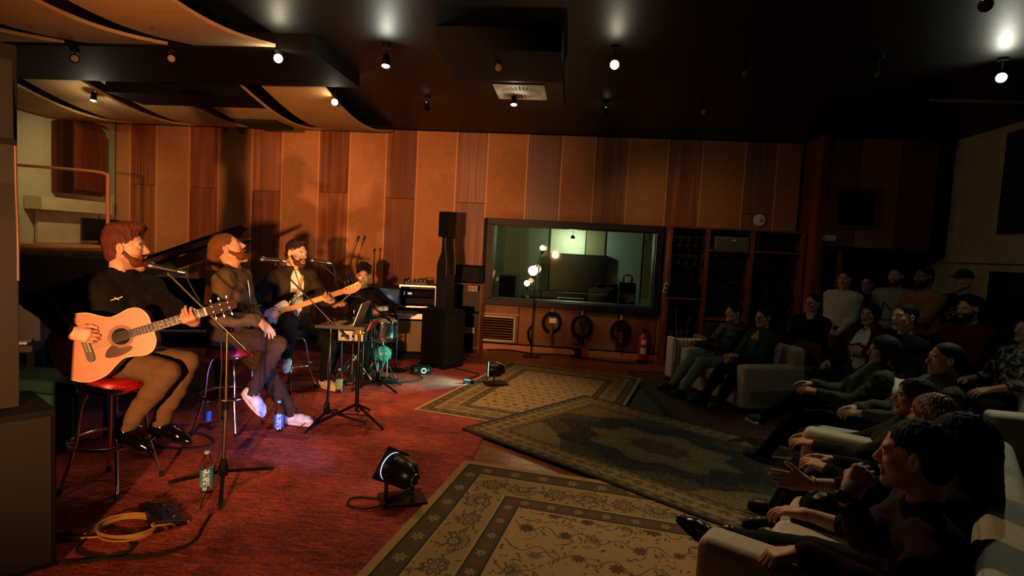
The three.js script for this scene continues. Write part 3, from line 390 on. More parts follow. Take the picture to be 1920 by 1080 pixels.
  const pf = thing('picture_frame', 'square dark panel in a wooden frame above the passage', 'frame', [4.05, 2.545, -8.77]); part('frame', [box(0.6, 0.05, 0.03, 0, 0.27, 0, 0.004), box(0.6, 0.05, 0.03, 0, -0.27, 0, 0.004), box(0.05, 0.5, 0.03, -0.275, 0, 0, 0.004), box(0.05, 0.5, 0.03, 0.275, 0, 0, 0.004)], M.shelfWood, pf); part('panel', box(0.5, 0.5, 0.012, 0, 0, -0.005), M.black, pf);
  single('absorber_panel', 'dark absorber panel on the pale right wall above the door', 'panel', box(0.08, 1.25, 1.4, 0, 0, 0, 0.01), std('#120e0a', 0.95), [RIGHT - 0.042, 2.83, -7.05]);
}

// ------------------------------------------------------------------ left wall: boxes, rail and ledge
{
  const b = thing('wall_absorber', 'deep wooden absorber box on the left wall above the piano', 'panel', [LEFT + 0.02, 2.2, -8.35]);
  part('body', metricUV(extrude([[0, 0], [0.34, -0.02], [0.42, 0.05], [0.42, 1.0], [0.3, 1.14], [0, 1.08]], 0.55, 0.006).translate(0, 0, -0.3)), std('#b98556', 0.6, { map: rep(M.woodTex[0], 1, 1) }), b);
  part('side_board', box(0.02, 1.1, 0.2, 0.36, 0.53, 0.35, 0.004), M.darkWood, b);
  const s = thing('wall_ledge', 'pale box ledge low on the left wall', 'ledge', [LEFT + 0.01, 0, -8.3]); part('body', box(0.3, 0.2, 1.3, 0.15, 2.0, 0, 0.01), M.plaster, s); part('front_panel', box(0.06, 0.5, 1.1, 0.05, 1.65, -0.05, 0.01), M.plaster, s);
  const w = thing('dark_monitor', 'dark flat monitor standing on the sill of the left wall', 'monitor', [LEFT + 0.3, 1.40, -8.72], Math.PI / 2 - 0.25); part('panel', box(0.62, 0.36, 0.04, 0, 0.24, 0, 0.008), std('#0a0908', 0.35), w); part('foot', [box(0.2, 0.015, 0.14, 0, 0.008, 0), box(0.05, 0.1, 0.02, 0, 0.06, -0.01)], M.black, w);
  single('sill_board', 'long wooden sill along the left wall behind the piano', 'sill', box(0.45, 0.05, 2.6, 0, 0, 0, 0.006), M.strip, [LEFT + 0.225, 1.37, -8.0]);
  const rail = thing('pipe_rail', 'copper coloured pipe rail standing behind the guitarist', 'rail', [0, 0, 0]);
  part('top_rail', tube([[-7.6, 2.46, -6.9], [-6.2, 2.40, -7.0], [-6.16, 2.38, -7.0]], 0.02, 24), M.strip, rail); part('post', bar([-6.15, 0, -7], [-6.15, 2.4, -7], 0.024, 0.024, 14), M.strip, rail); part('post', bar([-7.6, 0, -6.9], [-7.6, 2.46, -6.9], 0.024, 0.024, 14), M.strip, rail); part('foot', [lathe([[0, 0], [0.1, 0], [0.1, 0.01], [0.03, 0.03], [0, 0.03]], 20, -6.15, 0, -7), lathe([[0, 0], [0.1, 0], [0.1, 0.01], [0.03, 0.03], [0, 0.03]], 20, -7.6, 0, -6.9)], M.black, rail);
  const bt = (x, z, l, c) => { const o = thing('glass_bottle', l, 'bottle', [x, 1.396, z], 0, 'bottles on the sill'); part('body', lathe([[0, 0], [0.03, 0], [0.032, 0.02], [0.032, 0.12], [0.013, 0.18], [0.013, 0.24], [0, 0.24]], 18), std(c, 0.12), o); part('cap', lathe([[0.015, 0.235], [0.015, 0.255], [0, 0.256]], 14), M.steel, o); };
  bt(LEFT + 0.42, -9.1, 'dark bottle at the corner of the sill, left of the pair', '#20180c'); bt(LEFT + 0.44, -9.22, 'dark bottle at the corner of the sill, right of the pair', '#2c1a0c');
}
// ------------------------------------------------------------------ carpet and rugs
function floret(c, x, y, r, rot, col, core, petals = 8) {
  c.save(); c.translate(x, y); c.rotate(rot);
  for (const [k0, cc, w] of [[1, col, 0.46], [0.72, core, 0.34], [0.56, col, 0.3]]) { c.fillStyle = cc; for (let k = 0; k < petals; k++) { const a = k / petals * Math.PI * 2; c.beginPath(); c.ellipse(Math.cos(a) * r * 0.58 * k0, Math.sin(a) * r * 0.58 * k0, r * 0.42 * k0, r * w * 0.52 * k0, a, 0, 7); c.fill(); } }
  c.fillStyle = core; c.beginPath(); c.arc(0, 0, r * 0.2, 0, 7); c.fill(); c.fillStyle = col; c.beginPath(); c.arc(0, 0, r * 0.1, 0, 7); c.fill(); c.restore();
}
function palmette(c, x, y, r, rot, col, core) {
  c.save(); c.translate(x, y); c.rotate(rot);
  for (const [k0, cc] of [[1, col], [0.8, core], [0.66, col]]) { c.fillStyle = cc; for (let k = -5; k <= 5; k++) { const a = k * 0.29 - Math.PI / 2; c.beginPath(); c.ellipse(Math.cos(a) * r * 0.62 * k0, Math.sin(a) * r * 0.62 * k0, r * 0.42 * k0, r * 0.1 * k0, a, 0, 7); c.fill(); } }
  c.fillStyle = col; c.beginPath(); c.ellipse(0, 0, r * 0.4, r * 0.34, 0, 0, 7); c.fill(); c.fillStyle = core; c.beginPath(); c.ellipse(0, -r * 0.05, r * 0.27, r * 0.24, 0, 0, 7); c.fill(); c.fillStyle = col; for (let k = 0; k < 5; k++) { c.beginPath(); c.arc(Math.cos(k * 1.257) * r * 0.12, Math.sin(k * 1.257) * r * 0.12 - r * 0.05, r * 0.06, 0, 7); c.fill(); }
  for (const s of [-1, 1]) { c.fillStyle = col; c.beginPath(); c.ellipse(s * r * 0.55, r * 0.35, r * 0.32, r * 0.1, s * 0.7, 0, 7); c.fill(); }
  c.restore();
}
function leaf(c, x, y, l, a, col) { c.save(); c.translate(x, y); c.rotate(a); c.fillStyle = col; c.beginPath(); c.moveTo(0, 0); c.quadraticCurveTo(l * 0.5, l * 0.32, l, 0); c.quadraticCurveTo(l * 0.5, -l * 0.22, 0, 0); c.fill(); c.restore(); }
function vine(c, pts, w, col) { c.strokeStyle = col; c.lineWidth = w; c.beginPath(); c.moveTo(...pts[0]); for (let i = 1; i < pts.length - 1; i++) c.quadraticCurveTo(pts[i][0], pts[i][1], (pts[i][0] + pts[i + 1][0]) / 2, (pts[i][1] + pts[i + 1][1]) / 2); c.stroke(); }
function pile(c, W, Hh, seed, amt) { const r = rng(seed); for (let i = 0; i < W * Hh / 26; i++) { c.fillStyle = r() < 0.5 ? `rgba(20,12,4,${amt * r()})` : `rgba(235,215,170,${amt * 0.7 * r()})`; c.fillRect(r() * W, r() * Hh, 1 + r() * 3, 1); } for (let y = 0; y < Hh; y += 3) { c.fillStyle = `rgba(20,12,4,${amt * 0.35})`; c.fillRect(0, y, W, 1); } }
function borderRow(c, W, Hh, inset, band, fn) {       // calls fn(x, y, angle, k) at even steps along the middle of a band
  const a = inset + band / 2, w = W - 2 * a, h = Hh - 2 * a, step = band * 0.92; let k = 0;
  for (const [x0, y0, dx, dy, L, rot] of [[a, a, 1, 0, w, 0], [W - a, a, 0, 1, h, Math.PI / 2], [W - a, Hh - a, -1, 0, w, Math.PI], [a, Hh - a, 0, -1, h, -Math.PI / 2]]) { const n = Math.round(L / step); for (let i = 0; i < n; i++, k++) fn(x0 + dx * L * i / n, y0 + dy * L * i / n, rot, k); }
}
function persian(W, Hh, o) {
  return canvasTex(W, Hh, c => {
    const f = (i, col) => { c.fillStyle = col; c.fillRect(i, i, W - 2 * i, Hh - 2 * i); }, u = o.unit, r = rng(o.seed);
    f(0, o.edge); f(u * 0.35, o.dark); f(u * 0.45, o.band1);
    borderRow(c, W, Hh, u * 0.45, u * 0.75, (x, y, a, k) => { floret(c, x, y, u * 0.25, a, k % 2 ? o.light : o.mid, o.dark, 6); leaf(c, x + Math.cos(a) * u * 0.3, y + Math.sin(a) * u * 0.3, u * 0.3, a + 0.8, o.mid); });
    f(u * 1.2, o.dark); f(u * 1.28, o.light); f(u * 1.36, o.band2);
    borderRow(c, W, Hh, u * 1.28, u * 1.7, (x, y, a, k) => { for (let q = 0; q < 16; q++) leaf(c, x + (r() - 0.5) * u * 1.7, y + (r() - 0.5) * u * 1.5, u * (0.16 + r() * 0.26), r() * 6.3, r() < 0.5 ? o.mid : o.vine); const b = a + (k % 2 ? 0.5 : -0.5); vine(c, [[x - Math.cos(a) * u, y - Math.sin(a) * u], [x + Math.cos(b + 1.57) * u * 0.7, y + Math.sin(b + 1.57) * u * 0.7], [x + Math.cos(a) * u * 0.5, y + Math.sin(a) * u * 0.5], [x + Math.cos(a) * u, y + Math.sin(a) * u]], u * 0.06, o.vine); (k % 2 ? palmette : floret)(c, x, y, u * (k % 2 ? 0.66 : 0.5), a + (k % 4 === 1 ? Math.PI : 0), o.mid, o.light); });
    f(u * 2.9, o.light); f(u * 2.98, o.dark); f(u * 3.06, o.band1);
    borderRow(c, W, Hh, u * 3.06, u * 0.62, (x, y, a, k) => { floret(c, x, y, u * 0.2, a, k % 2 ? o.light : o.accent, o.dark, 6); leaf(c, x + Math.cos(a) * u * 0.2, y + Math.sin(a) * u * 0.2, u * 0.26, a + (k % 2 ? 0.7 : -0.7), o.vine); });
    f(u * 3.7, o.dark); f(u * 3.78, o.field);
    const i0 = u * 3.9, iw = W - 2 * i0, ih = Hh - 2 * i0; c.save(); c.beginPath(); c.rect(i0, i0, iw, ih); c.clip();
    if (o.medallion) o.medallion(c, W, Hh, u, r);
    else {
      const s = u * o.motif, nx = Math.max(3, Math.round(iw / s)), ny = Math.round(ih / s);
      for (let j = 0; j <= ny; j++) { const pts = []; for (let i = 0; i <= nx * 2; i++) pts.push([i0 + iw * i / (nx * 2), i0 + ih * j / ny + (i % 2 ? 1 : -1) * s * 0.35 + (r() - 0.5) * s * 0.2]); vine(c, pts, u * 0.045, o.vine); }
      for (let j = 0; j <= ny; j++) for (let i = 0; i <= nx; i++) {
        const x = i0 + iw * (i + (j % 2) * 0.5) / nx + (r() - 0.5) * s * 0.25, y = i0 + ih * j / ny + (r() - 0.5) * s * 0.25, R = s * (0.16 + r() * 0.11), a = r() * 6.3;
        if ((i + j) % 3 === 0) palmette(c, x, y, R * 1.25, a, o.mid, o.light); else floret(c, x, y, R, a, r() < 0.7 ? o.mid : o.accent, o.dark, 8);
        for (let q = 0; q < 11; q++) { const b = r() * 6.3, d = s * (0.3 + r() * 0.3); leaf(c, x + Math.cos(b) * d, y + Math.sin(b) * d, s * (0.1 + r() * 0.12), b + 1.3, r() < 0.6 ? o.vine : o.mid); }
        const b = r() * 6.3; vine(c, [[x, y], [x + Math.cos(b) * s * 0.5, y + Math.sin(b) * s * 0.3], [x + Math.cos(b + 0.9) * s * 0.7, y + Math.sin(b + 0.9) * s * 0.6], [x + Math.cos(b + 1.6) * s * 0.45, y + Math.sin(b + 1.6) * s * 0.5]], u * 0.035, o.vine);
      }
    }
    c.restore(); pile(c, W, Hh, o.seed + 5, 0.32);
  });
}
function rugGeo(w, l, wave, seed, n = 70) {
  const g = new THREE.BoxGeometry(w, 0.009, l, n, 1, n), p = g.attributes.position;
  for (let i = 0; i < p.count; i++) { const x = p.getX(i), z = p.getZ(i); p.setY(i, p.getY(i) + wave * Math.max(0, fbm(x * 1.3 + seed, z * 1.3, seed, 3)) + 0.0005); const e = 0.012 * fbm(x * 1.1, z * 1.1, seed + 4, 2); p.setX(i, x + e * Math.sign(x)); }
  g.computeVertexNormals(); return g;
}
{
  const crp = rugGeo(7.25, 7.2, 0.004, 3, 50); const cp = metricUV(crp);
  single('stage_carpet', 'large red carpet covering the stage area', 'carpet', cp, M.carpet, [-4.31, 0.005, -4.45]);
  const pile2 = (t, tint = '#ffffff') => std(tint, 0.97, { map: t, bumpMap: rep(M.weave, 14, 18), bumpScale: 0.002 });
  const beige = { edge: '#a8834f', dark: '#2a2013', band1: '#4b3c20', band2: '#957748', field: '#a3834f', light: '#a58a58', mid: '#54432a', vine: '#4c3c22', accent: '#7a4526' };
  const A = persian(1600, 2040, { ...beige, unit: 100, seed: 3, motif: 1.45 });
  single('persian_rug', 'beige floral rug in the foreground with dark palmettes', 'rug', rugGeo(2.5, 3.5, 0.006, 2), pile2(A), [0.245, 0.012, -2.42], -0.145);
  const C = persian(900, 1280, { ...beige, unit: 52, seed: 9, motif: 1.1, field: '#a8885a', mid: '#5b4526', edge: '#b4905e' });
  single('persian_rug', 'beige rug with small flowers under the far floor spotlight', 'rug', rugGeo(1.95, 2.85, 0.005, 5), pile2(C), [-0.22, 0.012, -6.72], -0.235);
  const B = persian(1000, 1400, { edge: '#1d1a10', dark: '#171409', band1: '#5e4f2b', band2: '#8a7443', field: '#3a3118', light: '#a28b55', mid: '#2e2613', vine: '#6e5c34', accent: '#5a2c18', unit: 40, seed: 14, motif: 1,
    medallion: (c, W, Hh, u, r) => {
      const poly = (k, col) => { c.fillStyle = col; c.beginPath(); const n = 48; for (let i = 0; i < n; i++) { const a = i / n * 6.283, q = 1 + 0.12 * Math.cos(a * 8); c.lineTo(W / 2 + Math.cos(a) * W * k * q, Hh / 2 + Math.sin(a) * Hh * k * 1.1 * q); } c.fill(); };
      c.fillStyle = '#6d5d33'; for (const [x, y] of [[0, 0], [W, 0], [0, Hh], [W, Hh]]) { c.beginPath(); c.ellipse(x, y, W * 0.4, Hh * 0.33, 0, 0, 7); c.fill(); }
      poly(0.3, '#16130a'); poly(0.2, '#5e5030'); poly(0.17, '#6d5d36'); poly(0.085, '#4a2c18'); poly(0.05, '#5a3320');
      for (let y = 0; y < Hh; y += 11) for (let x = (y / 11 % 2) * 6; x < W; x += 12) { const t = r(); c.fillStyle = t < 0.35 ? 'rgba(150,128,76,0.55)' : t < 0.7 ? 'rgba(18,14,6,0.5)' : 'rgba(90,50,28,0.35)'; c.beginPath(); c.ellipse(x, y, 4.2, 2.6, 0.6, 0, 7); c.fill(); }
    } });
  single('persian_rug', 'dark olive rug with a pale medallion lying across the other rugs', 'rug', rugGeo(1.95, 2.95, 0.012, 8), pile2(B), [0.86, 0.024, -4.98], 0.934);
  const Dd = persian(640, 820, { edge: '#2c130b', dark: '#150906', band1: '#3b1a0f', band2: '#4d2416', field: '#43160d', light: '#7a5230', mid: '#230d08', vine: '#6b4426', accent: '#6f2a18', unit: 28, seed: 21, motif: 1.6 });
  single('persian_rug', 'dark red rug under the sofa of the two women', 'rug', rugGeo(2.1, 3.0, 0.003, 12), pile2(Dd), [2.1, 0.008, -7.0], 0.1);
}
// ------------------------------------------------------------------ bodies from distance fields
const smin = (a, b, k) => { if (k <= 0) return Math.min(a, b); const h = Math.max(k - Math.abs(a - b), 0) / k; return Math.min(a, b) - h * h * k * 0.25; };
const C = (a, b, ra, rb = ra, k = 0.03, o = {}) => ({ t: 0, a, b, ra, rb, k, ...o });          // tapered capsule
const E = (c, r, k = 0.02, o = {}) => ({ t: 1, c, r, k, ...o });                                 // ellipsoid (axes optional)
const CUT = (p, n, o = {}) => ({ t: 2, p, n, k: 0, ...o });                                      // keep the side against n
function sdf(prims, cell, disp) {
  const lo = V(1e9, 1e9, 1e9), hi = V(-1e9, -1e9, -1e9);
  for (const p of prims) {
    if (p.t === 0) { const R = Math.max(p.ra, p.rb); p.lo = p.a.clone().min(p.b).subScalar(R); p.hi = p.a.clone().max(p.b).addScalar(R); }
    else if (p.t === 1) { const R = p.ax ? Math.max(p.r.x, p.r.y, p.r.z) : 0; const q = p.ax ? V(R, R, R) : p.r; p.lo = p.c.clone().sub(q); p.hi = p.c.clone().add(q); }
    if (p.t < 2 && !p.sub) { lo.min(p.lo); hi.max(p.hi); }
  }
  lo.subScalar(cell * 2.5 + 0.012); hi.addScalar(cell * 2.5 + 0.012);
  const nx = Math.ceil((hi.x - lo.x) / cell) + 1, ny = Math.ceil((hi.y - lo.y) / cell) + 1, nz = Math.ceil((hi.z - lo.z) / cell) + 1, F = new Float32Array(nx * ny * nz).fill(0.1);
  for (const p of prims) {
    let i0 = 0, j0 = 0, k0 = 0, i1 = nx - 1, j1 = ny - 1, k1 = nz - 1; const mg = p.k + cell * 2.5;
    const bl = p.t < 2 ? p.lo : p.blo, bh = p.t < 2 ? p.hi : p.bhi;
    if (bl) { i0 = Math.max(0, Math.floor((bl.x - mg - lo.x) / cell)); j0 = Math.max(0, Math.floor((bl.y - mg - lo.y) / cell)); k0 = Math.max(0, Math.floor((bl.z - mg - lo.z) / cell)); i1 = Math.min(nx - 1, Math.ceil((bh.x + mg - lo.x) / cell)); j1 = Math.min(ny - 1, Math.ceil((bh.y + mg - lo.y) / cell)); k1 = Math.min(nz - 1, Math.ceil((bh.z + mg - lo.z) / cell)); }
    let ax, ay, az, bx, by, bz, bb; if (p.t === 0) { ax = p.a.x; ay = p.a.y; az = p.a.z; bx = p.b.x - ax; by = p.b.y - ay; bz = p.b.z - az; bb = bx * bx + by * by + bz * bz || 1e-9; }
    for (let k = k0; k <= k1; k++) for (let j = j0; j <= j1; j++) { let o = (k * ny + j) * nx + i0; const y = lo.y + j * cell, z = lo.z + k * cell;
      for (let i = i0; i <= i1; i++, o++) {
        const x = lo.x + i * cell; let d;
        if (p.t === 0) { const px = x - ax, py = y - ay, pz = z - az; let h = (px * bx + py * by + pz * bz) / bb; h = h < 0 ? 0 : h > 1 ? 1 : h; const qx = px - bx * h, qy = py - by * h, qz = pz - bz * h; d = Math.sqrt(qx * qx + qy * qy + qz * qz) - (p.ra + (p.rb - p.ra) * h); }
        else if (p.t === 1) { let px = x - p.c.x, py = y - p.c.y, pz = z - p.c.z; if (p.ax) { const a = p.ax; const u = px * a[0].x + py * a[0].y + pz * a[0].z, v = px * a[1].x + py * a[1].y + pz * a[1].z, w = px * a[2].x + py * a[2].y + pz * a[2].z; px = u; py = v; pz = w; } px /= p.r.x; py /= p.r.y; pz /= p.r.z; const q0 = Math.sqrt(px * px + py * py + pz * pz); px /= p.r.x; py /= p.r.y; pz /= p.r.z; const q1 = Math.sqrt(px * px + py * py + pz * pz) || 1e-6; d = q0 * (q0 - 1) / q1; }
        else d = (x - p.p.x) * p.n.x + (y - p.p.y) * p.n.y + (z - p.p.z) * p.n.z;
        F[o] = p.t === 2 ? Math.max(F[o], d) : p.sub ? -smin(-F[o], d, p.k) : smin(F[o], d, p.k);
      } }
  }
  if (disp) for (let k = 0, o = 0; k < nz; k++) for (let j = 0; j < ny; j++) for (let i = 0; i < nx; i++, o++) if (Math.abs(F[o]) < 0.03) F[o] += disp(lo.x + i * cell, lo.y + j * cell, lo.z + k * cell);
  // surface nets
  const id = new Int32Array(nx * ny * nz).fill(-1), P = [], N = [], I = [], sx = 1, sy = nx, sz = nx * ny;
  for (let k = 0; k < nz - 1; k++) for (let j = 0; j < ny - 1; j++) for (let i = 0; i < nx - 1; i++) {
    const o = (k * ny + j) * nx + i, f = [F[o], F[o + 1], F[o + sy], F[o + sy + 1], F[o + sz], F[o + sz + 1], F[o + sz + sy], F[o + sz + sy + 1]];
    let m = 0; for (let q = 0; q < 8; q++) if (f[q] < 0) m |= 1 << q; if (m === 0 || m === 255) continue;
    let x = 0, y = 0, z = 0, n = 0;
    const edge = (a, b) => { if ((f[a] < 0) !== (f[b] < 0)) { const t = f[a] / (f[a] - f[b]); x += (a & 1) + ((b & 1) - (a & 1)) * t; y += ((a >> 1) & 1) + (((b >> 1) & 1) - ((a >> 1) & 1)) * t; z += (a >> 2) + ((b >> 2) - (a >> 2)) * t; n++; } };
    edge(0, 1); edge(2, 3); edge(4, 5); edge(6, 7); edge(0, 2); edge(1, 3); edge(4, 6); edge(5, 7); edge(0, 4); edge(1, 5); edge(2, 6); edge(3, 7);
    x /= n; y /= n; z /= n; id[o] = P.length / 3; P.push(lo.x + (i + x) * cell, lo.y + (j + y) * cell, lo.z + (k + z) * cell);
    const l = (a, b, t) => a + (b - a) * t;
    let gx = l(l(f[1] - f[0], f[3] - f[2], y), l(f[5] - f[4], f[7] - f[6], y), z), gy = l(l(f[2] - f[0], f[3] - f[1], x), l(f[6] - f[4], f[7] - f[5], x), z), gz = l(l(f[4] - f[0], f[5] - f[1], x), l(f[6] - f[2], f[7] - f[3], x), y); const g = Math.hypot(gx, gy, gz) || 1; N.push(gx / g, gy / g, gz / g);
  }
  const quad = (a, b, c, d, flip) => { if (a < 0 || b < 0 || c < 0 || d < 0) return; if (flip) I.push(a, c, b, a, d, c); else I.push(a, b, c, a, c, d); };
  for (let k = 1; k < nz - 1; k++) for (let j = 1; j < ny - 1; j++) for (let i = 1; i < nx - 1; i++) {
    const o = (k * ny + j) * nx + i, s = F[o] < 0;
    if (s !== F[o + sx] < 0) quad(id[o - sy - sz], id[o - sz], id[o], id[o - sy], !s);
    if (s !== F[o + sy] < 0) quad(id[o - sx - sz], id[o - sx], id[o], id[o - sz], !s);
    if (s !== F[o + sz] < 0) quad(id[o - sx - sy], id[o - sy], id[o], id[o - sx], !s);
  }
  const g = new THREE.BufferGeometry(), uv = new Float32Array(P.length / 3 * 2);
  for (let i = 0; i < P.length / 3; i++) { uv[2 * i] = P[3 * i] + P[3 * i + 2] * 0.8; uv[2 * i + 1] = P[3 * i + 1] + P[3 * i + 2] * 0.25; }
  g.setAttribute('position', new THREE.Float32BufferAttribute(P, 3)); g.setAttribute('normal', new THREE.Float32BufferAttribute(N, 3)); g.setAttribute('uv', new THREE.BufferAttribute(uv, 2)); g.setIndex(I); return g;
}
function paint(g, fn) { const p = g.attributes.position, c = new Float32Array(p.count * 3); for (let i = 0; i < p.count; i++) { const r = fn(p.getX(i), p.getY(i), p.getZ(i)); c[3 * i] = r[0]; c[3 * i + 1] = r[1]; c[3 * i + 2] = r[2]; } g.setAttribute('color', new THREE.BufferAttribute(c, 3)); return g; }
const v3 = a => V(...a);

// head in its own axes: face towards +z, left ear at +x, eyes near y = 0
const headCache = new Map();
function headGeo(fem, mouth, skin, brow, stubble) {
  const key = [fem, mouth, skin, brow, stubble].join(); if (headCache.has(key)) return headCache.get(key);
  const mo = mouth * 0.02, p = [
    E(V(0, 0.036, -0.014), V(0.076, 0.086, 0.098), 0), E(V(0, -0.03, 0.028), V(0.060, 0.084 + mo * 0.5, 0.062), 0.03),
    ...[-1, 1].flatMap(s => [C(V(s * 0.052, -0.05, -0.004), V(s * 0.016, -0.1 - mo, 0.066), fem ? 0.02 : 0.024, 0.02, 0.03), E(V(s * 0.043, -0.022, 0.06), V(0.022, 0.02, 0.022), 0.025)]),
    C(V(-0.036, 0.022, 0.076), V(0.036, 0.022, 0.076), fem ? 0.011 : 0.014, undefined, 0.02),
    E(V(0, -0.1 - mo, 0.072), V(0.02, 0.018, 0.018), 0.02),
    C(V(0, 0.015, 0.086), V(0, -0.028, 0.109), 0.009, 0.0125, 0.012), ...[-1, 1].map(s => E(V(s * 0.011, -0.034, 0.098), V(0.0085, 0.0075, 0.010), 0.008)),
    ...[-1, 1].map(s => E(V(s * 0.032, 0.002, 0.103), V(0.018, 0.013, 0.018), 0.012, { sub: 1 })),
    ...[-1, 1].map(s => E(V(s * 0.031, 0.001, 0.0775), V(0.0135, 0.0125, 0.0125), 0.002)),
    ...[-1, 1].map(s => C(V(s * 0.02, 0.008, 0.088), V(s * 0.044, 0.007, 0.082), 0.0045, undefined, 0.004)),
    C(V(-0.022, -0.062, 0.087), V(0, -0.060, 0.094), 0.0065, 0.008, 0.006), C(V(0.022, -0.062, 0.087), V(0, -0.060, 0.094), 0.0065, 0.008, 0.006),
    C(V(-0.019, -0.075 - mo * 1.2, 0.086), V(0.019, -0.075 - mo * 1.2, 0.086), 0.008, undefined, 0.007),
    mouth ? E(V(0, -0.068 - mo * 0.55, 0.1), V(0.017, 0.004 + mo * 0.55, 0.028), 0.003, { sub: 1 }) : C(V(-0.022, -0.0685, 0.099), V(0.022, -0.0685, 0.099), 0.0028, undefined, 0.003, { sub: 1 }),
    ...[-1, 1].flatMap(s => [E(V(s * 0.08, -0.002, -0.008), V(0.009, 0.032, 0.019), 0.006, { ax: [V(0.93, 0, s * 0.36), V(0, 1, 0), V(-s * 0.36, 0, 0.93)] }), E(V(s * 0.089, 0.0, -0.002), V(0.007, 0.017, 0.009), 0.005, { sub: 1 })]),
    C(V(0, -0.05, -0.03), V(0, -0.15, -0.042), fem ? 0.046 : 0.056, fem ? 0.046 : 0.056, 0.03),
  ];
  const S = v3(skin), lip = [S.x * 0.72, S.y * 0.5, S.z * 0.5], br = v3(brow);
  const g = paint(sdf(p, 0.0036), (x, y, z) => {
    const ax = Math.abs(x);
    for (const s of [-1, 1]) { const dx = x - s * 0.031, dy = y - 0.0005; if (Math.hypot(dx, dy * 1.15) < 0.0125 && z > 0.078 && Math.hypot(dx, y - 0.001, z - 0.0775) < 0.0138) return Math.hypot(dx, dy) < 0.0058 ? [0.03, 0.02, 0.015] : [0.62, 0.58, 0.54]; }
    if (ax > 0.012 && ax < 0.05 && y > 0.017 + (ax > 0.035 ? -0.004 : 0) && y < 0.029 && z > 0.06 && noise(x * 300, y * 120, 2) > -0.5) return [br.x, br.y, br.z];
    if (mouth && ax < 0.02 && z > 0.06 && z < 0.089 && y < -0.062 && y > -0.078 - mo) return [0.05, 0.012, 0.01];
    if (ax < 0.024 && z > 0.083 && y < -0.056 && y > -0.084 - mo * 1.3 && Math.abs(y + 0.069 + mo * 0.6) < 0.014 + mo * 0.7) return lip;
    const m = 1 + 0.1 * noise(x * 90, y * 90, z * 90), red = z > 0.05 && y < -0.005 && y > -0.04 ? 0.9 : 1;
    if (stubble && y < -0.035 - z * 0.12 && z > -0.01 && y > -0.135 && noise(x * 400, y * 400, z * 400) > -0.6 - stubble) return [S.x * (1 - 0.6 * stubble), S.y * (1 - 0.66 * stubble), S.z * (1 - 0.7 * stubble)];
    return [S.x * m, S.y * m * red, S.z * m * red];
  });
  headCache.set(key, g); return g;
}
const strands = (f, a) => (x, y, z) => a * (noise(x * f * 1.2, y * f * 0.32, z * f) + 0.6 * noise(x * f * 2.7, y * f * 0.6, z * f * 2.7));
const FACE = (y = -0.04, z = 0.085, rx = 0.068, ry = 0.115, rz = 0.07) => E(V(0, y, z), V(rx, ry, rz), 0.012, { sub: 1 });
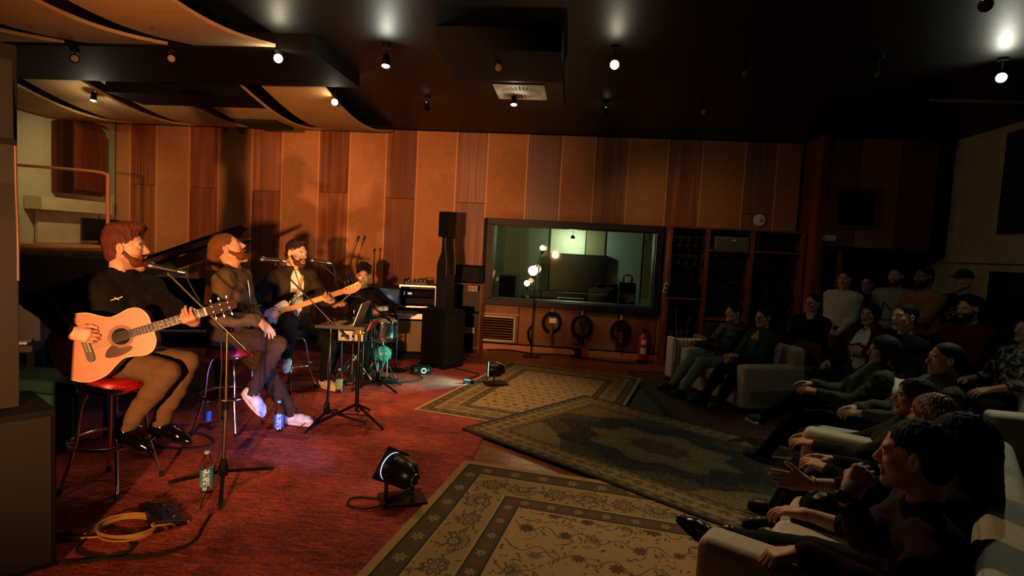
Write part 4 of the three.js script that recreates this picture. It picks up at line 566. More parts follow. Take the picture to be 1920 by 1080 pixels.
const HAIR = {
  short: () => [E(V(0, 0.045, -0.02), V(0.0805, 0.086, 0.103), 0), E(V(0, -0.022, -0.05), V(0.072, 0.07, 0.062), 0.02), FACE(-0.035), CUT(V(0, -0.045, -0.02), V(0, -1, 0.55).normalize())],
  crop: () => [E(V(0, 0.044, -0.02), V(0.080, 0.083, 0.102), 0), E(V(0, -0.022, -0.05), V(0.072, 0.07, 0.062), 0.02), FACE(-0.025, 0.085, 0.07, 0.11, 0.07), CUT(V(0, -0.042, -0.02), V(0, -1, 0.6).normalize())],
  quiff: () => [E(V(0, 0.05, -0.025), V(0.084, 0.086, 0.106), 0), E(V(0, -0.022, -0.05), V(0.072, 0.07, 0.062), 0.02), E(V(0.005, 0.118, 0.045), V(0.06, 0.034, 0.06), 0.03), E(V(0.03, 0.112, 0.085), V(0.03, 0.026, 0.025), 0.015), E(V(-0.02, 0.118, 0.08), V(0.034, 0.024, 0.028), 0.015), E(V(0, 0.125, -0.02), V(0.06, 0.03, 0.07), 0.03), FACE(-0.045, 0.09, 0.07, 0.125, 0.066), CUT(V(0, -0.045, -0.02), V(0, -1, 0.55).normalize())],
  fade: () => [E(V(0, 0.048, -0.018), V(0.0785, 0.082, 0.101), 0), E(V(0, -0.022, -0.05), V(0.072, 0.07, 0.062), 0.02), E(V(0, 0.112, 0.03), V(0.058, 0.032, 0.085), 0.02), E(V(0, 0.115, 0.085), V(0.045, 0.024, 0.025), 0.015), FACE(-0.045, 0.09, 0.072, 0.125, 0.066), CUT(V(0, -0.04, -0.02), V(0, -1, 0.6).normalize())],
  tied: () => [E(V(0, 0.04, -0.022), V(0.081, 0.089, 0.108), 0), C(V(0, 0.0, -0.12), V(0, -0.085, -0.125), 0.04, 0.03, 0.03), E(V(0.015, -0.09, -0.135), V(0.03, 0.03, 0.024), 0.015), E(V(-0.02, -0.075, -0.14), V(0.026, 0.026, 0.022), 0.015), FACE(-0.03, 0.085, 0.07, 0.11, 0.075), E(V(0.078, -0.02, 0.02), V(0.03, 0.045, 0.04), 0.006, { sub: 1 }), E(V(-0.078, -0.02, 0.02), V(0.03, 0.045, 0.04), 0.006, { sub: 1 })],
  curly: () => [E(V(0, 0.06, -0.025), V(0.092, 0.09, 0.11), 0), ...Array.from({ length: 26 }, (_, i) => { const r = rng(i * 7 + 3), a = r() * 6.3, b = r() * 1.3; return E(V(0.088 * Math.cos(a) * Math.cos(b), 0.07 + 0.085 * Math.sin(b), -0.02 + 0.1 * Math.sin(a) * Math.cos(b)), V(0.026, 0.024, 0.026), 0.01); }), FACE(-0.05, 0.09, 0.075, 0.13, 0.07), CUT(V(0, -0.042, -0.02), V(0, -1, 0.6).normalize())],
  long: () => [E(V(0, 0.04, -0.022), V(0.089, 0.094, 0.112), 0), ...[-1, 1].flatMap(s => [C(V(s * 0.07, 0.02, -0.01), V(s * 0.095, -0.16, -0.01), 0.034, 0.036, 0.03), C(V(s * 0.095, -0.16, -0.01), V(s * 0.085, -0.32, 0.03), 0.036, 0.022, 0.03), C(V(s * 0.05, 0.0, -0.07), V(s * 0.06, -0.26, -0.09), 0.05, 0.035, 0.04)]), C(V(0, 0, -0.09), V(0, -0.3, -0.11), 0.055, 0.035, 0.04), FACE(-0.045, 0.1, 0.064, 0.13, 0.085)],
  bob: () => [E(V(0, 0.042, -0.02), V(0.09, 0.095, 0.112), 0), ...[-1, 1].map(s => C(V(s * 0.07, 0.01, -0.01), V(s * 0.08, -0.09, 0.01), 0.036, 0.026, 0.03)), C(V(0, 0, -0.07), V(0, -0.1, -0.07), 0.06, 0.045, 0.04), FACE(-0.06, 0.1, 0.066, 0.125, 0.085)],
  pixie: () => [E(V(0, 0.046, -0.02), V(0.086, 0.092, 0.108), 0), E(V(0.03, 0.085, 0.06), V(0.05, 0.034, 0.04), 0.02), FACE(-0.05, 0.095, 0.068, 0.12, 0.075), CUT(V(0, -0.05, -0.02), V(0, -1, 0.2).normalize())],
  bun: () => [E(V(0, 0.042, -0.02), V(0.083, 0.09, 0.108), 0), E(V(0, 0.05, -0.13), V(0.042, 0.04, 0.04), 0.012), FACE(-0.035, 0.09, 0.07, 0.115, 0.075), CUT(V(0, -0.05, -0.02), V(0, -1, 0.15).normalize())],
  cap: () => [E(V(0, 0.05, -0.02), V(0.088, 0.092, 0.11), 0), C(V(-0.04, 0.05, 0.095), V(0.04, 0.05, 0.095), 0.012, 0.012, 0.01), E(V(0, 0.048, 0.12), V(0.07, 0.008, 0.055), 0.01), CUT(V(0, 0.036, 0), V(0, -1, 0))],
};
const BEARD = {
  full: s => [...[-1, 1].map(q => C(V(q * 0.07, -0.02, 0.0), V(q * 0.045, -0.085, 0.05), 0.012, 0.022 * s, 0.03)), C(V(-0.04, -0.09, 0.055), V(0.04, -0.09, 0.055), 0.026 * s, 0.026 * s, 0.03), E(V(0, -0.108, 0.075), V(0.034 * s, 0.034 * s, 0.026 * s), 0.025), C(V(-0.03, -0.052, 0.083), V(0.03, -0.052, 0.083), 0.009, 0.009, 0.012), ...[-1, 1].map(q => C(V(q * 0.032, -0.055, 0.078), V(q * 0.034, -0.09, 0.07), 0.010, 0.014, 0.015)), E(V(0, -0.07, 0.106), V(0.019, 0.009, 0.03), 0.005, { sub: 1 })],
};
const hairCache = new Map();
function hairGeo(style) { if (!hairCache.has(style)) { const f = style === 'curly' ? (x, y, z) => 0.006 * noise(x * 90, y * 90, z * 90) : style === 'cap' ? null : strands(style === 'crop' || style === 'fade' ? 130 : 100, style === 'crop' ? 0.0018 : 0.0038); hairCache.set(style, style.startsWith('beard') ? sdf(BEARD.full(style === 'beardSmall' ? 0.86 : 1), 0.0045, (x, y, z) => 0.003 * noise(x * 160, y * 70, z * 160)) : sdf(HAIR[style](), 0.0042, f)); } return hairCache.get(style); }

// hand in its own axes: wrist at the origin, fingers along +y, palm facing +z, thumb at +x (a right hand)
const handCache = new Map();
function handGeo(pose, skin) {
  const key = pose + skin; if (handCache.has(key)) return handCache.get(key);
  const curl = { relax: [0.3, 0.38, 0.45, 0.5], grip: [0.85, 0.9, 0.95, 1.0], fist: [1.25, 1.3, 1.35, 1.35], flat: [0.08, 0.06, 0.08, 0.12], fret: [0.95, 0.8, 0.9, 1.05], pick: [1.0, 0.7, 0.6, 0.55], point: [0.15, 1.2, 1.3, 1.3] }[pose];
  const p = [C(V(0, -0.03, 0), V(0, 0.01, 0), 0.026, 0.026, 0)];
  const bx = [0.030, 0.010, -0.011, -0.030], ln = [[0.042, 0.026, 0.02], [0.046, 0.029, 0.021], [0.043, 0.027, 0.02], [0.034, 0.021, 0.018]], by = [0.09, 0.094, 0.09, 0.082];
  for (let i = 0; i < 4; i++) p.push(C(V(bx[i] * 0.55, 0.012, 0), V(bx[i], by[i] - 0.004, 0), 0.0155, 0.0125, 0.018));
  for (let i = 0; i < 4; i++) {
    let q = V(bx[i], by[i] - 0.004, 0), a = 0, sp = bx[i] * (pose === 'flat' ? 2.2 : 1.1), r = 0.0098 - (i === 3 ? 0.001 : 0);
    for (let j = 0; j < 3; j++) { a += curl[i] * [0.9, 1.1, 0.75][j]; const n = q.clone().add(V(Math.sin(sp) * ln[i][j] * 0.5, Math.cos(a) * ln[i][j], Math.sin(a) * ln[i][j])); p.push(C(q, n, r, r * 0.9, j ? 0.0015 : 0.006)); q = n; r *= 0.9; }
  }
  const th = pose === 'flat' ? [V(0.052, 0.055, 0.004), V(0.07, 0.08, 0.006), V(0.078, 0.102, 0.01)] : pose === 'fist' || pose === 'grip' || pose === 'point' ? [V(0.046, 0.052, 0.022), V(0.042, 0.078, 0.04), V(0.022, 0.092, 0.047)] : pose === 'fret' ? [V(0.046, 0.05, 0.026), V(0.04, 0.075, 0.05), V(0.03, 0.095, 0.06)] : [V(0.046, 0.052, 0.018), V(0.054, 0.08, 0.03), V(0.05, 0.104, 0.038)];
  p.push(C(V(0.018, 0.018, 0.006), th[0], 0.0165, 0.0135, 0.018), C(th[0], th[1], 0.0115, 0.0105, 0.006), C(th[1], th[2], 0.0105, 0.009, 0.003));
  const S = v3(skin), g = paint(sdf(p, 0.0036), (x, y, z) => { const m = 1 + 0.1 * noise(x * 80, y * 80, z * 80); return [S.x * m, S.y * m * 0.96, S.z * m * 0.95]; });
  handCache.set(key, g); return g;
}
function place(g, m) { const c = g.clone(); c.applyMatrix4(m); if (m.determinant() < 0 && c.index) { const a = c.index.array; for (let i = 0; i < a.length; i += 3) { const t = a[i]; a[i] = a[i + 1]; a[i + 1] = t; } } return c; }
function mergeColored(gs) { return mergeGeometries(gs.map(g => { const o = g.index ? g : g; return o; }), false); }
function ik(a, c, l1, l2, pole) {             // the joint between a and c
  const d = c.clone().sub(a); let L = d.length(); const mx = (l1 + l2) * 0.998; if (L > mx) { c.copy(a).addScaledVector(d, mx / L); d.setLength(mx); L = mx; }
  const u = d.clone().normalize(), x = (l1 * l1 - l2 * l2 + L * L) / (2 * L), h = Math.sqrt(Math.max(0, l1 * l1 - x * x)), w = pole.clone().addScaledVector(u, -pole.dot(u)).normalize();
  return a.clone().addScaledVector(u, x).addScaledVector(w, h);
}
const SKIN = std('#ffffff', 0.55, { vertexColors: true });
const clothBump = rep(M.weave, 4, 4);
const cloth = (c, rough = 0.9, o = {}) => new THREE.MeshPhysicalMaterial({ specularIntensity: 0.3, color: c, roughness: rough, bumpMap: clothBump, bumpScale: 0.0006, ...o });
const hairMat = {}; const hairColor = c => hairMat[c] || (hairMat[c] = new THREE.MeshPhysicalMaterial({ color: c, roughness: 0.7, specularIntensity: 0.45 }));

const shoeCache = new Map();
function shoeGeo(kind) {                     // heel at z -0.07, toe at +0.19, sole on y = 0, ankle above the origin
  if (shoeCache.has(kind)) return shoeCache.get(kind);
  const sl = kind === 'sneaker' || kind === 'canvas', tz = kind === 'pointed' ? 0.215 : 0.185, tr = kind === 'pointed' ? 0.02 : 0.03;
  const up = sdf([C(V(0, 0.045, -0.04), V(0, 0.046, 0.06), 0.042, 0.043, 0), C(V(0, 0.046, 0.06), V(0, 0.035, 0.12), 0.043, 0.041, 0.02), C(V(0, 0.035, 0.12), V(0.0, tr, tz - tr), 0.041, tr, 0.02), C(V(0, 0.06, -0.025), V(0, kind === 'pointed' || kind === 'boot' ? 0.13 : 0.085, -0.03), 0.043, 0.044, 0.025), CUT(V(0, sl ? 0.014 : 0.012, 0), V(0, -1, 0))], 0.007, (x, y, z) => 0.0015 * noise(x * 40, y * 40, z * 60));
  const n = 26, out = []; for (let i = 0; i < n; i++) { const t = i / n * 6.283, c = Math.cos(t), s = Math.sin(t), z = 0.055 + c * (tz + 0.085) / 2 + 0.0, w = (0.044 + 0.006 * Math.cos(t - 0.6)) * (c > 0.4 ? 1 - (c - 0.4) * (kind === 'pointed' ? 0.5 : 0.12) : 0.92); out.push([s * w, -z]); }
  const sole = extrude(out, sl ? 0.024 : 0.014, 0.003); sole.rotateX(-Math.PI / 2);
  const lac = [0, 1, 2, 3, 4].map(i => tube([[-0.022, 0.082 - i * 0.007, 0.02 + i * 0.021], [0, 0.093 - i * 0.009, 0.025 + i * 0.021], [0.022, 0.082 - i * 0.007, 0.03 + i * 0.021]], 0.0035, 10, 5));
  const bow = tube([[0, 0.092, 0.02], [0.025, 0.1, 0.01], [0.03, 0.088, 0.03], [0, 0.092, 0.022], [-0.025, 0.1, 0.01], [-0.03, 0.087, 0.03], [0, 0.092, 0.022]], 0.003, 30, 5);
  const r = { up, sole: clean(sole), laces: join([lac, bow]) }; shoeCache.set(kind, r); return r;
}

// ------------------------------------------------------------------ a person
// Arrays are [left, up, forward] from the point on the floor under the pelvis; with a fourth entry they are world positions.
function person(o) {
  const s = o.s || 1, ya = o.face * D2R, f0 = V(Math.sin(ya), 0, Math.cos(ya)), l0 = V(Math.cos(ya), 0, -Math.sin(ya)), base = V(o.at[0], 0, o.at[1]);
  const T = a => a.length === 4 ? V(a[0], a[1], a[2]).sub(base) : V(0, a[1], 0).addScaledVector(l0, a[0]).addScaledVector(f0, a[2]), Dn = a => a.length === 4 ? V(a[0], a[1], a[2]).normalize() : T(a).normalize();
  const g = thing('person', o.label, 'person', [base.x, 0, base.z], 0, o.group), cell = o.cell || 0.014, fem = !!o.fem, bulk = o.bulk || 1;
  const P = V(0, o.hip, 0), lean = (o.lean || 0) * D2R, side = (o.side || 0) * D2R, tw = (o.twist || 0) * D2R;
  const t = UP.clone().multiplyScalar(Math.cos(lean)).addScaledVector(f0, Math.sin(lean)).applyAxisAngle(f0, -side), fl = f0.clone().applyAxisAngle(UP, tw), tl = UP.clone().cross(fl).normalize();
  tl.addScaledVector(t, -tl.dot(t)).normalize(); const tf = tl.clone().cross(t).normalize();
  const B = (l, u, f, w = 1) => P.clone().addScaledVector(t, u * s).addScaledVector(tl, l * s).addScaledVector(tf, f * s);
  const H0 = (l, u, f) => P.clone().addScaledVector(UP, u * s).addScaledVector(l0, l * s).addScaledVector(f0, f * s);
  const sw = fem ? 0.155 : 0.18, hw = fem ? 0.092 : 0.085;
  // head frame
  const [hy = 0, hp = 0, hr = 0] = o.head || [], hq = new THREE.Quaternion().setFromEuler(new THREE.Euler(-hp * D2R, ya + hy * D2R, hr * D2R, 'YXZ')), hs = s * (o.headScale || 1);
  const hx = V(1, 0, 0).applyQuaternion(hq), hu = V(0, 1, 0).applyQuaternion(hq), hz = V(0, 0, 1).applyQuaternion(hq);
  const nb = B(0, 0.485, -0.01), HC = o.headAt ? T(o.headAt) : nb.clone().addScaledVector(t, 0.075 * s).addScaledVector(hu, 0.115 * s).addScaledVector(hz, 0.03 * s), HM = basis(HC, hx, hu, hz).scale(V(hs, hs, hs));
  const nt = HC.clone().addScaledVector(hu, -0.075 * hs).addScaledVector(hz, -0.03 * hs);
  // limbs
  const arm = {}, leg = {};
  for (const [k, q] of [['r', -1], ['l', 1]]) {
    const S = B(q * sw, 0.425, 0), W = T(o['w' + k] || [q * 0.2, o.hip - 0.02, 0.15]), el = ik(S, W, 0.3 * s, 0.265 * s, Dn(o['e' + k] || [q * 0.5, -0.6, -0.8]));
    const hd = o['h' + k] || {}, y = hd.dir ? Dn(hd.dir) : W.clone().sub(el).normalize(), z0 = Dn(hd.palm || [-q * 0.4, -1, 0]), z = z0.addScaledVector(y, -z0.dot(y)).normalize(), x = y.clone().cross(z);
    arm[k] = { S, W, el, m: basis(W.clone().addScaledVector(y, 0.012), x.multiplyScalar(k === 'r' ? 1 : -1), y, z).scale(V(s, s, s).multiplyScalar(o.handScale || 1)), pose: hd.pose || 'relax' };
    const Hp = H0(q * hw, -0.02, 0), A = T(o['a' + k] || [q * 0.1, 0.085, 0.0]), kn = ik(Hp, A, 0.43 * s, 0.42 * s, Dn(o['k' + k] || [q * 0.15, 0.25, 1]));
    leg[k] = { Hp, A, kn, fd: Dn(o['f' + k] || [q * 0.25, 0, 1]) };
  }
  const torso = (e, b = bulk) => [...[-1, 1].flatMap(q => [C(H0(q * hw * 0.95, 0, -0.01), B(q * 0.066, 0.19, 0), (fem ? 0.112 : 0.106) * s * b + e, 0.094 * s * b + e, 0.04), C(B(q * 0.066, 0.19, 0.005 * b), B(q * 0.078, 0.36, 0.012), 0.094 * s * b + e, (fem ? 0.09 : 0.1) * s * b + e, 0.04), C(B(q * 0.05, 0.425, 0), B(q * (sw - 0.01), 0.425, 0), 0.07 * s + e, 0.058 * s + e, 0.04), C(B(q * 0.02, 0.47, -0.012), B(q * (sw - 0.03), 0.435, -0.005), 0.055 * s + e, 0.05 * s + e, 0.04), ...(fem ? [E(B(q * 0.07, 0.3, 0.085), V(0.062, 0.06, 0.055).multiplyScalar(s).addScalar(e), 0.04)] : [])]), C(B(0, 0.05, 0.02 * b), B(0, 0.3, 0.015), 0.1 * s * b + e, 0.095 * s * b + e, 0.04)];
  const arms = (e, k, upTo = 1) => { const a = arm[k], end = a.el.clone().lerp(a.W, Math.max(0, upTo)); return [C(a.S, a.el, 0.052 * s + e, 0.043 * s + e * 0.9, 0.035), C(a.el, end, 0.043 * s + e * 0.9, (0.043 - 0.015 * upTo) * s + e * 0.8, 0.02)]; };
  const legs = (e, k) => { const a = leg[k]; return [C(a.Hp, a.kn, 0.088 * s * (fem ? 1.02 : 1) + e, 0.056 * s + e, 0.05), C(a.kn, a.kn.clone().lerp(a.A, 0.4), 0.056 * s + e, 0.052 * s + e, 0.02), C(a.kn.clone().lerp(a.A, 0.4), a.A, 0.052 * s + e, 0.034 * s + e, 0.02)]; };
  // body: one surface with head and hands
  const skin = o.skin || [0.52, 0.3, 0.2], brow = o.brow || [0.06, 0.035, 0.02], bodyP = [...torso(-0.004), C(nb, nt, (fem ? 0.05 : 0.058) * s, (fem ? 0.048 : 0.056) * s, 0.03)];
  for (const k of ['r', 'l']) { bodyP.push(...arms(0, k), ...legs(-0.006, k)); }
  const bg = paint(sdf(bodyP, Math.max(cell, 0.013)), (x, y, z) => { const m = 1 + 0.1 * noise(x * 60, y * 60, z * 60); return [skin[0] * m, skin[1] * m, skin[2] * m]; });
  const geos = [bg, place(headGeo(fem, o.mouth || 0, skin, brow, o.stubble || 0), HM)];
  for (const k of ['r', 'l']) geos.push(place(handGeo(arm[k].pose, skin), arm[k].m));
  const body = shadows(new THREE.Mesh(mergeColored(geos), SKIN)); body.name = 'body'; g.add(body);
  // clothes
  const wr = o.wrinkle === undefined ? 0.006 : o.wrinkle, fold = (x, y, z) => wr * (noise(x * 9 + y * 16, y * 9 - x * 7, z * 11) + 0.6 * noise(x * 24, y * 24 + x * 9, z * 24));
  const front = (a, b, r, off = 0.0) => C(B(0, a, 0.13 * bulk + off), B(0, b, 0.15 * bulk + off), r, r, 0.004, { sub: 1 });
  const makeTop = (d) => {
    const e = d.off === undefined ? 0.012 : d.off, p = torso(e);
    if (d.collar) p.push(C(B(0, 0.455, -0.005), B(0, 0.455 + d.collar, 0), 0.07 * s + e, 0.062 * s + e, 0.03));
    for (const k of ['r', 'l']) { p.push(...arms(e + (d.sleeveOff || 0), k, d.sleeve === undefined ? 0.96 : d.sleeve)); }
    if (d.hood) p.push(C(B(-0.07, 0.47, -0.08), B(0.07, 0.47, -0.08), 0.05, 0.05, 0.03), C(B(-0.08, 0.48, -0.06), B(-0.04, 0.45, 0.06), 0.035, 0.03, 0.03), C(B(0.08, 0.48, -0.06), B(0.04, 0.45, 0.06), 0.035, 0.03, 0.03));
    p.push(C(B(0, 0.47, -0.01), nt.clone().addScaledVector(hz, 0.02), 0.062 * s, 0.066 * s, 0.006, { sub: 1 }));
    if (d.open) p.push(front(0.5, d.open, d.openR || 0.05));
    const hem = d.hem === undefined ? -0.06 : d.hem; p.push(CUT(H0(0, hem, 0), UP.clone().negate(), {}));
    const ge = sdf(p, cell, fold); let mat = d.mat;
    if (d.paint) { const cc = new THREE.Color(); paint(ge, (x, y, z) => { const q = V(x, y, z).sub(P); const c = d.paint(q.dot(tl) / s, q.dot(t) / s, q.dot(tf) / s); return c; }); }
    const m = shadows(new THREE.Mesh(ge, mat)); m.name = d.name || 'shirt'; if (d.label) m.userData.label = d.label; g.add(m); return m;
  };
  [].concat(o.top || []).forEach((d, i) => {
    const m = makeTop(d); if (i || d.hood || d.paint) return;
    const nd = nt.clone().sub(nb).normalize(), rg = ring((fem ? 0.06 : 0.071) * s, 0.0125 * s, 0, 0, 0, null, 30).applyQuaternion(new THREE.Quaternion().setFromUnitVectors(V(0, 0, 1), nd.clone().addScaledVector(tf, 0.35).normalize()));
    const c = nb.clone().addScaledVector(nd, 0.012 * s).addScaledVector(tf, 0.006 * s); part('neckband', rg.translate(c.x, c.y, c.z), d.mat, m);
  });
  if (o.pants) {
    const e = o.pantsOff === undefined ? 0.018 : o.pantsOff, p = [C(H0(-hw, 0.0, -0.01), H0(hw, 0.0, -0.01), 0.108 * s * bulk + e, 0.108 * s * bulk + e, 0.03), C(H0(-0.06, 0.02, 0), B(-0.06, 0.12, 0), 0.1 * s * bulk + e, 0.095 * s * bulk + e, 0.03), C(H0(0.06, 0.02, 0), B(0.06, 0.12, 0), 0.1 * s * bulk + e, 0.095 * s * bulk + e, 0.03)];
    for (const k of ['r', 'l']) p.push(...legs(e, k)); 
    const wf = (x, y, z) => wr * 0.9 * (noise(x * 14 + y * 12, y * 20 - z * 8, z * 14) + 0.5 * noise(x * 34, y * 34, z * 34));
    if (o.knees) for (const k of o.knees) { const q = leg[k]; p.push(E(q.kn.clone().addScaledVector(q.kn.clone().sub(q.Hp).add(q.kn.clone().sub(q.A)).normalize(), 0.06), V(0.05, 0.045, 0.05), 0.004, { sub: 1 })); }
    const m = shadows(new THREE.Mesh(sdf(p, cell, wf), o.pants)); m.name = 'trousers'; g.add(m);
  }
  const sh = o.shoes || {}, sg = shoeGeo(sh.kind || 'low');
  for (const k of ['r', 'l']) {
    const a = leg[k], z = a.fd.clone(), sd = UP.clone().cross(z).normalize(), y = z.clone().cross(sd).normalize(), m = basis(a.A.clone().addScaledVector(y, -0.085 * s).addScaledVector(z, 0.02), sd, y, z).scale(V(s, s, s));
    const u = part('shoe', place(sg.up, m), sh.mat || M.blackSatin, g); part('sole', place(sg.sole, m), sh.sole || M.rubber, u); if (sh.laces) part('laces', place(sg.laces, m), sh.laces, u);
  }
  if (o.hair) { const m = shadows(new THREE.Mesh(place(hairGeo(o.hair), HM), o.hairMat || hairColor('#1a100a'))); m.name = o.hair === 'cap' ? 'cap' : 'hair'; g.add(m); }
  if (o.beard) { const m = shadows(new THREE.Mesh(place(hairGeo(o.beard), HM), o.beardMat || o.hairMat || hairColor('#1a100a'))); m.name = 'beard'; g.add(m); }
  if (o.glasses) part('glasses', place(join([...[-1, 1].map(q => ring(0.019, 0.0022, q * 0.031, -0.002, 0.101, null, 20)), bar([-0.012, 0.003, 0.102], [0.012, 0.003, 0.102], 0.002), ...[-1, 1].map(q => bar([q * 0.05, 0.002, 0.099], [q * 0.083, 0.006, -0.005], 0.002))]), HM), o.glasses === true ? M.black : o.glasses, g);
  return { g, arm, leg, HM, HC, B, base, t, tl, tf, P, hx, hu, hz };
}
// ------------------------------------------------------------------ stage equipment
const redSparkle = std('#ffffff', 0.35, { map: tex(256, 256, (u, v) => { const r = h3(Math.floor(u * 128), Math.floor(v * 128), 5), k = r > 0.9 ? 1.9 : 0.6 + r * 0.6; return [150 * k, 24 * k, 26 * k]; }), metalness: 0.25 });
function stool(name, label, pos, h, seatMat, turn = 0.78) {
  const o = thing(name, label, 'stool', pos, turn, 'bar stools of the band');
  part('seat', metricUV(lathe([[0, h - 0.03], [0.1, h - 0.005], [0.165, h - 0.008], [0.185, h - 0.03], [0.19, h - 0.07], [0.186, h - 0.1], [0, h - 0.1]], 40), 2.2), seatMat, o);
  part('seat_band', lathe([[0.187, h - 0.1], [0.192, h - 0.098], [0.192, h - 0.088], [0.187, h - 0.086]], 40), M.chrome, o);
  for (let k = 0; k < 4; k++) { const a = k * Math.PI / 2, c = Math.cos(a), s = Math.sin(a); const L = part('leg', [tube([[0.06 * c, h - 0.105, 0.06 * s], [0.13 * c, h - 0.12, 0.13 * s], [0.165 * c, h - 0.2, 0.165 * s], [0.19 * c, h * 0.45, 0.19 * s], [0.215 * c, h * 0.3, 0.215 * s], [0.27 * c, 0.03, 0.27 * s]], 0.0115, 40, 10)], M.chrome, o); part('foot_cap', bar([0.278 * c, 0, 0.278 * s], [0.268 * c, 0.04, 0.268 * s], 0.015), M.rubber, L); }
  part('foot_ring', [ring(0.235, 0.011, 0, h * 0.42, 0, [Math.PI / 2, 0, 0], 48), ...[0, 1, 2, 3].map(k => bar([0.19 * Math.cos(k * 1.5708), h * 0.42, 0.19 * Math.sin(k * 1.5708)], [0.236 * Math.cos(k * 1.5708), h * 0.42, 0.236 * Math.sin(k * 1.5708)], 0.014))], M.chrome, o);
  return o;
}
stool('bar_stool', 'chrome bar stool with red sparkle seat under the acoustic guitarist', [-2.9, 0.012, -3.35], 0.745, redSparkle, 0.8);
stool('bar_stool', 'chrome bar stool with red sparkle seat under the singer', [-2.86, 0.012, -4.56], 0.745, redSparkle, 0.75);
stool('bar_stool', 'bar stool with dark teal seat under the bass player', [-3.03, 0.012, -5.95], 0.69, std('#16393a', 0.4), 0.5);

const grilleTex = tex(128, 128, (u, v) => { const k = (Math.sin(u * 201) * Math.sin(v * 201) > 0 ? 200 : 110); return [k, k * 0.95, k * 0.86]; });
function micGeo() { return { head: lathe([[0, 0.0], [0.016, 0.002], [0.0245, 0.014], [0.0255, 0.03], [0.021, 0.045], [0.018, 0.05]], 22), band: lathe([[0.0255, 0.026], [0.0268, 0.028], [0.0268, 0.033], [0.0252, 0.035]], 22), body: lathe([[0.0185, 0.05], [0.018, 0.07], [0.0115, 0.17], [0.0115, 0.185], [0, 0.186]], 20), plug: lathe([[0.011, 0.186], [0.0105, 0.22], [0.006, 0.24], [0, 0.24]], 14) }; }
function micStand(label, base, micTip, micTail, pivot, tail, feet, cablePts, poleMat = M.blackMetal) {
  const b = V(...base), o = thing('microphone_stand', label, 'stand', base, 0, 'microphone stands'), R = p => V(...p).sub(b), A = p => R(p).toArray();
  const pv = R(pivot); part('pole', [bar([0, 0.12, 0], [pv.x, pv.y * 0.55, pv.z], 0.0125), bar([pv.x, pv.y * 0.52, pv.z], pv.toArray(), 0.009)], poleMat, o);
  part('collar', bar([pv.x, pv.y * 0.5, pv.z], [pv.x, pv.y * 0.55, pv.z], 0.018), M.blackMetal, o); part('clutch', [bar([pv.x - 0.02, pv.y, pv.z], [pv.x + 0.025, pv.y, pv.z], 0.017), ball(0.018, pv.x + 0.03, pv.y, pv.z, 12)], M.blackMetal, o);
  part('tripod_hub', [lathe([[0, 0.09], [0.03, 0.09], [0.03, 0.14], [0.018, 0.2], [0, 0.2]], 18)], M.black, o);
  for (const f of feet) { const q = A(f); q[1] = 0.014; const L = part('leg', plank([0, 0.115, 0], q, 0.02, 0.014), M.black, o); const d = V(...q).normalize(); part('rubber_foot', bar(V(...q).addScaledVector(d, -0.05).setY(0.024).toArray(), [q[0], 0.012, q[2]], 0.012, 0.012), M.rubber, L); }
  const tip = R(micTip), tl = R(micTail), dir = tl.clone().sub(tip).normalize(), bend = tip.clone().addScaledVector(dir, 0.13);
  part('boom', [bar(A(tail), bend.clone().add(V(0, -0.03, 0)).toArray(), 0.007), bar(A(tail), R(tail).lerp(R(pivot), 0.6).toArray(), 0.014)], poleMat, o);
  part('clip', [bar(bend.clone().addScaledVector(dir, -0.03).toArray(), bend.clone().addScaledVector(dir, 0.03).toArray(), 0.021), bar(bend.toArray(), bend.clone().add(V(0, -0.04, 0)).toArray(), 0.008)], M.blackSatin, o);
  const m = thing('microphone', label.replace('stand', '').replace(/^.*(in front of|for)/, 'vocal microphone held $1').replace('  ', ' '), 'microphone', tip.clone().add(b).toArray(), 0, 'vocal microphones'), q = new THREE.Quaternion().setFromUnitVectors(UP, dir), mg = micGeo();
  part('grille', mg.head.applyQuaternion(q), metal('#c9bfae', 0.45, { map: grilleTex }), m); part('band', mg.band.applyQuaternion(q), M.steel, m); part('handle', mg.body.applyQuaternion(q), std('#232322', 0.45, { metalness: 0.3 }), m); part('plug', mg.plug.applyQuaternion(q), M.steel, m);
  if (cablePts) part('cable', tube([tip.clone().addScaledVector(dir, 0.235).toArray(), ...cablePts.map(A)], 0.0045, 90, 6), std('#17140f', 0.6), o);
  return o;
}
const beigeMetal = metal('#8d7a60', 0.35);
micStand('boom microphone stand for the acoustic guitarist', [-2.21, 0.012, -3.47], [-2.665, 1.475, -3.33], [-2.47, 1.435, -3.40], [-2.20, 1.075, -3.47], [-2.03, 0.94, -3.44], [[-2.04, 0, -3.18], [-2.05, 0, -3.82], [-2.57, 0, -3.44]], [[-2.43, 1.36, -3.42], [-2.34, 1.2, -3.45], [-2.26, 1.09, -3.46], [-2.22, 0.9, -3.445], [-2.225, 0.6, -3.44], [-2.215, 0.3, -3.44], [-2.25, 0.1, -3.4], [-2.15, 0.02, -3.15]], beigeMetal);
micStand('boom microphone stand for the bearded singer', [-2.14, 0.012, -4.92], [-2.63, 1.495, -4.58], [-2.43, 1.485, -4.66], [-2.115, 0.975, -4.9], [-1.96, 0.80, -4.93], [[-2.19, 0, -4.6], [-1.78, 0, -4.98], [-2.2, 0, -5.3]], [[-2.38, 1.42, -4.7], [-2.33, 1.25, -4.75], [-2.26, 1.12, -4.83], [-2.13, 0.95, -4.885], [-2.13, 0.5, -4.89], [-2.13, 0.2, -4.89], [-2.3, 0.02, -4.7]]);
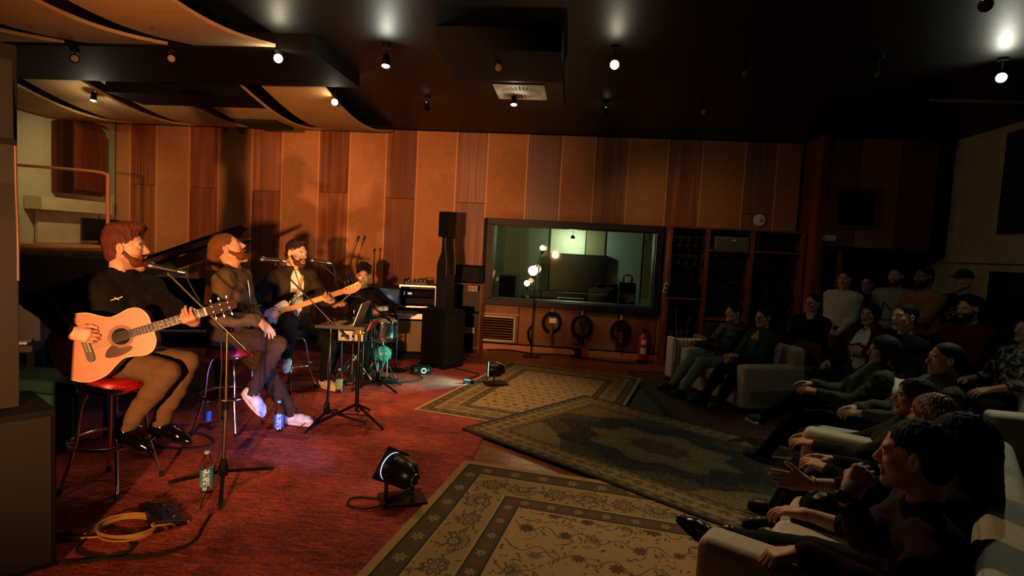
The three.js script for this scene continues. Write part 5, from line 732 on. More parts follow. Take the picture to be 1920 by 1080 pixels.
micStand('boom microphone stand for the bass player', [-2.12, 0.012, -6.25], [-2.80, 1.462, -5.87], [-2.60, 1.435, -5.93], [-2.2, 0.98, -6.2], [-2.0, 0.78, -6.3], [[-1.85, 0, -6.1], [-2.35, 0, -6.05], [-1.92, 0, -6.5]], [[-2.55, 1.36, -5.95], [-2.53, 1.2, -5.97], [-2.46, 1.1, -6.02], [-2.3, 1.06, -6.12], [-2.14, 0.9, -6.235], [-2.14, 0.4, -6.235]]);
function plainStand(label, x, z, h, boom) {
  const o = thing('microphone_stand', label, 'stand', [x, 0.012, z], 0, 'spare stands behind the drummer');
  part('pole', [bar([0, 0.1, 0], [0, h * 0.6, 0], 0.014), bar([0, h * 0.55, 0], [0, h, 0], 0.01)], M.blackMetal, o); part('clutch', bar([0, h * 0.57, 0], [0, h * 0.64, 0], 0.022), M.black, o);
  for (let k = 0; k < 3; k++) part('leg', plank([0, 0.12, 0], [0.3 * Math.cos(k * 2.09 + 0.4), 0.012, 0.3 * Math.sin(k * 2.09 + 0.4)], 0.02, 0.014), M.black, o);
  if (boom) part('boom', [bar([boom[0] * -0.35, h + boom[1] * -0.35, 0], [boom[0], h + boom[1], boom[2] || 0], 0.008), bar([boom[0] * 0.85, h + boom[1] * 0.85, 0], [boom[0] * 1.1, h + boom[1] * 1.1, 0], 0.018)], M.blackMetal, o); else part('top_clip', [bar([0, h, 0], [0.0, h + 0.07, 0.01], 0.013), bar([-0.025, h + 0.04, 0], [0.025, h + 0.06, 0], 0.01)], M.blackMetal, o);
}
plainStand('spare microphone stand with a short boom behind the drummer', -3.4, -8.55, 1.38, [0.1, 0.34]);
plainStand('spare straight microphone stand to the right of the drummer', -3.05, -8.6, 1.5, null);
plainStand('short stand in front of the far wall beside the rack', -2.62, -8.85, 1.05, null);

// floor spotlights
function parCan(label, pos, dir, size, lensCol, lightCol, cd, deg) {
  const o = thing('floor_spotlight', label, 'spotlight', pos, 0, 'floor spotlights'), d = V(...dir).normalize(), q = new THREE.Quaternion().setFromUnitVectors(UP, d), s = size, c = V(0, 0.215 * s, 0);
  const put = g => g.applyQuaternion(q).translate(c.x, c.y, c.z), sd = d.clone().cross(UP).normalize();
  part('can', put(lathe([[0, -0.17 * s], [0.045 * s, -0.165 * s], [0.07 * s, -0.13 * s], [0.1 * s, -0.1 * s], [0.112 * s, -0.03 * s], [0.112 * s, 0.0], [0.118 * s, 0.005], [0.118 * s, 0.02 * s], [0.112 * s, 0.025 * s], [0.112 * s, 0.1 * s], [0.106 * s, 0.1 * s], [0.1 * s, 0.04 * s]], 32)), M.blackMetal, o);
  part('rib', [0.045, 0.06, 0.075].map(y => put(ring(0.113 * s, 0.004 * s, 0, y * s, 0, [Math.PI / 2, 0, 0], 32))), M.blackMetal, o);
  part('gel_frame', put(extrude([[-0.13 * s, -0.13 * s], [0.13 * s, -0.13 * s], [0.13 * s, 0.13 * s], [-0.13 * s, 0.13 * s]], 0.012 * s, 0, [circ(0.103 * s)]).rotateX(-Math.PI / 2).translate(0, 0.1 * s, 0)), M.black, o);
  part('lens', put(lathe([[0, 0.088 * s], [0.06 * s, 0.085 * s], [0.103 * s, 0.072 * s]], 28)), glow(lensCol, 5), o);
  part('light_gap', put(new THREE.CylinderGeometry(0.1125 * s, 0.1125 * s, 0.008 * s, 32, 1, true).translate(0, 0.094 * s, 0)), glow(lensCol, 1.6), o);
  part('trim_ring', [put(ring(0.104 * s, 0.0045 * s, 0, 0.113 * s, 0, [Math.PI / 2, 0, 0], 36)), put(ring(0.045 * s, 0.005 * s, 0, -0.166 * s, 0, [Math.PI / 2, 0, 0], 24))], M.chrome, o);
  part('label_plate', put(box(0.05 * s, 0.04 * s, 0.004, 0, -0.03 * s, 0, 0, [0, 0, 0]).translate(0, 0, 0).applyMatrix4(new THREE.Matrix4().makeRotationY(2.2)).translate(0.113 * s * Math.sin(2.2), 0, 0.113 * s * Math.cos(2.2))), M.white, o, 'small printed sticker');
  part('yoke', [[-1, 1].map(k => plank(c.clone().addScaledVector(sd, k * 0.135 * s).toArray(), c.clone().addScaledVector(sd, k * 0.135 * s).setY(0.02).toArray(), 0.03 * s, 0.006)), plank(c.clone().addScaledVector(sd, 0.135 * s).setY(0.02).toArray(), c.clone().addScaledVector(sd, -0.135 * s).setY(0.02).toArray(), 0.006, 0.03)], M.blackMetal, o);
  for (const k of [-1, 1]) part('knob', bar(c.clone().addScaledVector(sd, k * 0.11 * s).toArray(), c.clone().addScaledVector(sd, k * 0.16 * s).toArray(), 0.02 * s, 0.02 * s), M.black, o);
  part('floor_base', [box(0.34 * s, 0.012, 0.26 * s, 0.02, 0.006, 0.0, 0.004, [0, 0.5, 0])], M.blackMetal, o);
  const p = V(...pos).add(c).addScaledVector(d, 0.125 * s); spot(p, p.clone().addScaledVector(d, 2), lightCol, cd, deg, 0.7, 3);
  return o;
}
const blue = new THREE.Color(0.16, 0.26, 1), teal = new THREE.Color(0.08, 0.85, 0.72);
parCan('black floor spotlight with blue light at the edge of the foreground rug', [-1.03, 0.02, -3.55], [-0.86, 0.12, -0.5], 0.86, new THREE.Color(0.75, 0.8, 1), blue, 16, 26);
parCan('small black floor spotlight with turquoise light on the far rug', [-0.86, 0.03, -6.88], [-1, 0.0, 0.12], 0.8, new THREE.Color(0.35, 0.95, 0.9), teal, 10, 42);
parCan('unseen floor spotlight with amber light, out of view, placed to light the far wall', [-0.9, 0.02, -2.1], [-0.40, 0.265, -0.875], 0.7, new THREE.Color(1, 0.7, 0.35), new THREE.Color(1, 0.5, 0.2), 85, 10.5);  // out of view, placed to throw a warm patch on the far wall
single('power_cable', 'black power cable looping beside the foreground floor spotlight', 'cable', tube([[-1.05, 0.03, -3.45], [-1.2, 0.022, -3.36], [-1.32, 0.018, -3.4], [-1.33, 0.018, -3.5], [-1.2, 0.02, -3.52], [-1.1, 0.03, -3.5]], 0.006, 50), M.rubber);
single('power_cable', 'black power cable trailing from the far floor spotlight', 'cable', tube([[-0.95, 0.03, -6.95], [-1.1, 0.018, -6.9], [-1.2, 0.018, -7.05], [-1.12, 0.018, -7.35], [-1.3, 0.018, -7.5], [-1.5, 0.018, -7.6]], 0.007, 50), M.rubber);
const plug = thing('cable_plug', 'blue power plug on the red carpet in front of the right loudspeaker', 'plug', [-1.19, 0.012, -6.83]); part('body', box(0.09, 0.05, 0.05, 0, 0.025, 0, 0.015), std('#1f6f8a', 0.4), plug); part('collar', bar([0.045, 0.025, 0], [0.09, 0.025, 0], 0.02), M.black, plug);

// loudspeaker columns
function paColumn(label, pos, turn, k = 1) {
  const o = thing('column_loudspeaker', label, 'loudspeaker', pos, turn, 'column loudspeakers');
  part('subwoofer', box(0.4, 0.79, 0.46, 0, 0.405, 0, 0.012), M.black, o); part('sub_grille', box(0.36, 0.73, 0.012, 0, 0.405, 0.232, 0.006), M.darkGrey, o);
  part('foot', [-1, 1].flatMap(a => [-1, 1].map(b => bar([a * 0.15, 0, b * 0.17], [a * 0.15, 0.01, b * 0.17], 0.02))), M.rubber, o);
  const sx = [[-0.09, 0.8], [0.085, 0.8], [0.085, 1.38], [0.075, 1.5], [0.045, 1.64], [0.035, 1.78], [0.035, 1.83], [-0.01, 1.83], [-0.01, 1.68], [-0.02, 1.58], [-0.09, 1.42]];
  const st = a => a.map(([x, y, z]) => z === undefined ? [x, 0.8 + (y - 0.8) * k] : [x, 0.8 + (y - 0.8) * k, z]);
  part('lower_column', extrude(st(sx), 0.17, 0.004).rotateY(-Math.PI / 2).translate(0.085, 0, 0), std('#17130f', 0.5), o);
  for (const q of [-1, 1]) part('curved_arm', tube(st([[q * 0.085, 1.28, 0.095], [q * 0.085, 1.46, 0.09], [q * 0.085, 1.63, 0.06], [q * 0.085, 1.82, 0.05]]), 0.006, 24), std('#5a3c28', 0.45), o);
  part('upper_array', extrude(st([[-0.09, 1.8], [0.06, 1.78], [0.075, 2.14], [-0.09, 2.14]]), 0.17, 0.006).rotateY(-Math.PI / 2).translate(0.085, 0, 0), M.black, o);
  part('array_grille', box(0.15, 0.32 * k, 0.01, 0, 0.8 + 1.16 * k, 0.074, 0.004, [-0.04, 0, 0]), M.darkGrey, o);
  return o;
}
paColumn('black column loudspeaker with subwoofer standing right of the drummer', [-1.72, 0.012, -7.75], 1.0);
paColumn('dark column loudspeaker cut off by the left edge of the picture', [-2.73, 0.012, -2.42], 1.0, 1.27);

// drum set: snare, kick pad, hi-hat pedal
{
  const d = thing('snare_drum', 'chrome snare drum with turquoise shine in front of the drummer', 'drum', [-2.28, 0, -6.85]);
  part('shell', lathe([[0.165, 0.52], [0.17, 0.54], [0.168, 0.62], [0.17, 0.70], [0.165, 0.72]], 40), M.chrome, d); part('drum_head', lathe([[0, 0.722], [0.165, 0.722], [0.168, 0.718]], 36), std('#c9c2b4', 0.6), d); part('bottom_head', lathe([[0.166, 0.518], [0, 0.517]], 30), M.white, d);
  for (const y of [0.525, 0.715]) part('hoop', ring(0.175, 0.008, 0, y, 0, [Math.PI / 2, 0, 0], 44), M.chrome, d);
  for (let k = 0; k < 10; k++) { const c = Math.cos(k * 0.6283), s = Math.sin(k * 0.6283); part('lug', [bar([0.178 * c, 0.525, 0.178 * s], [0.178 * c, 0.715, 0.178 * s], 0.004), box(0.014, 0.07, 0.02, 0.178 * c, 0.62, 0.178 * s, 0.005)], M.chrome, d); }
  const st = thing('snare_stand', 'chrome stand under the snare drum', 'stand', [-2.28, 0.012, -6.85]); part('pole', bar([0, 0.1, 0], [0, 0.44, 0], 0.013), M.chrome, st); for (let k = 0; k < 3; k++) { const c = Math.cos(k * 2.09 + 0.5), s = Math.sin(k * 2.09 + 0.5); part('leg', [bar([0, 0.3, 0], [0.25 * c, 0.012, 0.25 * s], 0.009), bar([0, 0.14, 0], [0.15 * c, 0.13, 0.15 * s], 0.006)], M.chrome, st); part('basket_arm', tube([[0, 0.42, 0], [0.12 * c, 0.46, 0.12 * s], [0.17 * c, 0.495, 0.17 * s]], 0.007, 16), M.chrome, st); }
  const k = thing('kick_pad', 'round kick pad coloured for the turquoise light, on a black metal tower', 'drum pad', [-2.2, 0.012, -6.62], 0.45);
  part('pad', lathe([[0, 0.02], [0.075, 0.02], [0.09, 0.012], [0.09, -0.02], [0, -0.025]], 32).rotateX(Math.PI / 2).translate(0, 0.34, 0.03), std('#2fa79b', 0.5), k); part('pad_label', text('2BOX', 0.03).translate(0, 0.345, 0.051), M.white, k); part('pad_rim', [ring(0.092, 0.01, 0, 0.34, 0.03), ...[0, 1, 2, 3, 4, 5].map(i => ball(0.016, 0.098 * Math.cos(i * 1.047 + 0.5), 0.34 + 0.098 * Math.sin(i * 1.047 + 0.5), 0.03, 10))], std('#1d6d66', 0.5), k);  // turquoise of the floor spotlight is put into pad and rim colour
  part('tower', [bar([-0.055, 0.01, 0.02], [-0.055, 0.27, 0.02], 0.008), bar([0.055, 0.01, 0.02], [0.055, 0.27, 0.02], 0.008), bar([-0.055, 0.24, 0.02], [0.055, 0.24, 0.02], 0.006), bar([-0.055, 0.02, 0.02], [0.04, 0.25, -0.04], 0.006)], M.steel, k); part('base_plate', box(0.26, 0.012, 0.3, 0, 0.008, -0.02, 0.004), M.black, k); part('pedal', [box(0.08, 0.01, 0.24, 0, 0.05, -0.16, 0.004, [-0.18, 0, 0]), bar([0, 0.06, -0.06], [0, 0.2, -0.03], 0.005), ball(0.025, 0, 0.24, -0.03, 10)], M.steel, k);
  const hh = thing('hi_hat_stand', 'black hi-hat stand with pedal left of the kick pad', 'stand', [-2.55, 0.012, -6.55]); part('pole', bar([0, 0.05, 0], [0, 0.85, 0], 0.011), M.chrome, hh); for (let i = 0; i < 3; i++) part('leg', bar([0, 0.32, 0], [0.26 * Math.cos(i * 2.09), 0.012, 0.26 * Math.sin(i * 2.09)], 0.009), M.chrome, hh); part('pedal', box(0.08, 0.012, 0.26, 0.05, 0.05, 0.14, 0.004, [0.2, 0.2, 0]), M.steel, hh); part('pad', lathe([[0, 0.0], [0.15, -0.012], [0.15, -0.004], [0, 0.012]], 32, 0, 0.8, 0), M.black, hh);
  const sp = thing('sample_pad', 'flat black sample pad on a stand beside the snare drum', 'drum pad', [-2.3, 0.75, -7.22], 0.1); part('case', box(0.5, 0.03, 0.3, 0.08, 0.03, 0, 0.01), M.blackSatin, sp); part('rubber_pad', [0, 1, 2, 3, 4, 5].map(i => box(0.14, 0.008, 0.11, -0.08 + (i % 3) * 0.155, 0.048, -0.07 + Math.floor(i / 3) * 0.13, 0.003)), M.rubber, sp); part('leg', bar([0.08, -0.74, 0], [0.08, 0.02, 0], 0.012), M.blackMetal, sp); part('foot', lathe([[0, 0], [0.15, 0], [0.15, 0.01], [0.02, 0.02], [0, 0.02]], 20, 0.08, -0.74, 0), M.black, sp);
  const lp = thing('laptop', 'small dark laptop with a lit screen behind the snare drum', 'laptop', [-2.42, 0.85, -7.42], 0.12); part('keyboard', box(0.3, 0.016, 0.2, 0, 0.008, 0.1, 0.004), M.darkGrey, lp); const sc = part('lid', box(0.3, 0.22, 0.01, 0, 0.12, -0.025, 0.004, [-0.22, 0, 0]), M.darkGrey, lp);
  const scrT = canvasTex(256, 180, (c, W, Hh) => { c.fillStyle = '#1d2a33'; c.fillRect(0, 0, W, Hh); const r = rng(4); for (let y = 14; y < Hh; y += 13) for (let x = 10; x < W - 10;) { const w = 10 + r() * 34; c.fillStyle = r() < 0.5 ? '#31505e' : '#48636b'; c.fillRect(x, y, w, 7); x += w + 6; } c.fillStyle = '#6f8d96'; c.fillRect(10, 4, 110, 6); });
  part('screen', box(0.28, 0.2, 0.002, 0, 0.12, -0.0185, 0, [-0.22, 0, 0]), new THREE.MeshStandardMaterial({ color: '#000000', emissive: '#ffffff', emissiveMap: scrT, emissiveIntensity: 0.5, roughness: 0.3 }), sc); bulbLight(V(-2.42, 0.98, -7.34), new THREE.Color(0.5, 0.8, 1), 0.03, 2);
  const rk = thing('flight_rack', 'open flight rack with radio receivers stacked behind the snare drum', 'rack', [-2.28, 0.755, -8.42], 0.25);
  part('case', [box(0.54, 0.02, 0.4, 0, 0.31, 0, 0.004), box(0.54, 0.02, 0.4, 0, 0.01, 0, 0.004), box(0.02, 0.3, 0.4, -0.26, 0.16, 0, 0.004), box(0.02, 0.3, 0.4, 0.26, 0.16, 0, 0.004), box(0.52, 0.3, 0.02, 0, 0.16, -0.19)], std('#2a211b', 0.6), rk);
  part('edge_trim', [box(0.55, 0.022, 0.015, 0, 0.315, 0.2), box(0.55, 0.022, 0.015, 0, 0.005, 0.2), box(0.022, 0.32, 0.015, -0.265, 0.16, 0.2), box(0.022, 0.32, 0.015, 0.265, 0.16, 0.2)], M.steel, rk); const un = part('receiver', box(0.48, 0.09, 0.3, 0, 0.2, 0.03, 0.004), M.black, rk); part('display', box(0.06, 0.025, 0.003, -0.12, 0.2, 0.182), glow(new THREE.Color(0.5, 0.75, 0.95), 1.0), un); for (const q of [0.215, 0.185]) part('status_light', box(0.012, 0.012, 0.003, -0.2, q, 0.182), glow(new THREE.Color(0.5, 0.75, 0.95), 1.0), un); part('receiver', box(0.48, 0.09, 0.3, 0, 0.09, 0.03, 0.004), M.darkGrey, rk);
  const am = thing('guitar_amplifier', 'guitar amplifier with beige grille cloth under the flight rack', 'amplifier', [-2.28, 0.012, -8.42], 0.25); part('cabinet', box(0.62, 0.7, 0.34, 0, 0.35, 0, 0.02), M.black, am); part('grille_cloth', box(0.54, 0.46, 0.012, 0, 0.3, 0.168, 0.004), std('#b59a72', 0.95, { map: rep(M.weave, 6, 6) }), am); part('control_panel', box(0.54, 0.08, 0.012, 0, 0.6, 0.168), M.steel, am); part('handle', tube([[-0.1, 0.7, 0], [-0.08, 0.725, 0], [0.08, 0.725, 0], [0.1, 0.7, 0]], 0.01, 16), M.black, am);
  const mx = thing('small_mixer', 'small black device lying on top of the flight rack', 'mixer', [-2.3, 1.08, -8.4], 0.1); part('case', box(0.34, 0.05, 0.22, 0, 0.025, 0, 0.008), M.blackSatin, mx); part('knob', [0, 1, 2, 3, 4].map(i => bar([-0.12 + i * 0.06, 0.05, 0.03], [-0.12 + i * 0.06, 0.066, 0.03], 0.01)), M.steel, mx); part('cable', tube([[0.1, 0.03, -0.1], [0.16, 0.07, -0.05], [0.12, 0.09, 0], [0.02, 0.08, -0.06]], 0.008, 24), M.rubber, mx);
  const tangle = (label, x, z, n, w, seed) => { const r = rng(seed), pts = []; for (let i = 0; i < n; i++) pts.push([(r() - 0.5) * w, 0.012 + r() * 0.06, (r() - 0.5) * w * 0.6]); return single('cable_tangle', label, 'cable', tube(pts, 0.009, n * 12), M.rubber, [x, 0.012, z]); };
  tangle('tangle of black cables at the foot of the right loudspeaker', -1.95, -7.25, 16, 0.36, 3); tangle('tangle of cables in front of the guitar amplifier', -2.2, -8.0, 22, 0.5, 8); tangle('cables on the carpet around the kick pad', -2.25, -6.5, 16, 0.55, 12);
  const sb = thing('stage_box', 'black stage box with a pale knob in front of the right loudspeaker', 'box', [-1.86, 0.014, -7.18], 0.4); part('case', box(0.24, 0.1, 0.16, 0, 0.05, 0, 0.01), M.black, sb); part('dial', ring(0.028, 0.009, 0.02, 0.05, 0.083), M.white, sb); part('socket', [-1, 1].map(k => bar([k * 0.08, 0.06, 0.08], [k * 0.08, 0.06, 0.09], 0.016)), M.steel, sb);
  single('instrument_cable', 'long black cable running across the carpet to the kick pad', 'cable', tube([[-1.9, 0.02, -7.1], [-1.75, 0.02, -6.85], [-1.95, 0.02, -6.6], [-2.25, 0.02, -6.42], [-2.6, 0.02, -6.4], [-2.75, 0.02, -6.6]], 0.007, 60), M.rubber);
  single('instrument_cable', 'black cable along the foot of the far wall', 'cable', tube([[-1.3, 0.015, -9.2], [-0.9, 0.03, -9.22], [-0.5, 0.015, -9.1], [-0.1, 0.02, -9.2], [0.4, 0.015, -9.05], [0.9, 0.015, -8.95], [1.3, 0.02, -9.05], [1.4, 0.05, -9.15]], 0.01, 70), M.rubber);
}

// laptop on a tripod tray
{
  const t = thing('tripod_tray', 'black tripod with a tray between the singer and the drummer', 'stand', [-1.9, 0.012, -5.03]);
  part('tray', [box(0.44, 0.012, 0.34, -0.13, 0.9, 0.02, 0.003, [0, 0.1, 0]), box(0.44, 0.03, 0.012, -0.11, 0.905, 0.19, 0.003, [0, 0.1, 0])], M.blackSatin, t); part('side_board', box(0.012, 0.09, 0.3, 0.13, 0.925, 0.0, 0.003, [0, 0.1, -0.4]), M.shelfWood, t);
  part('column', [bar([0, 0.1, 0], [0, 0.55, 0], 0.018), bar([0, 0.5, 0], [0, 0.89, 0], 0.014)], M.blackMetal, t); part('clamp', [box(0.07, 0.07, 0.05, 0, 0.86, 0.02, 0.01), ball(0.02, 0.045, 0.85, 0.02, 10)], M.brass, t); for (const a of [0.5, 2.6, 4.7]) { const L = part('leg', plank([0, 0.17, 0], [0.36 * Math.cos(a), 0.014, 0.36 * Math.sin(a)], 0.022, 0.016), M.black, t); part('brace', bar([0, 0.07, 0], [0.18 * Math.cos(a), 0.092, 0.18 * Math.sin(a)], 0.006), M.black, L); }
  const l = thing('laptop', 'open silver laptop on the tripod tray facing the singer', 'laptop', [-2.03, 0.92, -5.02], 0.1 - Math.PI / 2);
  part('keyboard', box(0.32, 0.014, 0.22, 0, 0.007, 0, 0.004), metal('#a8a39a', 0.4), l); part('keys', Array.from({ length: 40 }, (_, i) => box(0.02, 0.003, 0.014, -0.125 + (i % 10) * 0.0277, 0.0155, -0.055 + Math.floor(i / 10) * 0.02)), M.black, l); part('trackpad', box(0.1, 0.002, 0.055, 0, 0.0146, 0.075), M.steel, l);
  const lid = part('lid', box(0.32, 0.22, 0.008, 0, 0.115, -0.148, 0.003, [-0.34, 0, 0]), metal('#b0a898', 0.4), l); part('screen', box(0.3, 0.195, 0.002, 0, 0.116, -0.143, 0, [-0.34, 0, 0]), new THREE.MeshStandardMaterial({ color: '#7d756a', roughness: 0.35 }), lid);
  const ph = thing('amp_head', 'small grey amplifier behind the laptop tray', 'amplifier', [-2.42, 0.55, -6.2], 0.2); part('case', box(0.3, 0.16, 0.22, 0, 0.08, 0, 0.01), M.darkGrey, ph); part('front_panel', box(0.27, 0.11, 0.01, 0, 0.08, 0.112), M.steel, ph); part('knob', [0, 1, 2, 3].map(i => bar([-0.09 + i * 0.06, 0.08, 0.115], [-0.09 + i * 0.06, 0.08, 0.135], 0.014)), M.black, ph); part('leg', [-1, 1].map(k => bar([k * 0.12, -0.54, 0], [k * 0.12, 0, 0], 0.012)), M.blackMetal, ph);
}

// bottles with blue labels
const clear = new THREE.MeshPhysicalMaterial({ color: '#eef6f6', roughness: 0.05, transmission: 1, thickness: 0.02, ior: 1.33 });
function bottle(label, pos, s, labelCol, word) {
  const o = thing('water_bottle', label, 'bottle', pos, 0, 'water bottles'); const r = 0.036 * s, h = 0.25 * s;
  part('body', lathe([[0, 0.004], [r * 0.7, 0], [r, h * 0.05], [r, h * 0.28], [r * 0.95, h * 0.32], [r, h * 0.36], [r, h * 0.66], [r * 0.85, h * 0.76], [r * 0.4, h * 0.9], [r * 0.36, h * 0.95], [0, h * 0.95]], 26), clear, o);
  part('label_band', new THREE.CylinderGeometry(r * 1.02, r * 1.02, h * 0.42, 26, 1, true).translate(0, h * 0.36, 0), std(labelCol, 0.45), o);
  if (word) { const tg = text(word, 0.042 * s, 0.0005); tg.rotateZ(Math.PI / 2); const p = tg.attributes.position; for (let i = 0; i < p.count; i++) { const a = p.getX(i) / r + 0.35, R = r * 1.07 + p.getZ(i); p.setXYZ(i, Math.sin(a) * R, p.getY(i) * 0.82 + h * 0.36, Math.cos(a) * R); } tg.computeVertexNormals(); part('lettering', tg, M.white, o); }
  part('cap', lathe([[r * 0.4, h * 0.94], [r * 0.42, h * 0.95], [r * 0.42, h], [0, h * 1.005]], 18), std('#7fb0c4', 0.5), o);
}
bottle('water bottle with a blue green lettered label beside the near microphone stand', [-2.265, 0.014, -3.38], 1.1, '#3f8ea6', 'share');
bottle('water bottle with a bright blue label in front of the singer\'s shoe', [-2.43, 0.014, -4.60], 1.08, '#3a78c8', 'share');
bottle('small water bottle behind the leg of the singer\'s stool', [-3.1, 0.014, -4.62], 0.85, '#6c86b8', null);
bottle('water bottle with a pale label beside the bass player\'s shoe', [-2.47, 0.014, -5.98], 1.05, '#8aa69c', null);

// pedals and cables in the left foreground
{
  const p = thing('pedal_board', 'small black pedal board with a row of knobs on the red carpet', 'pedal board', [-2.28, 0.014, -3.0], -0.62);
  part('case', extrude([[0, 0], [0.16, 0], [0.16, 0.07], [0.02, 0.03], [0, 0.02]], 0.3, 0.003).rotateY(-Math.PI / 2).translate(0.15, 0, -0.08), M.blackSatin, p); for (let i = 0; i < 5; i++) part('knob', lathe([[0, 0], [0.014, 0], [0.012, 0.022], [0, 0.024]], 14, -0.11 + i * 0.055, 0.06, 0.05), M.black, p); for (let i = 0; i < 3; i++) part('foot_switch', lathe([[0, 0], [0.011, 0], [0.011, 0.014], [0, 0.016]], 12, -0.09 + i * 0.09, 0.035, -0.03), M.chrome, p); part('jack', [bar([0.15, 0.03, 0.0], [0.2, 0.03, 0.0], 0.009), bar([0.15, 0.03, 0.04], [0.2, 0.03, 0.04], 0.009)], M.brass, p);
  const tan = std('#a0793f', 0.55), r = rng(9), pts = [];
  for (let i = 0; i <= 64; i++) { const a = i / 16 * 6.283, R = 0.15 + 0.012 * noise(i * 0.4, 1, 1); pts.push([R * Math.cos(a), 0.01 + i * 0.0006 + 0.006 * noise(i * 0.3, 5, 2), R * 0.8 * Math.sin(a)]); }
  single('cable_coil', 'coiled tan instrument cable on the carpet below the pedal board', 'cable', tube([[-0.34, 0.01, 0.12], [-0.2, 0.01, 0.13], ...pts, [0.25, 0.01, -0.16]], 0.0065, 260, 6), tan, [-2.36, 0.015, -2.83]);
  single('instrument_cable', 'black cable curving across the carpet in front of the tan coil', 'cable', tube([[-2.05, 0.02, -3.1], [-2.0, 0.02, -2.95], [-1.95, 0.02, -2.8], [-2.0, 0.02, -2.68], [-2.2, 0.02, -2.58], [-2.45, 0.02, -2.6], [-2.5, 0.02, -2.72], [-2.3, 0.02, -2.75], [-2.2, 0.02, -2.66], [-2.35, 0.02, -2.52], [-2.6, 0.02, -2.45]], 0.008, 110), M.rubber);
  single('instrument_cable', 'black cables lying on the carpet behind the singer\'s stool', 'cable', tube([[-3.3, 0.02, -4.2], [-3.0, 0.02, -4.35], [-2.75, 0.02, -4.15], [-2.95, 0.02, -4.0], [-3.2, 0.02, -4.1], [-3.4, 0.02, -4.5]], 0.007, 60), M.rubber);
  const j = thing('cable_joint', 'brass and black plug connection at the end of the tan cable', 'plug', [-2.62, 0.014, -2.72], 0.35); part('sleeve', bar([-0.06, 0.014, 0], [0.02, 0.014, 0], 0.012), M.black, j); part('barrel', bar([0.02, 0.014, 0], [0.09, 0.014, 0], 0.01), M.brass, j);
}

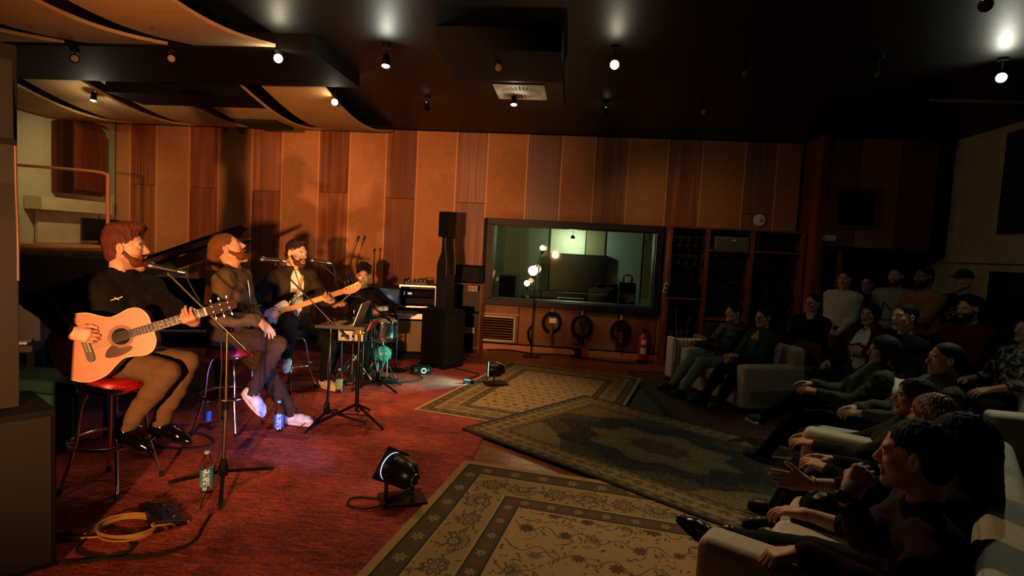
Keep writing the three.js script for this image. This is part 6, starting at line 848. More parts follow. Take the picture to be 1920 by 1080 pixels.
// grand piano
{
  const p = thing('grand_piano', 'black grand piano with open lid behind the guitarist and the singer', 'piano', [-4.285, 0.012, -5.93], 1.886);
  const out = spline([[-0.95, -0.75], [0.1, -0.75], [0.55, -0.72], [0.95, -0.55], [1.2, -0.2], [1.28, 0.15], [1.2, 0.42], [0.9, 0.55], [0.5, 0.5], [0.1, 0.55], [-0.3, 0.72], [-0.95, 0.75]], 90).map(q => [q[0], q[1] * 1.13]);
  part('case', extrude(out, 0.32, 0.008).rotateX(Math.PI / 2).translate(0, 0.98, 0), M.blackGloss, p);
  part('key_bed', box(0.3, 0.12, 1.5, -1.05, 0.66, 0, 0.01), M.blackGloss, p); part('fallboard', box(0.03, 0.18, 1.3, -0.93, 0.81, 0, 0.005, [0, 0, 0.15]), M.blackGloss, p);
  part('white_keys', Array.from({ length: 40 }, (_, i) => box(0.15, 0.02, 0.029, -1.03, 0.735, -0.6 + i * 0.0305, 0.002)), std('#c9c2ae', 0.3), p); part('black_keys', Array.from({ length: 27 }, (_, i) => box(0.09, 0.022, 0.012, -1.0, 0.752, -0.58 + i * 0.045, 0.002)), M.blackGloss, p);
  const lid = part('lid', extrude(out.map(q => [q[0], q[1] + 0.85]), 0.022, 0.004).rotateX(Math.PI / 2).rotateX(-0.42).translate(0, 1.04, -0.85), M.blackGloss, p);
  part('hinge', bar([-0.9, 1.0, -0.855], [0.9, 1.0, -0.855], 0.008), M.brass, lid);
  part('lid_prop', bar([-0.4, 0.98, 0.72], [-0.45, 1.6, 0.45], 0.011), M.blackGloss, p); part('lid_glint_bar', bar([-0.9, 1.12, -0.5], [-0.9, 1.56, 0.52], 0.018, 0.018), metal('#b08a70', 0.3), lid);  // coppery bar put in for the red reflection along the lid edge
  part('music_desk', box(0.02, 0.24, 0.75, -0.72, 1.1, 0.05, 0.004, [0, 0, -0.3]), M.blackGloss, p);
  for (const [x, z] of [[-0.8, -0.6], [-0.8, 0.6], [0.95, 0.05]]) { const L = part('leg', [lathe([[0.03, 0.05], [0.045, 0.2], [0.06, 0.55], [0.075, 0.66], [0, 0.66]], 20, x, 0, z)], M.blackGloss, p); part('caster', [ring(0.03, 0.014, x, 0.045, z, [0, 0.3, 0], 18)], M.brass, L); }
  part('pedal_lyre', [bar([-0.6, 0.08, 0.06], [-0.6, 0.66, 0.06], 0.018), bar([-0.6, 0.08, -0.06], [-0.6, 0.66, -0.06], 0.018), box(0.12, 0.05, 0.26, -0.6, 0.1, 0, 0.01)], M.blackGloss, p);
  const b = thing('piano_bench', 'padded piano bench at the left with teal stage light put into its colour', 'bench', [-3.95, 0.012, -3.98]); part('cushion', box(0.75, 0.1, 0.4, 0, 0.47, 0, 0.03), std('#143f38', 0.8), b); part('cover', box(0.7, 0.4, 0.03, 0, 0.22, 0.19, 0.01), std('#1a5a4e', 0.85), b); for (const sx of [-1, 1]) for (const sz of [-1, 1]) part('leg', bar([sx * 0.32, 0, sz * 0.15], [sx * 0.32, 0.43, sz * 0.15], 0.025), M.black, b);  // teal stage light is put into the cushion and cover colours
  const og = thing('small_organ', 'small dark organ with pale keys at the left edge behind the loudspeaker', 'organ', [-4.72, 0.012, -4.02], 0.55);
  part('case', [box(0.95, 0.3, 0.32, 0, 0.86, -0.06, 0.012), box(0.95, 0.06, 0.3, 0, 0.7, 0.16, 0.01)], std('#0c0a08', 0.6), og); part('keys', Array.from({ length: 28 }, (_, i) => box(0.028, 0.02, 0.13, -0.41 + i * 0.0305, 0.74, 0.2, 0.002)), std('#c9c2ae', 0.3), og); part('lettering', text('NET CAPS', 0.042).translate(0.14, 0.89, 0.102), std('#7a6a48', 0.6), og); part('top_trim', box(0.97, 0.02, 0.34, 0, 1.01, -0.06, 0.004), M.darkWood, og); for (const q of [-1, 1]) part('leg', [box(0.05, 0.7, 0.3, q * 0.42, 0.35, 0.0)], M.black, og);
  const rc = thing('dark_area_box', 'tall black box put in for the dark area behind the acoustic guitarist', 'case', [-6.55, 0.012, -6.3], 0.3); part('body', box(2.0, 1.3, 0.6, 0, 0.67, 0, 0.012), M.black, rc); part('edge_trim', [box(2.01, 0.02, 0.02, 0, 1.315, 0.3), box(0.02, 1.3, 0.02, 1.0, 0.67, 0.3), box(0.02, 1.3, 0.02, -1.0, 0.67, 0.3)], M.darkGrey, rc); for (const q of [-1, 1]) part('latch', box(0.1, 0.08, 0.012, q * 0.5, 0.85, 0.305, 0.004), M.darkGrey, rc);  // black box put in where the area below the sill is dark
  const tm = thing('floor_tom', 'dark drum with a pale hoop lying behind the left loudspeaker', 'drum', [-4.5, 0.29, -3.62], 0.5); part('shell', new THREE.CylinderGeometry(0.26, 0.26, 0.36, 36).rotateX(Math.PI / 2), std('#0d0d0c', 0.5), tm); for (const s of [-1, 1]) part('hoop', ring(0.265, 0.014, 0, 0, s * 0.18), M.brass, tm);
}
// ------------------------------------------------------------------ instruments
function acousticGuitar(o0, u, n) {
  const w = n.clone().cross(u).normalize(), m = basis(o0, u, w, n), o = thing('acoustic_guitar', 'natural wood acoustic guitar played by the man at the left', 'guitar', [0, 0, 0]);
  o.position.copy(o0); o.quaternion.setFromRotationMatrix(new THREE.Matrix4().makeBasis(u, w, n));
  const half = [[-0.185, 0.0], [-0.18, 0.07], [-0.145, 0.145], [-0.055, 0.2], [0.04, 0.192], [0.1, 0.155], [0.15, 0.128], [0.2, 0.132], [0.26, 0.146], [0.31, 0.132], [0.34, 0.085], [0.345, 0.03]];
  const out = spline([...half, ...half.slice(1).reverse().map(q => [q[0], -q[1]])], 90);
  const hole = circ(0.051, 36, 0.175, 0);
  const D = 0.105;
  part('sides', extrude(out, D, 0.004).translate(0, 0, -D - 0.004), std('#4a2414', 0.35), o);
  part('soundboard', metricUV(extrude(out, 0.004, 0.001, [hole]).translate(0, 0, -0.003), 1.6), std('#a5673c', 0.4, { map: rep(tex(256, 512, (a, b) => { const k = 0.95 + 0.06 * noise(b * 160, a * 3, 2) + 0.05 * fbm(a * 4, b * 4, 3, 3); return [255 * k, 240 * k, 215 * k]; }), 1, 1) }), o);
  part('binding', tube(out.map(q => [q[0], q[1], 0.0]), 0.0028, 180, 6, true), std('#d9c08c', 0.4), o);
  part('sound_hole_shade', [lathe([[0, 0], [0.05, 0], [0.05, 0.03], [0, 0.03]], 30).rotateX(-Math.PI / 2).translate(0.175, 0, 0.0016)], std('#0a0604', 0.95), o); part('rosette', [ring(0.057, 0.0022, 0.175, 0, 0.002), ring(0.063, 0.0014, 0.175, 0, 0.002), ring(0.068, 0.001, 0.175, 0, 0.002)], std('#3a2212', 0.5), o);  // dark disc stands for the shade inside the guitar body
  part('pickguard', extrude(spline([[0.12, -0.035], [0.15, -0.062], [0.21, -0.07], [0.2, -0.095], [0.13, -0.11], [0.07, -0.095], [0.08, -0.06]], 40), 0.0015).translate(0, 0, 0.0025), std('#3a1208', 0.2), o);
  const br = part('bridge', extrude(spline([[-0.02, -0.085], [0.016, -0.085], [0.018, 0], [0.016, 0.085], [-0.02, 0.085], [-0.022, 0]], 30), 0.008, 0.002).translate(0, 0, 0.002), std('#1c0f08', 0.5), o); part('saddle', box(0.003, 0.075, 0.006, 0.008, 0, 0.013), M.white, br); part('bridge_pin', [0, 1, 2, 3, 4, 5].map(i => ball(0.003, -0.008, -0.027 + i * 0.011, 0.013, 8)), M.white, br);
  part('neck', metricUV(extrude([[-0.026, 0], [0.026, 0], [0.024, -0.016], [0.012, -0.024], [-0.012, -0.024], [-0.024, -0.016]], 0.33, 0.002).rotateY(Math.PI / 2).rotateX(Math.PI / 2).translate(0.33, 0, 0.004)), std('#8a5028', 0.4), o);
  const fb = part('fretboard', box(0.43, 0.05, 0.006, 0.435, 0, 0.008, 0.001), std('#140a06', 0.75), o);
  for (let i = 0; i < 18; i++) { const x = 0.645 * Math.pow(2, -i / 12) ; const xx = 0.645 - (0.645 - x); if (xx > 0.225) part('fret', box(0.0022, 0.05, 0.002, xx, 0, 0.0118), M.chrome, fb); }
  part('position_dot', [3, 5, 7, 9].map(i => lathe([[0, 0], [0.003, 0]], 10).rotateX(Math.PI / 2).translate(0.645 * (Math.pow(2, -i / 12) + Math.pow(2, -(i - 1) / 12)) / 2, 0, 0.0113)), M.white, fb); part('nut', box(0.004, 0.048, 0.006, 0.648, 0, 0.01), M.white, o);
  const hs = part('headstock', extrude([[0, -0.026], [0.03, -0.036], [0.17, -0.03], [0.18, 0], [0.17, 0.03], [0.03, 0.036], [0, 0.026]], 0.015, 0.002).rotateY(0.24).translate(0.65, 0, -0.006), std('#2c160b', 0.35), o);
  for (let i = 0; i < 6; i++) { const s = i % 2 ? 1 : -1, x = 0.69 + Math.floor(i / 2) * 0.045, z = -0.008 - Math.floor(i / 2) * 0.011; part('tuner', [bar([x, s * 0.03, z], [x, s * 0.05, z], 0.003), box(0.012, 0.018, 0.008, x, s * 0.057, z, 0.003), bar([x, s * 0.017, z + 0.002], [x, s * 0.017, z + 0.024], 0.0035)], M.chrome, hs); }
  for (let i = 0; i < 6; i++) part('string', [bar([0.006, -0.026 + i * 0.0105, 0.017], [0.648, -0.018 + i * 0.0072, 0.0145], 0.0005 + (5 - i) * 0.0001, undefined, 5)], M.steel, o);
  return { o, w };
}
function bassGuitar(o0, u, n) {
  const w = n.clone().cross(u).normalize(), o = thing('bass_guitar', 'dark electric bass guitar with maple neck held by the bass player', 'bass guitar', [0, 0, 0]);
  o.position.copy(o0); o.quaternion.setFromRotationMatrix(new THREE.Matrix4().makeBasis(u, w, n));
  const out = spline([[-0.1, 0.0], [-0.11, 0.1], [-0.06, 0.165], [0.04, 0.16], [0.13, 0.12], [0.2, 0.125], [0.29, 0.16], [0.36, 0.155], [0.37, 0.12], [0.3, 0.07], [0.28, 0.03], [0.28, -0.03], [0.29, -0.07], [0.31, -0.12], [0.27, -0.145], [0.19, -0.125], [0.1, -0.13], [0.0, -0.17], [-0.08, -0.14], [-0.11, -0.07]], 100);
  part('body', extrude(out, 0.03, 0.006).translate(0, 0, -0.036), std('#0c0a09', 0.18), o);
  part('pickguard', extrude(spline([[0.28, 0.035], [0.25, 0.1], [0.16, 0.09], [0.08, 0.06], [0.02, -0.02], [0.06, -0.1], [0.2, -0.1], [0.27, -0.08]], 50), 0.002).translate(0, 0, 0.001), std('#b8b49a', 0.35), o);
  part('pickup', [box(0.03, 0.05, 0.012, 0.13, 0.022, 0.007, 0.003), box(0.03, 0.05, 0.012, 0.16, -0.022, 0.007, 0.003)], M.black, o); part('bridge', [box(0.05, 0.08, 0.01, 0, 0, 0.006, 0.002), ...[0, 1, 2, 3].map(i => bar([-0.015, -0.028 + i * 0.019, 0.013], [0.02, -0.028 + i * 0.019, 0.013], 0.005))], M.chrome, o); part('knob', [0, 1, 2].map(i => bar([0.02 + i * 0.045, -0.09 - i * 0.01, 0], [0.02 + i * 0.045, -0.09 - i * 0.01, 0.02], 0.011)), M.chrome, o);
  const nk = part('neck', box(0.66, 0.055, 0.022, 0.54, 0, 0.006, 0.008), std('#d69c62', 0.35), o); const fb = part('fretboard', box(0.64, 0.053, 0.006, 0.54, 0, 0.018, 0.001), std('#cf9560', 0.4), nk); 
  for (let i = 0; i < 20; i++) { const x = 0.86 * Math.pow(2, -i / 12); if (x > 0.235) part('fret', box(0.003, 0.052, 0.002, x, 0, 0.0217), M.steel, fb); }
  const hs = part('headstock', extrude(spline([[0, -0.024], [0.04, -0.045], [0.1, -0.05], [0.17, -0.03], [0.2, 0.01], [0.17, 0.05], [0.12, 0.04], [0.04, 0.035], [0, 0.025]], 40), 0.014, 0.002).translate(0.865, 0, -0.008), std('#d69c62', 0.35), o);
  for (let i = 0; i < 4; i++) part('tuner', [bar([0.9 + i * 0.04, 0.03, 0], [0.9 + i * 0.04, 0.085, 0], 0.004), box(0.012, 0.02, 0.02, 0.9 + i * 0.04, 0.092, 0, 0.004), bar([0.9 + i * 0.04, 0.012, 0.008], [0.9 + i * 0.04, 0.012, 0.028], 0.007)], M.chrome, hs);
  for (let i = 0; i < 4; i++) part('string', bar([0.0, -0.028 + i * 0.0187, 0.022], [0.865, -0.019 + i * 0.0125, 0.0255], 0.0014, undefined, 5), M.steel, o);
  return { o, w };
}
const W4 = (v) => [v.x, v.y, v.z, 1], DIR = v => [v.x, v.y, v.z, 1];

// ------------------------------------------------------------------ the band
{
  const gB = V(-2.785, 0.995, -3.03), gu = V(0.53, 0.205, -0.26).normalize(), gn0 = V(0.42, 0.16, 0.89), gn = gn0.addScaledVector(gu, -gn0.dot(gu)).normalize();
  const { w: gw } = acousticGuitar(gB, gu, gn), at = (a, b, c) => gB.clone().addScaledVector(gu, a).addScaledVector(gw, b).addScaledVector(gn, c);
  const p1 = person({ label: 'singing guitarist with red brown quiff, black jacket and brown trousers', at: [-2.95, -3.42], face: 94, hip: 0.865, s: 1.04, headScale: 1.07, lean: 5, twist: -30, head: [20, 5, 0], cell: 0.010,
    skin: [0.5, 0.27, 0.18], brow: [0.12, 0.05, 0.025], mouth: 0.8, stubble: 0.55, hair: 'quiff', hairMat: hairColor('#4a2412'), beard: 'beardSmall', beardMat: hairColor('#54280f'), group: 'the band',
    wr: W4(at(-0.055, 0.105, 0.05)), er: [-1, 0.75, 0.35, 1], hr: { dir: DIR(gu.clone().multiplyScalar(0.86).addScaledVector(gw, -0.5)), palm: DIR(gn.clone().negate()), pose: 'pick' },
    wl: W4(at(0.575, -0.065, -0.055)), el: [0.3, -1, 0.25, 1], hl: { dir: DIR(gn.clone().multiplyScalar(0.9).addScaledVector(gw, 0.2).addScaledVector(gu, -0.1)), palm: DIR(gw), pose: 'fret' },
    ar: [-2.73, 0.44, -3.25, 1], al: [-2.66, 0.42, -3.47, 1], kr: [0, 0.35, 1], kl: [0, 0.35, 1], fr: [0.93, -0.25, 0.12, 1], fl: [0.93, -0.25, -0.05, 1],
    top: [{ name: 'jacket', mat: cloth('#0c0b0b', 0.85), off: 0.018, collar: 0.05, hem: -0.05, open: 0.3, openR: 0.035 }, { name: 'shirt', mat: cloth('#0a0a0a', 0.9), off: 0.006, sleeve: 0.3, collar: 0.02 }],
    pants: cloth('#5c4632', 0.85), pantsOff: 0.014, wrinkle: 0.008, shoes: { kind: 'pointed', mat: std('#070606', 0.12), sole: M.black } });
  part('collar_pin', [bar([-0.032, 0, 0], [0.032, 0, 0], 0.003), bar([-0.008, 0.012, 0], [0.01, -0.01, 0], 0.0025), ball(0.005, 0.03, 0.002, 0, 8)].map(g => g.rotateZ(0.3).rotateY(0.9).translate(...p1.B(-0.08, 0.38, 0.135).toArray())), M.white, p1.g, 'small white pin on the chest'); part('bracelet', ring(0.036, 0.004, 0, 0, 0, [Math.PI / 2, 0, 0]).applyMatrix4(p1.arm.r.m), M.black, p1.g);

  const p2 = person({ label: 'bearded singer with tied back hair, olive bomber jacket and white sneakers', at: [-2.87, -4.56], face: 100, hip: 0.865, s: 1.04, headScale: 1.07, lean: 2, head: [14, 29, 0], cell: 0.011, skin: [0.6, 0.34, 0.22], brow: [0.16, 0.08, 0.035], mouth: 0.9, hair: 'tied', hairMat: hairColor('#6b4220'), beard: 'beard', beardMat: hairColor('#6a3c1c'), group: 'the band',
    wr: [-2.545, 1.0, -4.42, 1], er: [-0.35, -1, 0.5, 1], hr: { dir: [0.8, -0.55, 0.0, 1], palm: [0, -1, -0.3, 1], pose: 'relax' }, wl: [-2.6, 0.93, -4.62, 1], el: [-0.4, -0.8, -0.5, 1], hl: { dir: [0.85, -0.45, 0.1, 1], palm: [0, -1, 0.2, 1], pose: 'relax' },
    ar: [-2.57, 0.40, -4.42, 1], al: [-2.41, 0.105, -4.80, 1], kr: [0, 0.45, 1], kl: [0.1, 0.3, 1], fr: [0.72, -0.62, 0.1, 1], fl: [1, 0, 0.05, 1],
    top: [{ name: 'jacket', mat: cloth('#5c4a2c', 0.6), off: 0.022, collar: 0.035, hem: 0.0, open: 0.24, openR: 0.03, sleeveOff: 0.008 }, { name: 'shirt', mat: cloth('#0d0c0b', 0.9), off: 0.008, sleeve: 0.2, collar: 0.015 }], wrinkle: 0.014,
    pants: cloth('#382a1c', 0.9), shoes: { kind: 'sneaker', mat: std('#d9d8d6', 0.5), sole: std('#e0dcd4', 0.6), laces: M.white } });

  part('zipper', tube([p2.B(-0.012, 0.43, 0.128).toArray(), p2.B(-0.012, 0.3, 0.15).toArray(), p2.B(-0.012, 0.15, 0.155).toArray(), p2.B(-0.012, 0.04, 0.16).toArray()], 0.005, 24), M.steel, p2.g);
  const bB = V(-3.17, 0.845, -5.66), bu = V(0.80, 0.31, -0.13).normalize(), bn0 = V(0.2, 0.12, 0.97), bn = bn0.addScaledVector(bu, -bn0.dot(bu)).normalize(), { w: bw } = bassGuitar(bB, bu, bn), bt = (a, b, c) => bB.clone().addScaledVector(bu, a).addScaledVector(bw, b).addScaledVector(bn, c);
  const p3 = person({ label: 'bearded bass player with dark jacket over a white shirt and pale sneakers', at: [-3.04, -5.97], face: 48, hip: 0.81, s: 1.06, headScale: 1.07, lean: 3, head: [26, -4, 0], cell: 0.012, skin: [0.6, 0.35, 0.23], brow: [0.08, 0.045, 0.025], mouth: 0.2, hair: 'fade', hairMat: hairColor('#241309'), beard: 'beardSmall', beardMat: hairColor('#46260f'), group: 'the band',
    wr: W4(bt(0.02, 0.03, 0.07)), er: [-1, -0.3, -0.2, 1], hr: { dir: DIR(bu.clone().multiplyScalar(0.9).addScaledVector(bw, -0.35)), palm: DIR(bn.clone().negate()), pose: 'pick' },
    wl: W4(bt(0.7, -0.06, -0.055)), el: [0.5, -1, -0.1, 1], hl: { dir: DIR(bn.clone().multiplyScalar(0.9).addScaledVector(bw, 0.2).addScaledVector(bu, -0.1)), palm: DIR(bw), pose: 'fret' },
    ar: [-2.95, 0.42, -5.72, 1], al: [-2.70, 0.105, -6.12, 1], kr: [-0.2, 0.3, 1], kl: [0.5, 0.3, 1], fr: [0.4, -0.2, 0.9, 1], fl: [0.85, 0, 0.5, 1],
    top: [{ name: 'jacket', mat: cloth('#2e2418', 0.85), off: 0.022, collar: 0.04, hem: -0.1, open: 0.1, openR: 0.075 }, { name: 'shirt', mat: cloth('#d8d4c8', 0.9), off: 0.008, sleeve: 0.2, collar: 0.015 }], pants: cloth('#0f1512', 0.9), shoes: { kind: 'sneaker', mat: std('#cfc8b6', 0.6), sole: std('#d8d0bc', 0.7), laces: M.white } });
  part('guitar_strap', tube([p3.B(-0.1, 0.1, 0.15).toArray(), p3.B(0.0, 0.3, 0.15).toArray(), p3.B(0.07, 0.46, 0.07).toArray(), p3.B(0.1, 0.5, -0.02).toArray(), p3.B(0.05, 0.38, -0.13).toArray()], 0.018, 40, 6), std('#b98a52', 0.6), p3.g);

  const p4 = person({ label: 'drummer with glasses and dark shirt behind the snare drum', at: [-2.72, -7.3], face: 14, hip: 0.56, s: 1.02, lean: 6, head: [4, -6, 0], cell: 0.014, skin: [0.5, 0.27, 0.17], hair: 'curly', hairMat: hairColor('#160d08'), glasses: M.chrome, stubble: 0.5, group: 'the band',
    wr: [-2.84, 0.9, -6.85, 1], er: [-1, -0.5, -0.2, 1], hr: { dir: [0.3, 0.2, 0.9, 1], palm: [0.5, -0.8, 0, 1], pose: 'fist' }, wl: [-2.42, 0.84, -6.98, 1], el: [1, -0.4, -0.2, 1], hl: { dir: [0.3, -0.3, 0.8, 1], palm: [-0.4, -0.8, 0, 1], pose: 'fist' },
    ar: [-2.95, 0.1, -6.85, 1], al: [-2.45, 0.1, -6.82, 1], top: { name: 'shirt', mat: cloth('#15100d', 0.9), off: 0.014, sleeve: 0.3, collar: 0.01 }, pants: cloth('#12201d', 0.9) });
  const stick = (label, a, b) => { const o = thing('drum_stick', label, 'drumstick', a, 0, 'drum sticks'); const d = V(...b).sub(V(...a)); part('shaft', bar([0, 0, 0], d.toArray(), 0.008, 0.006), std('#c49a62', 0.5), o); part('tip', ball(0.008, d.x, d.y, d.z, 10), std('#c49a62', 0.5), o); };
  stick('pale drum stick raised in the drummer\'s fist', [-2.86, 0.86, -6.72], [-2.66, 1.04, -6.68]); stick('pale drum stick resting over the snare drum', [-2.42, 0.80, -6.95], [-2.12, 0.76, -6.78]);
  const th = thing('drum_throne', 'round black drum stool under the drummer', 'stool', [-2.72, 0.012, -7.32]); part('seat', lathe([[0, 0.36], [0.15, 0.36], [0.17, 0.39], [0.16, 0.43], [0, 0.44]], 28), M.black, th); part('column', bar([0, 0.1, 0], [0, 0.37, 0], 0.018), M.chrome, th); for (let k = 0; k < 3; k++) part('leg', bar([0, 0.24, 0], [0.24 * Math.cos(k * 2.09), 0.01, 0.24 * Math.sin(k * 2.09)], 0.011), M.chrome, th);
}

// ------------------------------------------------------------------ seats for the audience
function sofa(name, label, cat, pos, yaw, W, opt = {}) {
  const o = thing(name, label, cat, pos, yaw * D2R, 'white sofas of the audience'), ah = opt.arm || 0.56, sh = opt.seat || 0.4, D = opt.depth || 0.84, bh = opt.back || 0.74, aw = 0.17;
  const mk = (n, g) => { const q = metricUV(g, 0.7); return part(n, q, M.cover, o); };
  mk('base', box(W, 0.24, D - 0.06, 0, 0.17, -0.02, 0.03)); for (const s of [-1, 1]) mk('armrest', box(aw, ah - 0.05, D, s * (W / 2 - aw / 2), (ah + 0.05) / 2, 0, 0.045));
  mk('backrest', box(W - 0.02, bh - 0.06, 0.2, 0, (bh + 0.06) / 2, -D / 2 + 0.1, 0.06));
  const n = opt.seats || 2, cw = (W - 2 * aw) / n; for (let i = 0; i < n; i++) { mk('seat_cushion', box(cw - 0.012, 0.15, D - 0.22, -W / 2 + aw + cw * (i + 0.5), sh - 0.06, 0.09, 0.05)); mk('back_cushion', box(cw - 0.02, 0.4, 0.17, -W / 2 + aw + cw * (i + 0.5), sh + 0.2, -D / 2 + 0.24, 0.07, [-0.18, 0, 0])); }
  for (const a of [-1, 1]) for (const b of [-1, 1]) part('leg', bar([a * (W / 2 - 0.1), 0, b * (D / 2 - 0.1)], [a * (W / 2 - 0.1), 0.06, b * (D / 2 - 0.1)], 0.025), M.black, o);
  return o;
}
sofa('sofa', 'white two seat sofa of the two women in glasses', 'sofa', [2.10, 0.012, -7.1], -66, 1.22, { arm: 0.54, seat: 0.36 });
sofa('sofa', 'white sofa behind, where the woman with crossed legs sits', 'sofa', [2.42, 0.012, -4.66], -110, 1.75, { arm: 0.58, back: 0.72, seat: 0.36 });
sofa('sofa', 'white sofa in the foreground with puffy back cushions', 'sofa', [1.47, 0.018, -2.68], -122, 2.0, { arm: 0.66, seats: 3, back: 0.8, seat: 0.29, depth: 1.0 });
sofa('armchair', 'pale armchair at the right edge behind the sofas', 'armchair', [3.9, 0.012, -5.3], -95, 0.95, { arm: 0.58, seats: 1, back: 0.74 });
function woodChair(label, pos, yaw, curved) {
  const o = thing('wooden_chair', label, 'chair', pos, yaw * D2R, 'wooden chairs of the audience');
  part('seat', box(0.42, 0.025, 0.42, 0, 0.45, 0, 0.012), M.shelfWood, o); for (const a of [-1, 1]) { part('leg', bar([a * 0.17, 0, 0.17], [a * 0.17, 0.44, 0.17], 0.013), M.blackMetal, o); part('leg', bar([a * 0.17, 0, -0.2], [a * 0.17, 0.62, -0.2], 0.013), M.blackMetal, o); }
  const bk = new THREE.CylinderGeometry(0.5, 0.5, 0.2, 20, 1, true, Math.PI - 0.42, 0.84); part('backrest', [bk.clone().translate(0, 0.7, 0.28), bk.clone().scale(0.965, 1, 0.965).translate(0, 0.7, 0.278)], std('#b07440', 0.4, { map: rep(M.woodTex[2], 1, 1), side: THREE.DoubleSide }), o);
}
woodChair('wooden chair with curved backrest behind the sofa of the two women', [2.98, 0.012, -6.95], 105);
woodChair('wooden chair under the smiling woman in the printed white shirt', [3.25, 0.012, -6.55], -70);
woodChair('wooden chair under the laughing dark haired man', [3.2, 0.012, -5.75], -85);
woodChair('wooden chair under the man in the dark red sweater', [4.3, 0.012, -6.55], -80);
woodChair('wooden chair under the man resting his chin on his hand', [3.2, 0.012, -7.68], -60);

// ------------------------------------------------------------------ the audience
{
  const sk = [0.5, 0.27, 0.17], dk = [0.16, 0.08, 0.05], G1 = 'people on the sofas', G2 = 'people on the chairs', G3 = 'standing listeners';
  const lap = (q = 1) => ({ wr: [-0.1, 0.62, 0.36], wl: [0.1, 0.62, 0.36], hr: { pose: 'relax', palm: [0.3, -1, 0] }, hl: { pose: 'relax', palm: [-0.3, -1, 0] } });
  const sit = (x = 0.42) => ({ ar: [-0.12, 0.118, x], al: [0.12, 0.118, x], kr: [-0.1, 1, 1], kl: [0.1, 1, 1] });
  person({ label: 'woman with short dark hair, glasses, dark checked jacket and pale jeans on the sofa', at: [1.98, -7.30], face: -70, hip: 0.43, s: 0.93, fem: 1, lean: -10, head: [4, 2, 0], cell: 0.016, skin: sk, hair: 'pixie', hairMat: hairColor('#120c08'), glasses: M.chrome, group: G1, ...lap(), ...sit(0.62), wr: [-0.2, 0.62, 0.3], wl: [0.02, 0.7, 0.28],
    top: [{ name: 'jacket', mat: new THREE.MeshStandardMaterial({ color: '#ffffff', roughness: 0.9, vertexColors: true }), off: 0.02, collar: 0.03, open: 0.2, paint: (l, t, f) => { const k = (Math.sin(l * 70) > 0.4 ? 0.045 : 0.014) + (Math.sin(t * 70) > 0.4 ? 0.035 : 0); return [k, k * 1.05, k * 1.15]; } }, { name: 'shirt', mat: cloth('#20262c'), off: 0.008, sleeve: 0.2 }], pants: cloth('#6f7a72', 0.9), shoes: { mat: std('#1a1512', 0.7) } });
  person({ label: 'woman with glasses, yellow scarf and green jacket on the sofa', at: [2.22, -6.86], face: -62, hip: 0.43, s: 0.93, fem: 1, bulk: 1.12, lean: -8, head: [4, 0, 0], cell: 0.016, skin: sk, hair: 'bun', hairMat: hairColor('#100a07'), glasses: true, group: G1, ...lap(), ...sit(0.62), wr: [-0.02, 0.6, 0.36], wl: [0.08, 0.62, 0.34],
    top: [{ name: 'jacket', mat: cloth('#2c3a22', 0.9), off: 0.024, collar: 0.03, open: 0.12, openR: 0.06 }, { name: 'shirt', mat: cloth('#3d5226'), off: 0.01, sleeve: 0.2 }, { name: 'scarf', mat: cloth('#a8904a'), off: 0.016, sleeve: 0, hem: 0.4, collar: 0.05, open: 0.42, openR: 0.03 }], pants: cloth('#0c0c0d'), shoes: { mat: std('#14100e', 0.6) } });
  person({ label: 'man resting his chin on his hand, black jacket, behind the sofa', at: [3.17, -7.64], face: -55, hip: 0.56, s: 0.98, lean: 12, head: [0, 0, -6], cell: 0.018, skin: sk, hair: 'crop', hairMat: hairColor('#1c120c'), glasses: true, group: G2, ...sit(), wl: [0.12, 1.0, 0.3], el: [0.8, -1, 0.3], hl: { dir: [-0.3, 1, -0.1], palm: [-0.6, 0, -0.7], pose: 'fist' }, wr: [-0.15, 0.66, 0.42], top: { name: 'jacket', mat: cloth('#0b0b0c'), off: 0.022, collar: 0.03 }, pants: cloth('#2a2620') });
  person({ label: 'smiling woman in a white shirt with a black bird print and brown cardigan', at: [3.22, -6.5], face: -58, hip: 0.56, s: 0.95, fem: 1, lean: -6, head: [2, 2, 0], cell: 0.015, skin: sk, hair: 'bob', hairMat: hairColor('#150c08'), glasses: true, mouth: 0.25, group: G2, ...sit(), wr: [-0.22, 0.64, 0.26], wl: [0.16, 0.82, 0.26], hl: { dir: [-1, 0.1, 0.3], palm: [0, -0.3, -1] },
    top: [{ name: 'cardigan', mat: cloth('#3a1a10'), off: 0.022, open: 0.02, openR: 0.085 }, { name: 'shirt', mat: new THREE.MeshStandardMaterial({ color: '#ffffff', roughness: 0.9, vertexColors: true }), off: 0.01, sleeve: 0.2, paint: (l, t, f) => { const x = l / 0.11, y = (t - 0.27) / 0.1, b = Math.hypot(x * 2.6, y * 1.1) < 0.8 || (Math.abs(y - 0.35 + Math.abs(x) * 0.5) < 0.34 - 0.12 * Math.cos(x * 18) && Math.abs(x) < 1.0) || (Math.abs(y + 0.9) < 0.16 && Math.abs(x) < 0.6); return f > 0.02 && b ? [0.015, 0.013, 0.012] : [0.55, 0.53, 0.48]; } }], pants: cloth('#20252a') });
  person({ label: 'laughing dark haired man in a black shirt seated between the rows', at: [3.16, -5.66], face: -75, hip: 0.57, s: 1.02, lean: 2, head: [0, 2, 0], cell: 0.016, skin: sk, hair: 'short', hairMat: hairColor('#0e0907'), mouth: 0.2, group: G2, ...sit(), ...lap(), top: [{ name: 'jacket', mat: cloth('#0c0c0d'), off: 0.02, collar: 0.02, open: 0.3, openR: 0.03 }, { name: 'shirt', mat: cloth('#6c665a'), off: 0.008, sleeve: 0.2 }], pants: cloth('#14151a') });
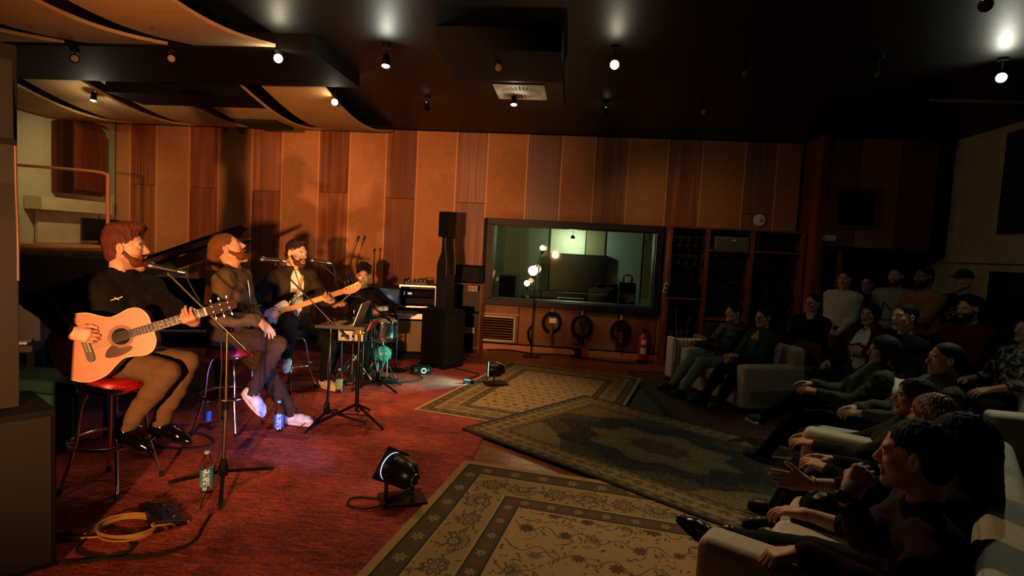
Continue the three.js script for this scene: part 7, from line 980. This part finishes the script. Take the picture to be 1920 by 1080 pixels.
  person({ label: 'bearded man in a dark red sweater seated in the back row', at: [4.25, -6.5], face: -70, hip: 0.62, s: 1.04, bulk: 1.1, lean: 0, head: [-4, -4, 0], cell: 0.016, skin: sk, hair: 'crop', hairMat: hairColor('#140c08'), beard: 'beard', beardMat: hairColor('#140c08'), group: G2, ...sit(), wr: [-0.08, 0.86, 0.3], wl: [0.02, 0.84, 0.34], hr: { dir: [1, 0, 0.3], palm: [0, -1, 0] }, hl: { dir: [-1, 0, 0.4], palm: [0, -1, 0] }, top: { name: 'sweater', mat: cloth('#4a120c'), off: 0.022, collar: 0.01 }, pants: cloth('#101014') });
  person({ label: 'woman in a black and white patterned blouse at the right edge', at: [4.1, -5.6], face: -78, hip: 0.56, s: 0.97, fem: 1, lean: -8, head: [0, 8, 0], cell: 0.016, skin: sk, hair: 'pixie', hairMat: hairColor('#0f0a08'), group: G2, ...sit(), wr: [-0.2, 0.7, 0.3], wl: [0.12, 0.68, 0.36], top: { name: 'blouse', mat: new THREE.MeshStandardMaterial({ color: '#ffffff', roughness: 0.9, vertexColors: true }), off: 0.014, sleeve: 0.4, paint: (l, t, f) => { const k = noise(l * 28, t * 28, f * 28), q = Math.abs(k) < 0.16 ? 0.4 : 0.018; return [q, q, q * 0.92]; } }, pants: cloth('#1a1c1c') });
  // standing
  const st = (o) => person({ group: G3, hip: 0.93 * (o.s || 1), ar: [-0.12, 0.09, 0.02], al: [0.12, 0.09, 0.02], kr: [0, 0, 1], kl: [0, 0, 1], cell: 0.017, skin: sk, pants: cloth('#121318'), ...o });
  const crossed = (y) => ({ wr: [0.1, y, 0.26], wl: [-0.08, y + 0.03, 0.22], er: [-1, -0.6, 0.2], el: [1, -0.6, 0.2], hr: { dir: [1, 0.1, -0.2], palm: [0, 0, -1] }, hl: { dir: [-1, 0.1, 0], palm: [0, 0, -1] } });
  st({ label: 'standing listener in a white hooded sweatshirt beside the wooden post', at: [3.68, -8.1], face: -42, s: 0.95, bulk: 0.93, wr: [-0.06, 0.86, 0.2], wl: [0.06, 0.84, 0.2], top: { name: 'hooded_sweatshirt', mat: cloth('#b8b4a4'), off: 0.018, hood: 1, hem: -0.08 }, hair: 'crop', hairMat: hairColor('#1a100a'), cell: 0.014 });
  st({ label: 'shorter listener in dark clothes standing between white hoodie and grey sweatshirt', at: [4.12, -8.38], face: -40, s: 0.92, fem: 1, head: [-6, 0, 0], top: { name: 'jacket', mat: cloth('#0c0c0d'), off: 0.02, collar: 0.02 }, hair: 'bun', hairMat: hairColor('#120a07'), glasses: true, ...crossed(1.02) });
  st({ label: 'standing man in a grey sweatshirt with a black triangle print', at: [4.2, -7.86], face: -46, s: 1.0, top: { name: 'sweatshirt', mat: new THREE.MeshStandardMaterial({ color: '#ffffff', roughness: 0.9, vertexColors: true }), off: 0.02, hem: -0.1, paint: (l, t, f) => { const x = -l, y = t - 0.12, A = [[-0.13, 0], [0.09, -0.01], [0.07, 0.22]]; let d = 9; for (let i = 0; i < 3; i++) { const p = A[i], q = A[(i + 1) % 3], ex = q[0] - p[0], ey = q[1] - p[1], h = Math.max(0, Math.min(1, ((x - p[0]) * ex + (y - p[1]) * ey) / (ex * ex + ey * ey))); d = Math.min(d, Math.hypot(x - p[0] - ex * h, y - p[1] - ey * h)); } return f > 0 && d < 0.011 ? [0.01, 0.01, 0.01] : [0.24, 0.25, 0.2]; } }, hair: 'crop', hairMat: hairColor('#1a110b'), beard: 'beard', cell: 0.012, wr: [-0.2, 0.9, 0.05], wl: [0.2, 0.9, 0.05] });
  st({ label: 'standing man in a mustard sweater with crossed arms', at: [4.22, -7.28], face: -70, s: 1.01, bulk: 1.05, head: [-4, -2, 0], skin: dk, top: { name: 'sweater', mat: cloth('#8a5a1e'), off: 0.026, hem: -0.14 }, hair: 'crop', hairMat: hairColor('#0a0706'), beard: 'beard', beardMat: hairColor('#0a0706'), ...crossed(1.12) });
  const tee = st({ label: 'standing man with flat cap and black printed T-shirt against the pale wall', at: [4.66, -7.3], face: -72, s: 1.0, head: [-2, 0, 0], top: { name: 'shirt', mat: cloth('#0a0a0b'), off: 0.016, sleeve: -0.0 }, hair: 'cap', hairMat: std('#0c0c0c', 0.9), wr: [-0.15, 0.86, 0.1], wl: [0.15, 0.86, 0.1] });
  const tm = (g, u, v) => g.applyMatrix4(basis(tee.B(u, v, 0.142), tee.tl.clone().negate().multiplyScalar(-1), tee.t, tee.tf));
  part('shirt_print', [tm(text('CINEMATT', 0.026, 0.004), 0, 0.13), ...[[0, 0.02, 0.028], [0.04, 0.05, 0.02], [-0.05, 0.04, 0.022], [0.01, 0.09, 0.024], [-0.03, -0.02, 0.018]].map(([x, y, r]) => tm(ring(r, 0.004, x, y, 0), 0, 0.24))], M.white, tee.g, 'white print');
  // on the middle sofa
  person({ label: 'woman with short dark hair and crossed legs in white laced canvas shoes', at: [2.42, -4.98], face: -104, hip: 0.43, s: 0.95, fem: 1, lean: -22, head: [4, -2, 0], cell: 0.014, skin: sk, hair: 'bob', hairMat: hairColor('#0e0907'), group: G1, ar: [1.86, 0.25, -5.46, 1], al: [1.75, 0.1, -4.98, 1], kr: [0, 1, 0.7], kl: [0, 1, 0.7], fr: [-0.7, 0.3, 0.45, 1], fl: [-1, 0, 0.1, 1], wr: [-0.1, 0.66, 0.3], wl: [0.14, 0.64, 0.28], top: { name: 'jacket', mat: cloth('#39402f', 0.8), off: 0.024, collar: 0.02 }, wrinkle: 0.01, pants: cloth('#07070a'), shoes: { kind: 'canvas', mat: std('#0b0b0d', 0.8), sole: std('#c8bda6', 0.7), laces: M.white } });
  person({ label: 'man with short dark hair in a grey green jacket on the middle sofa', at: [2.6, -4.42], face: -100, hip: 0.42, s: 0.99, lean: -16, head: [4, 2, 0], cell: 0.014, skin: sk, hair: 'crop', hairMat: hairColor('#120b08'), stubble: 0.4, group: G1, ...sit(0.6), ...lap(), top: { name: 'jacket', mat: cloth('#4a4a36', 0.85), off: 0.022, collar: 0.03 }, wrinkle: 0.01, pants: cloth('#0c0c10') });
  // on the near sofa
  person({ label: 'woman with long brown hair looking towards the stage from the near sofa', at: [1.90, -3.48], face: -112, hip: 0.39, s: 0.88, fem: 1, lean: -14, head: [6, 2, 6], cell: 0.014, skin: [0.56, 0.28, 0.17], hair: 'long', hairMat: hairColor('#3a2210'), group: G1, ...sit(0.55), ...lap(), top: { name: 'jacket', mat: cloth('#2c2a1c'), off: 0.02, collar: 0.02 }, pants: cloth('#08080a'), knees: ['r', 'l'] });
  person({ label: 'woman with blond streaked hair beside the brown haired woman', at: [1.78, -3.0], face: -120, hip: 0.38, s: 0.9, fem: 1, lean: -8, head: [-26, -6, 0], cell: 0.014, skin: sk, hair: 'long', hairMat: new THREE.MeshStandardMaterial({ color: '#ffffff', roughness: 0.5, map: tex(256, 256, (u, v) => { const k = noise(u * 150, v * 5, 3); return k > 0.1 ? [150, 108, 52] : [74, 48, 22]; }) }), group: G1, ...sit(0.55), ...lap(), top: { name: 'sweater', mat: cloth('#0c0b0b'), off: 0.02 }, pants: cloth('#0a0a0c'), knees: ['r', 'l'] });
  const dw = person({ label: 'woman with long black hair half hidden behind the watch wearing man', at: [1.54, -2.46], face: -118, hip: 0.37, s: 0.97, fem: 1, lean: -10, head: [0, -6, 0], cell: 0.012, skin: sk, hair: 'long', hairMat: hairColor('#0a0706'), group: G1, ar: [0.68, 0.28, -2.98, 1], al: [0.74, 0.12, -2.75, 1], kr: [0, 1, 0.8], kl: [0, 1, 0.8], fr: [-0.8, 0.5, -0.2, 1], fl: [-1, 0, -0.2, 1], wr: [1.10, 0.70, -2.66, 1], er: [0, -1, -0.3, 1], hr: { dir: [-1, 0.12, 0.1, 1], palm: [0, 0.5, 0.8, 1], pose: 'flat' }, wl: [1.05, 0.66, -2.42, 1], hl: { dir: [-0.8, -0.1, -0.5, 1], palm: [0, -1, 0, 1] }, top: { name: 'sweater', mat: cloth('#0b0a0b'), off: 0.016, sleeve: 0.5 }, pants: cloth('#0b0b0d'), shoes: { kind: 'pointed', mat: std('#0a0909', 0.3) } });
  const fg = person({ label: 'man in the foreground with wristwatch, hand at his mouth, dark red sweater', at: [1.43, -2.13], face: -108, hip: 0.36, s: 1.0, headScale: 1.06, lean: 13, head: [-14, -2, 0], cell: 0.009, skin: [0.55, 0.28, 0.17], hair: 'short', hairMat: hairColor('#0f0a07'), stubble: 0.45, group: G1, ar: [0.74, 0.118, -2.6, 1], al: [0.76, 0.118, -2.3, 1], kr: [0, 1, 0.8], kl: [0, 1, 0.8],
    wr: [1.015, 0.90, -2.06, 1], er: [-0.6, -1, 0.15, 1], hr: { dir: [0.42, 0.75, -0.05, 1], palm: [0.6, -0.3, -0.6, 1], pose: 'fist' }, wl: [0.84, 0.72, -1.96, 1], el: [0.5, -0.3, 1, 1], hl: { dir: [-0.85, -0.15, -0.1, 1], palm: [0, -1, 0, 1], pose: 'grip' },
    top: { name: 'sweater', mat: cloth('#2a0f0a', 0.95), off: 0.018, sleeve: 0.93, collar: 0.0 }, wrinkle: 0.008, pants: cloth('#2a352e'), shoes: { mat: M.black } });
  const wm = fg.arm.r.m; part('wristwatch', [ring(0.033, 0.009, 0, 0, 0, [Math.PI / 2, 0, 0], 28).translate(0, -0.025, 0), lathe([[0, 0], [0.022, 0], [0.022, 0.01], [0, 0.011]], 22).rotateX(-Math.PI / 2).translate(0, -0.025, -0.03)].map(g => g.applyMatrix4(wm)), M.blackMetal, fg.g);
  part('watch_face', lathe([[0, 0.012], [0.018, 0.0115]], 20).rotateX(-Math.PI / 2).translate(0, -0.025, -0.03).applyMatrix4(wm), M.chrome, fg.g);
  part('bracelet', ring(0.034, 0.005, 0, -0.02, 0, [Math.PI / 2, 0, 0], 28).applyMatrix4(dw.arm.r.m), M.brass, dw.g);
}

// ------------------------------------------------------------------ the unseen lantern behind the photographer, placed to light the stage
{
  const o = thing('unseen_stage_lantern', 'unseen lantern on a stand behind the photographer, placed to light the stage', 'spotlight', [KEY.x, 0.012, KEY.z + 0.2]), d = V(-3.0, -0.1, -11.3).normalize(), q = new THREE.Quaternion().setFromUnitVectors(UP, d), c = V(0, 1.54, 0);
  const put = g => g.applyQuaternion(q).translate(c.x, c.y, c.z);
  part('can', put(lathe([[0, -0.2], [0.09, -0.19], [0.12, -0.1], [0.12, 0.1], [0.11, 0.1], [0.1, -0.05]], 28)), M.blackMetal, o); part('lens', put(lathe([[0, 0.085], [0.1, 0.07]], 28)), glow(WARM, 3), o); part('stand', [bar([0, 0.1, 0], [0, 1.42, 0], 0.017)], M.blackMetal, o); for (let k = 0; k < 3; k++) part('leg', bar([0, 0.5, 0], [0.45 * Math.cos(k * 2.09), 0.012, 0.45 * Math.sin(k * 2.09)], 0.011), M.blackMetal, o);
}
renderer.render(scene, camera);
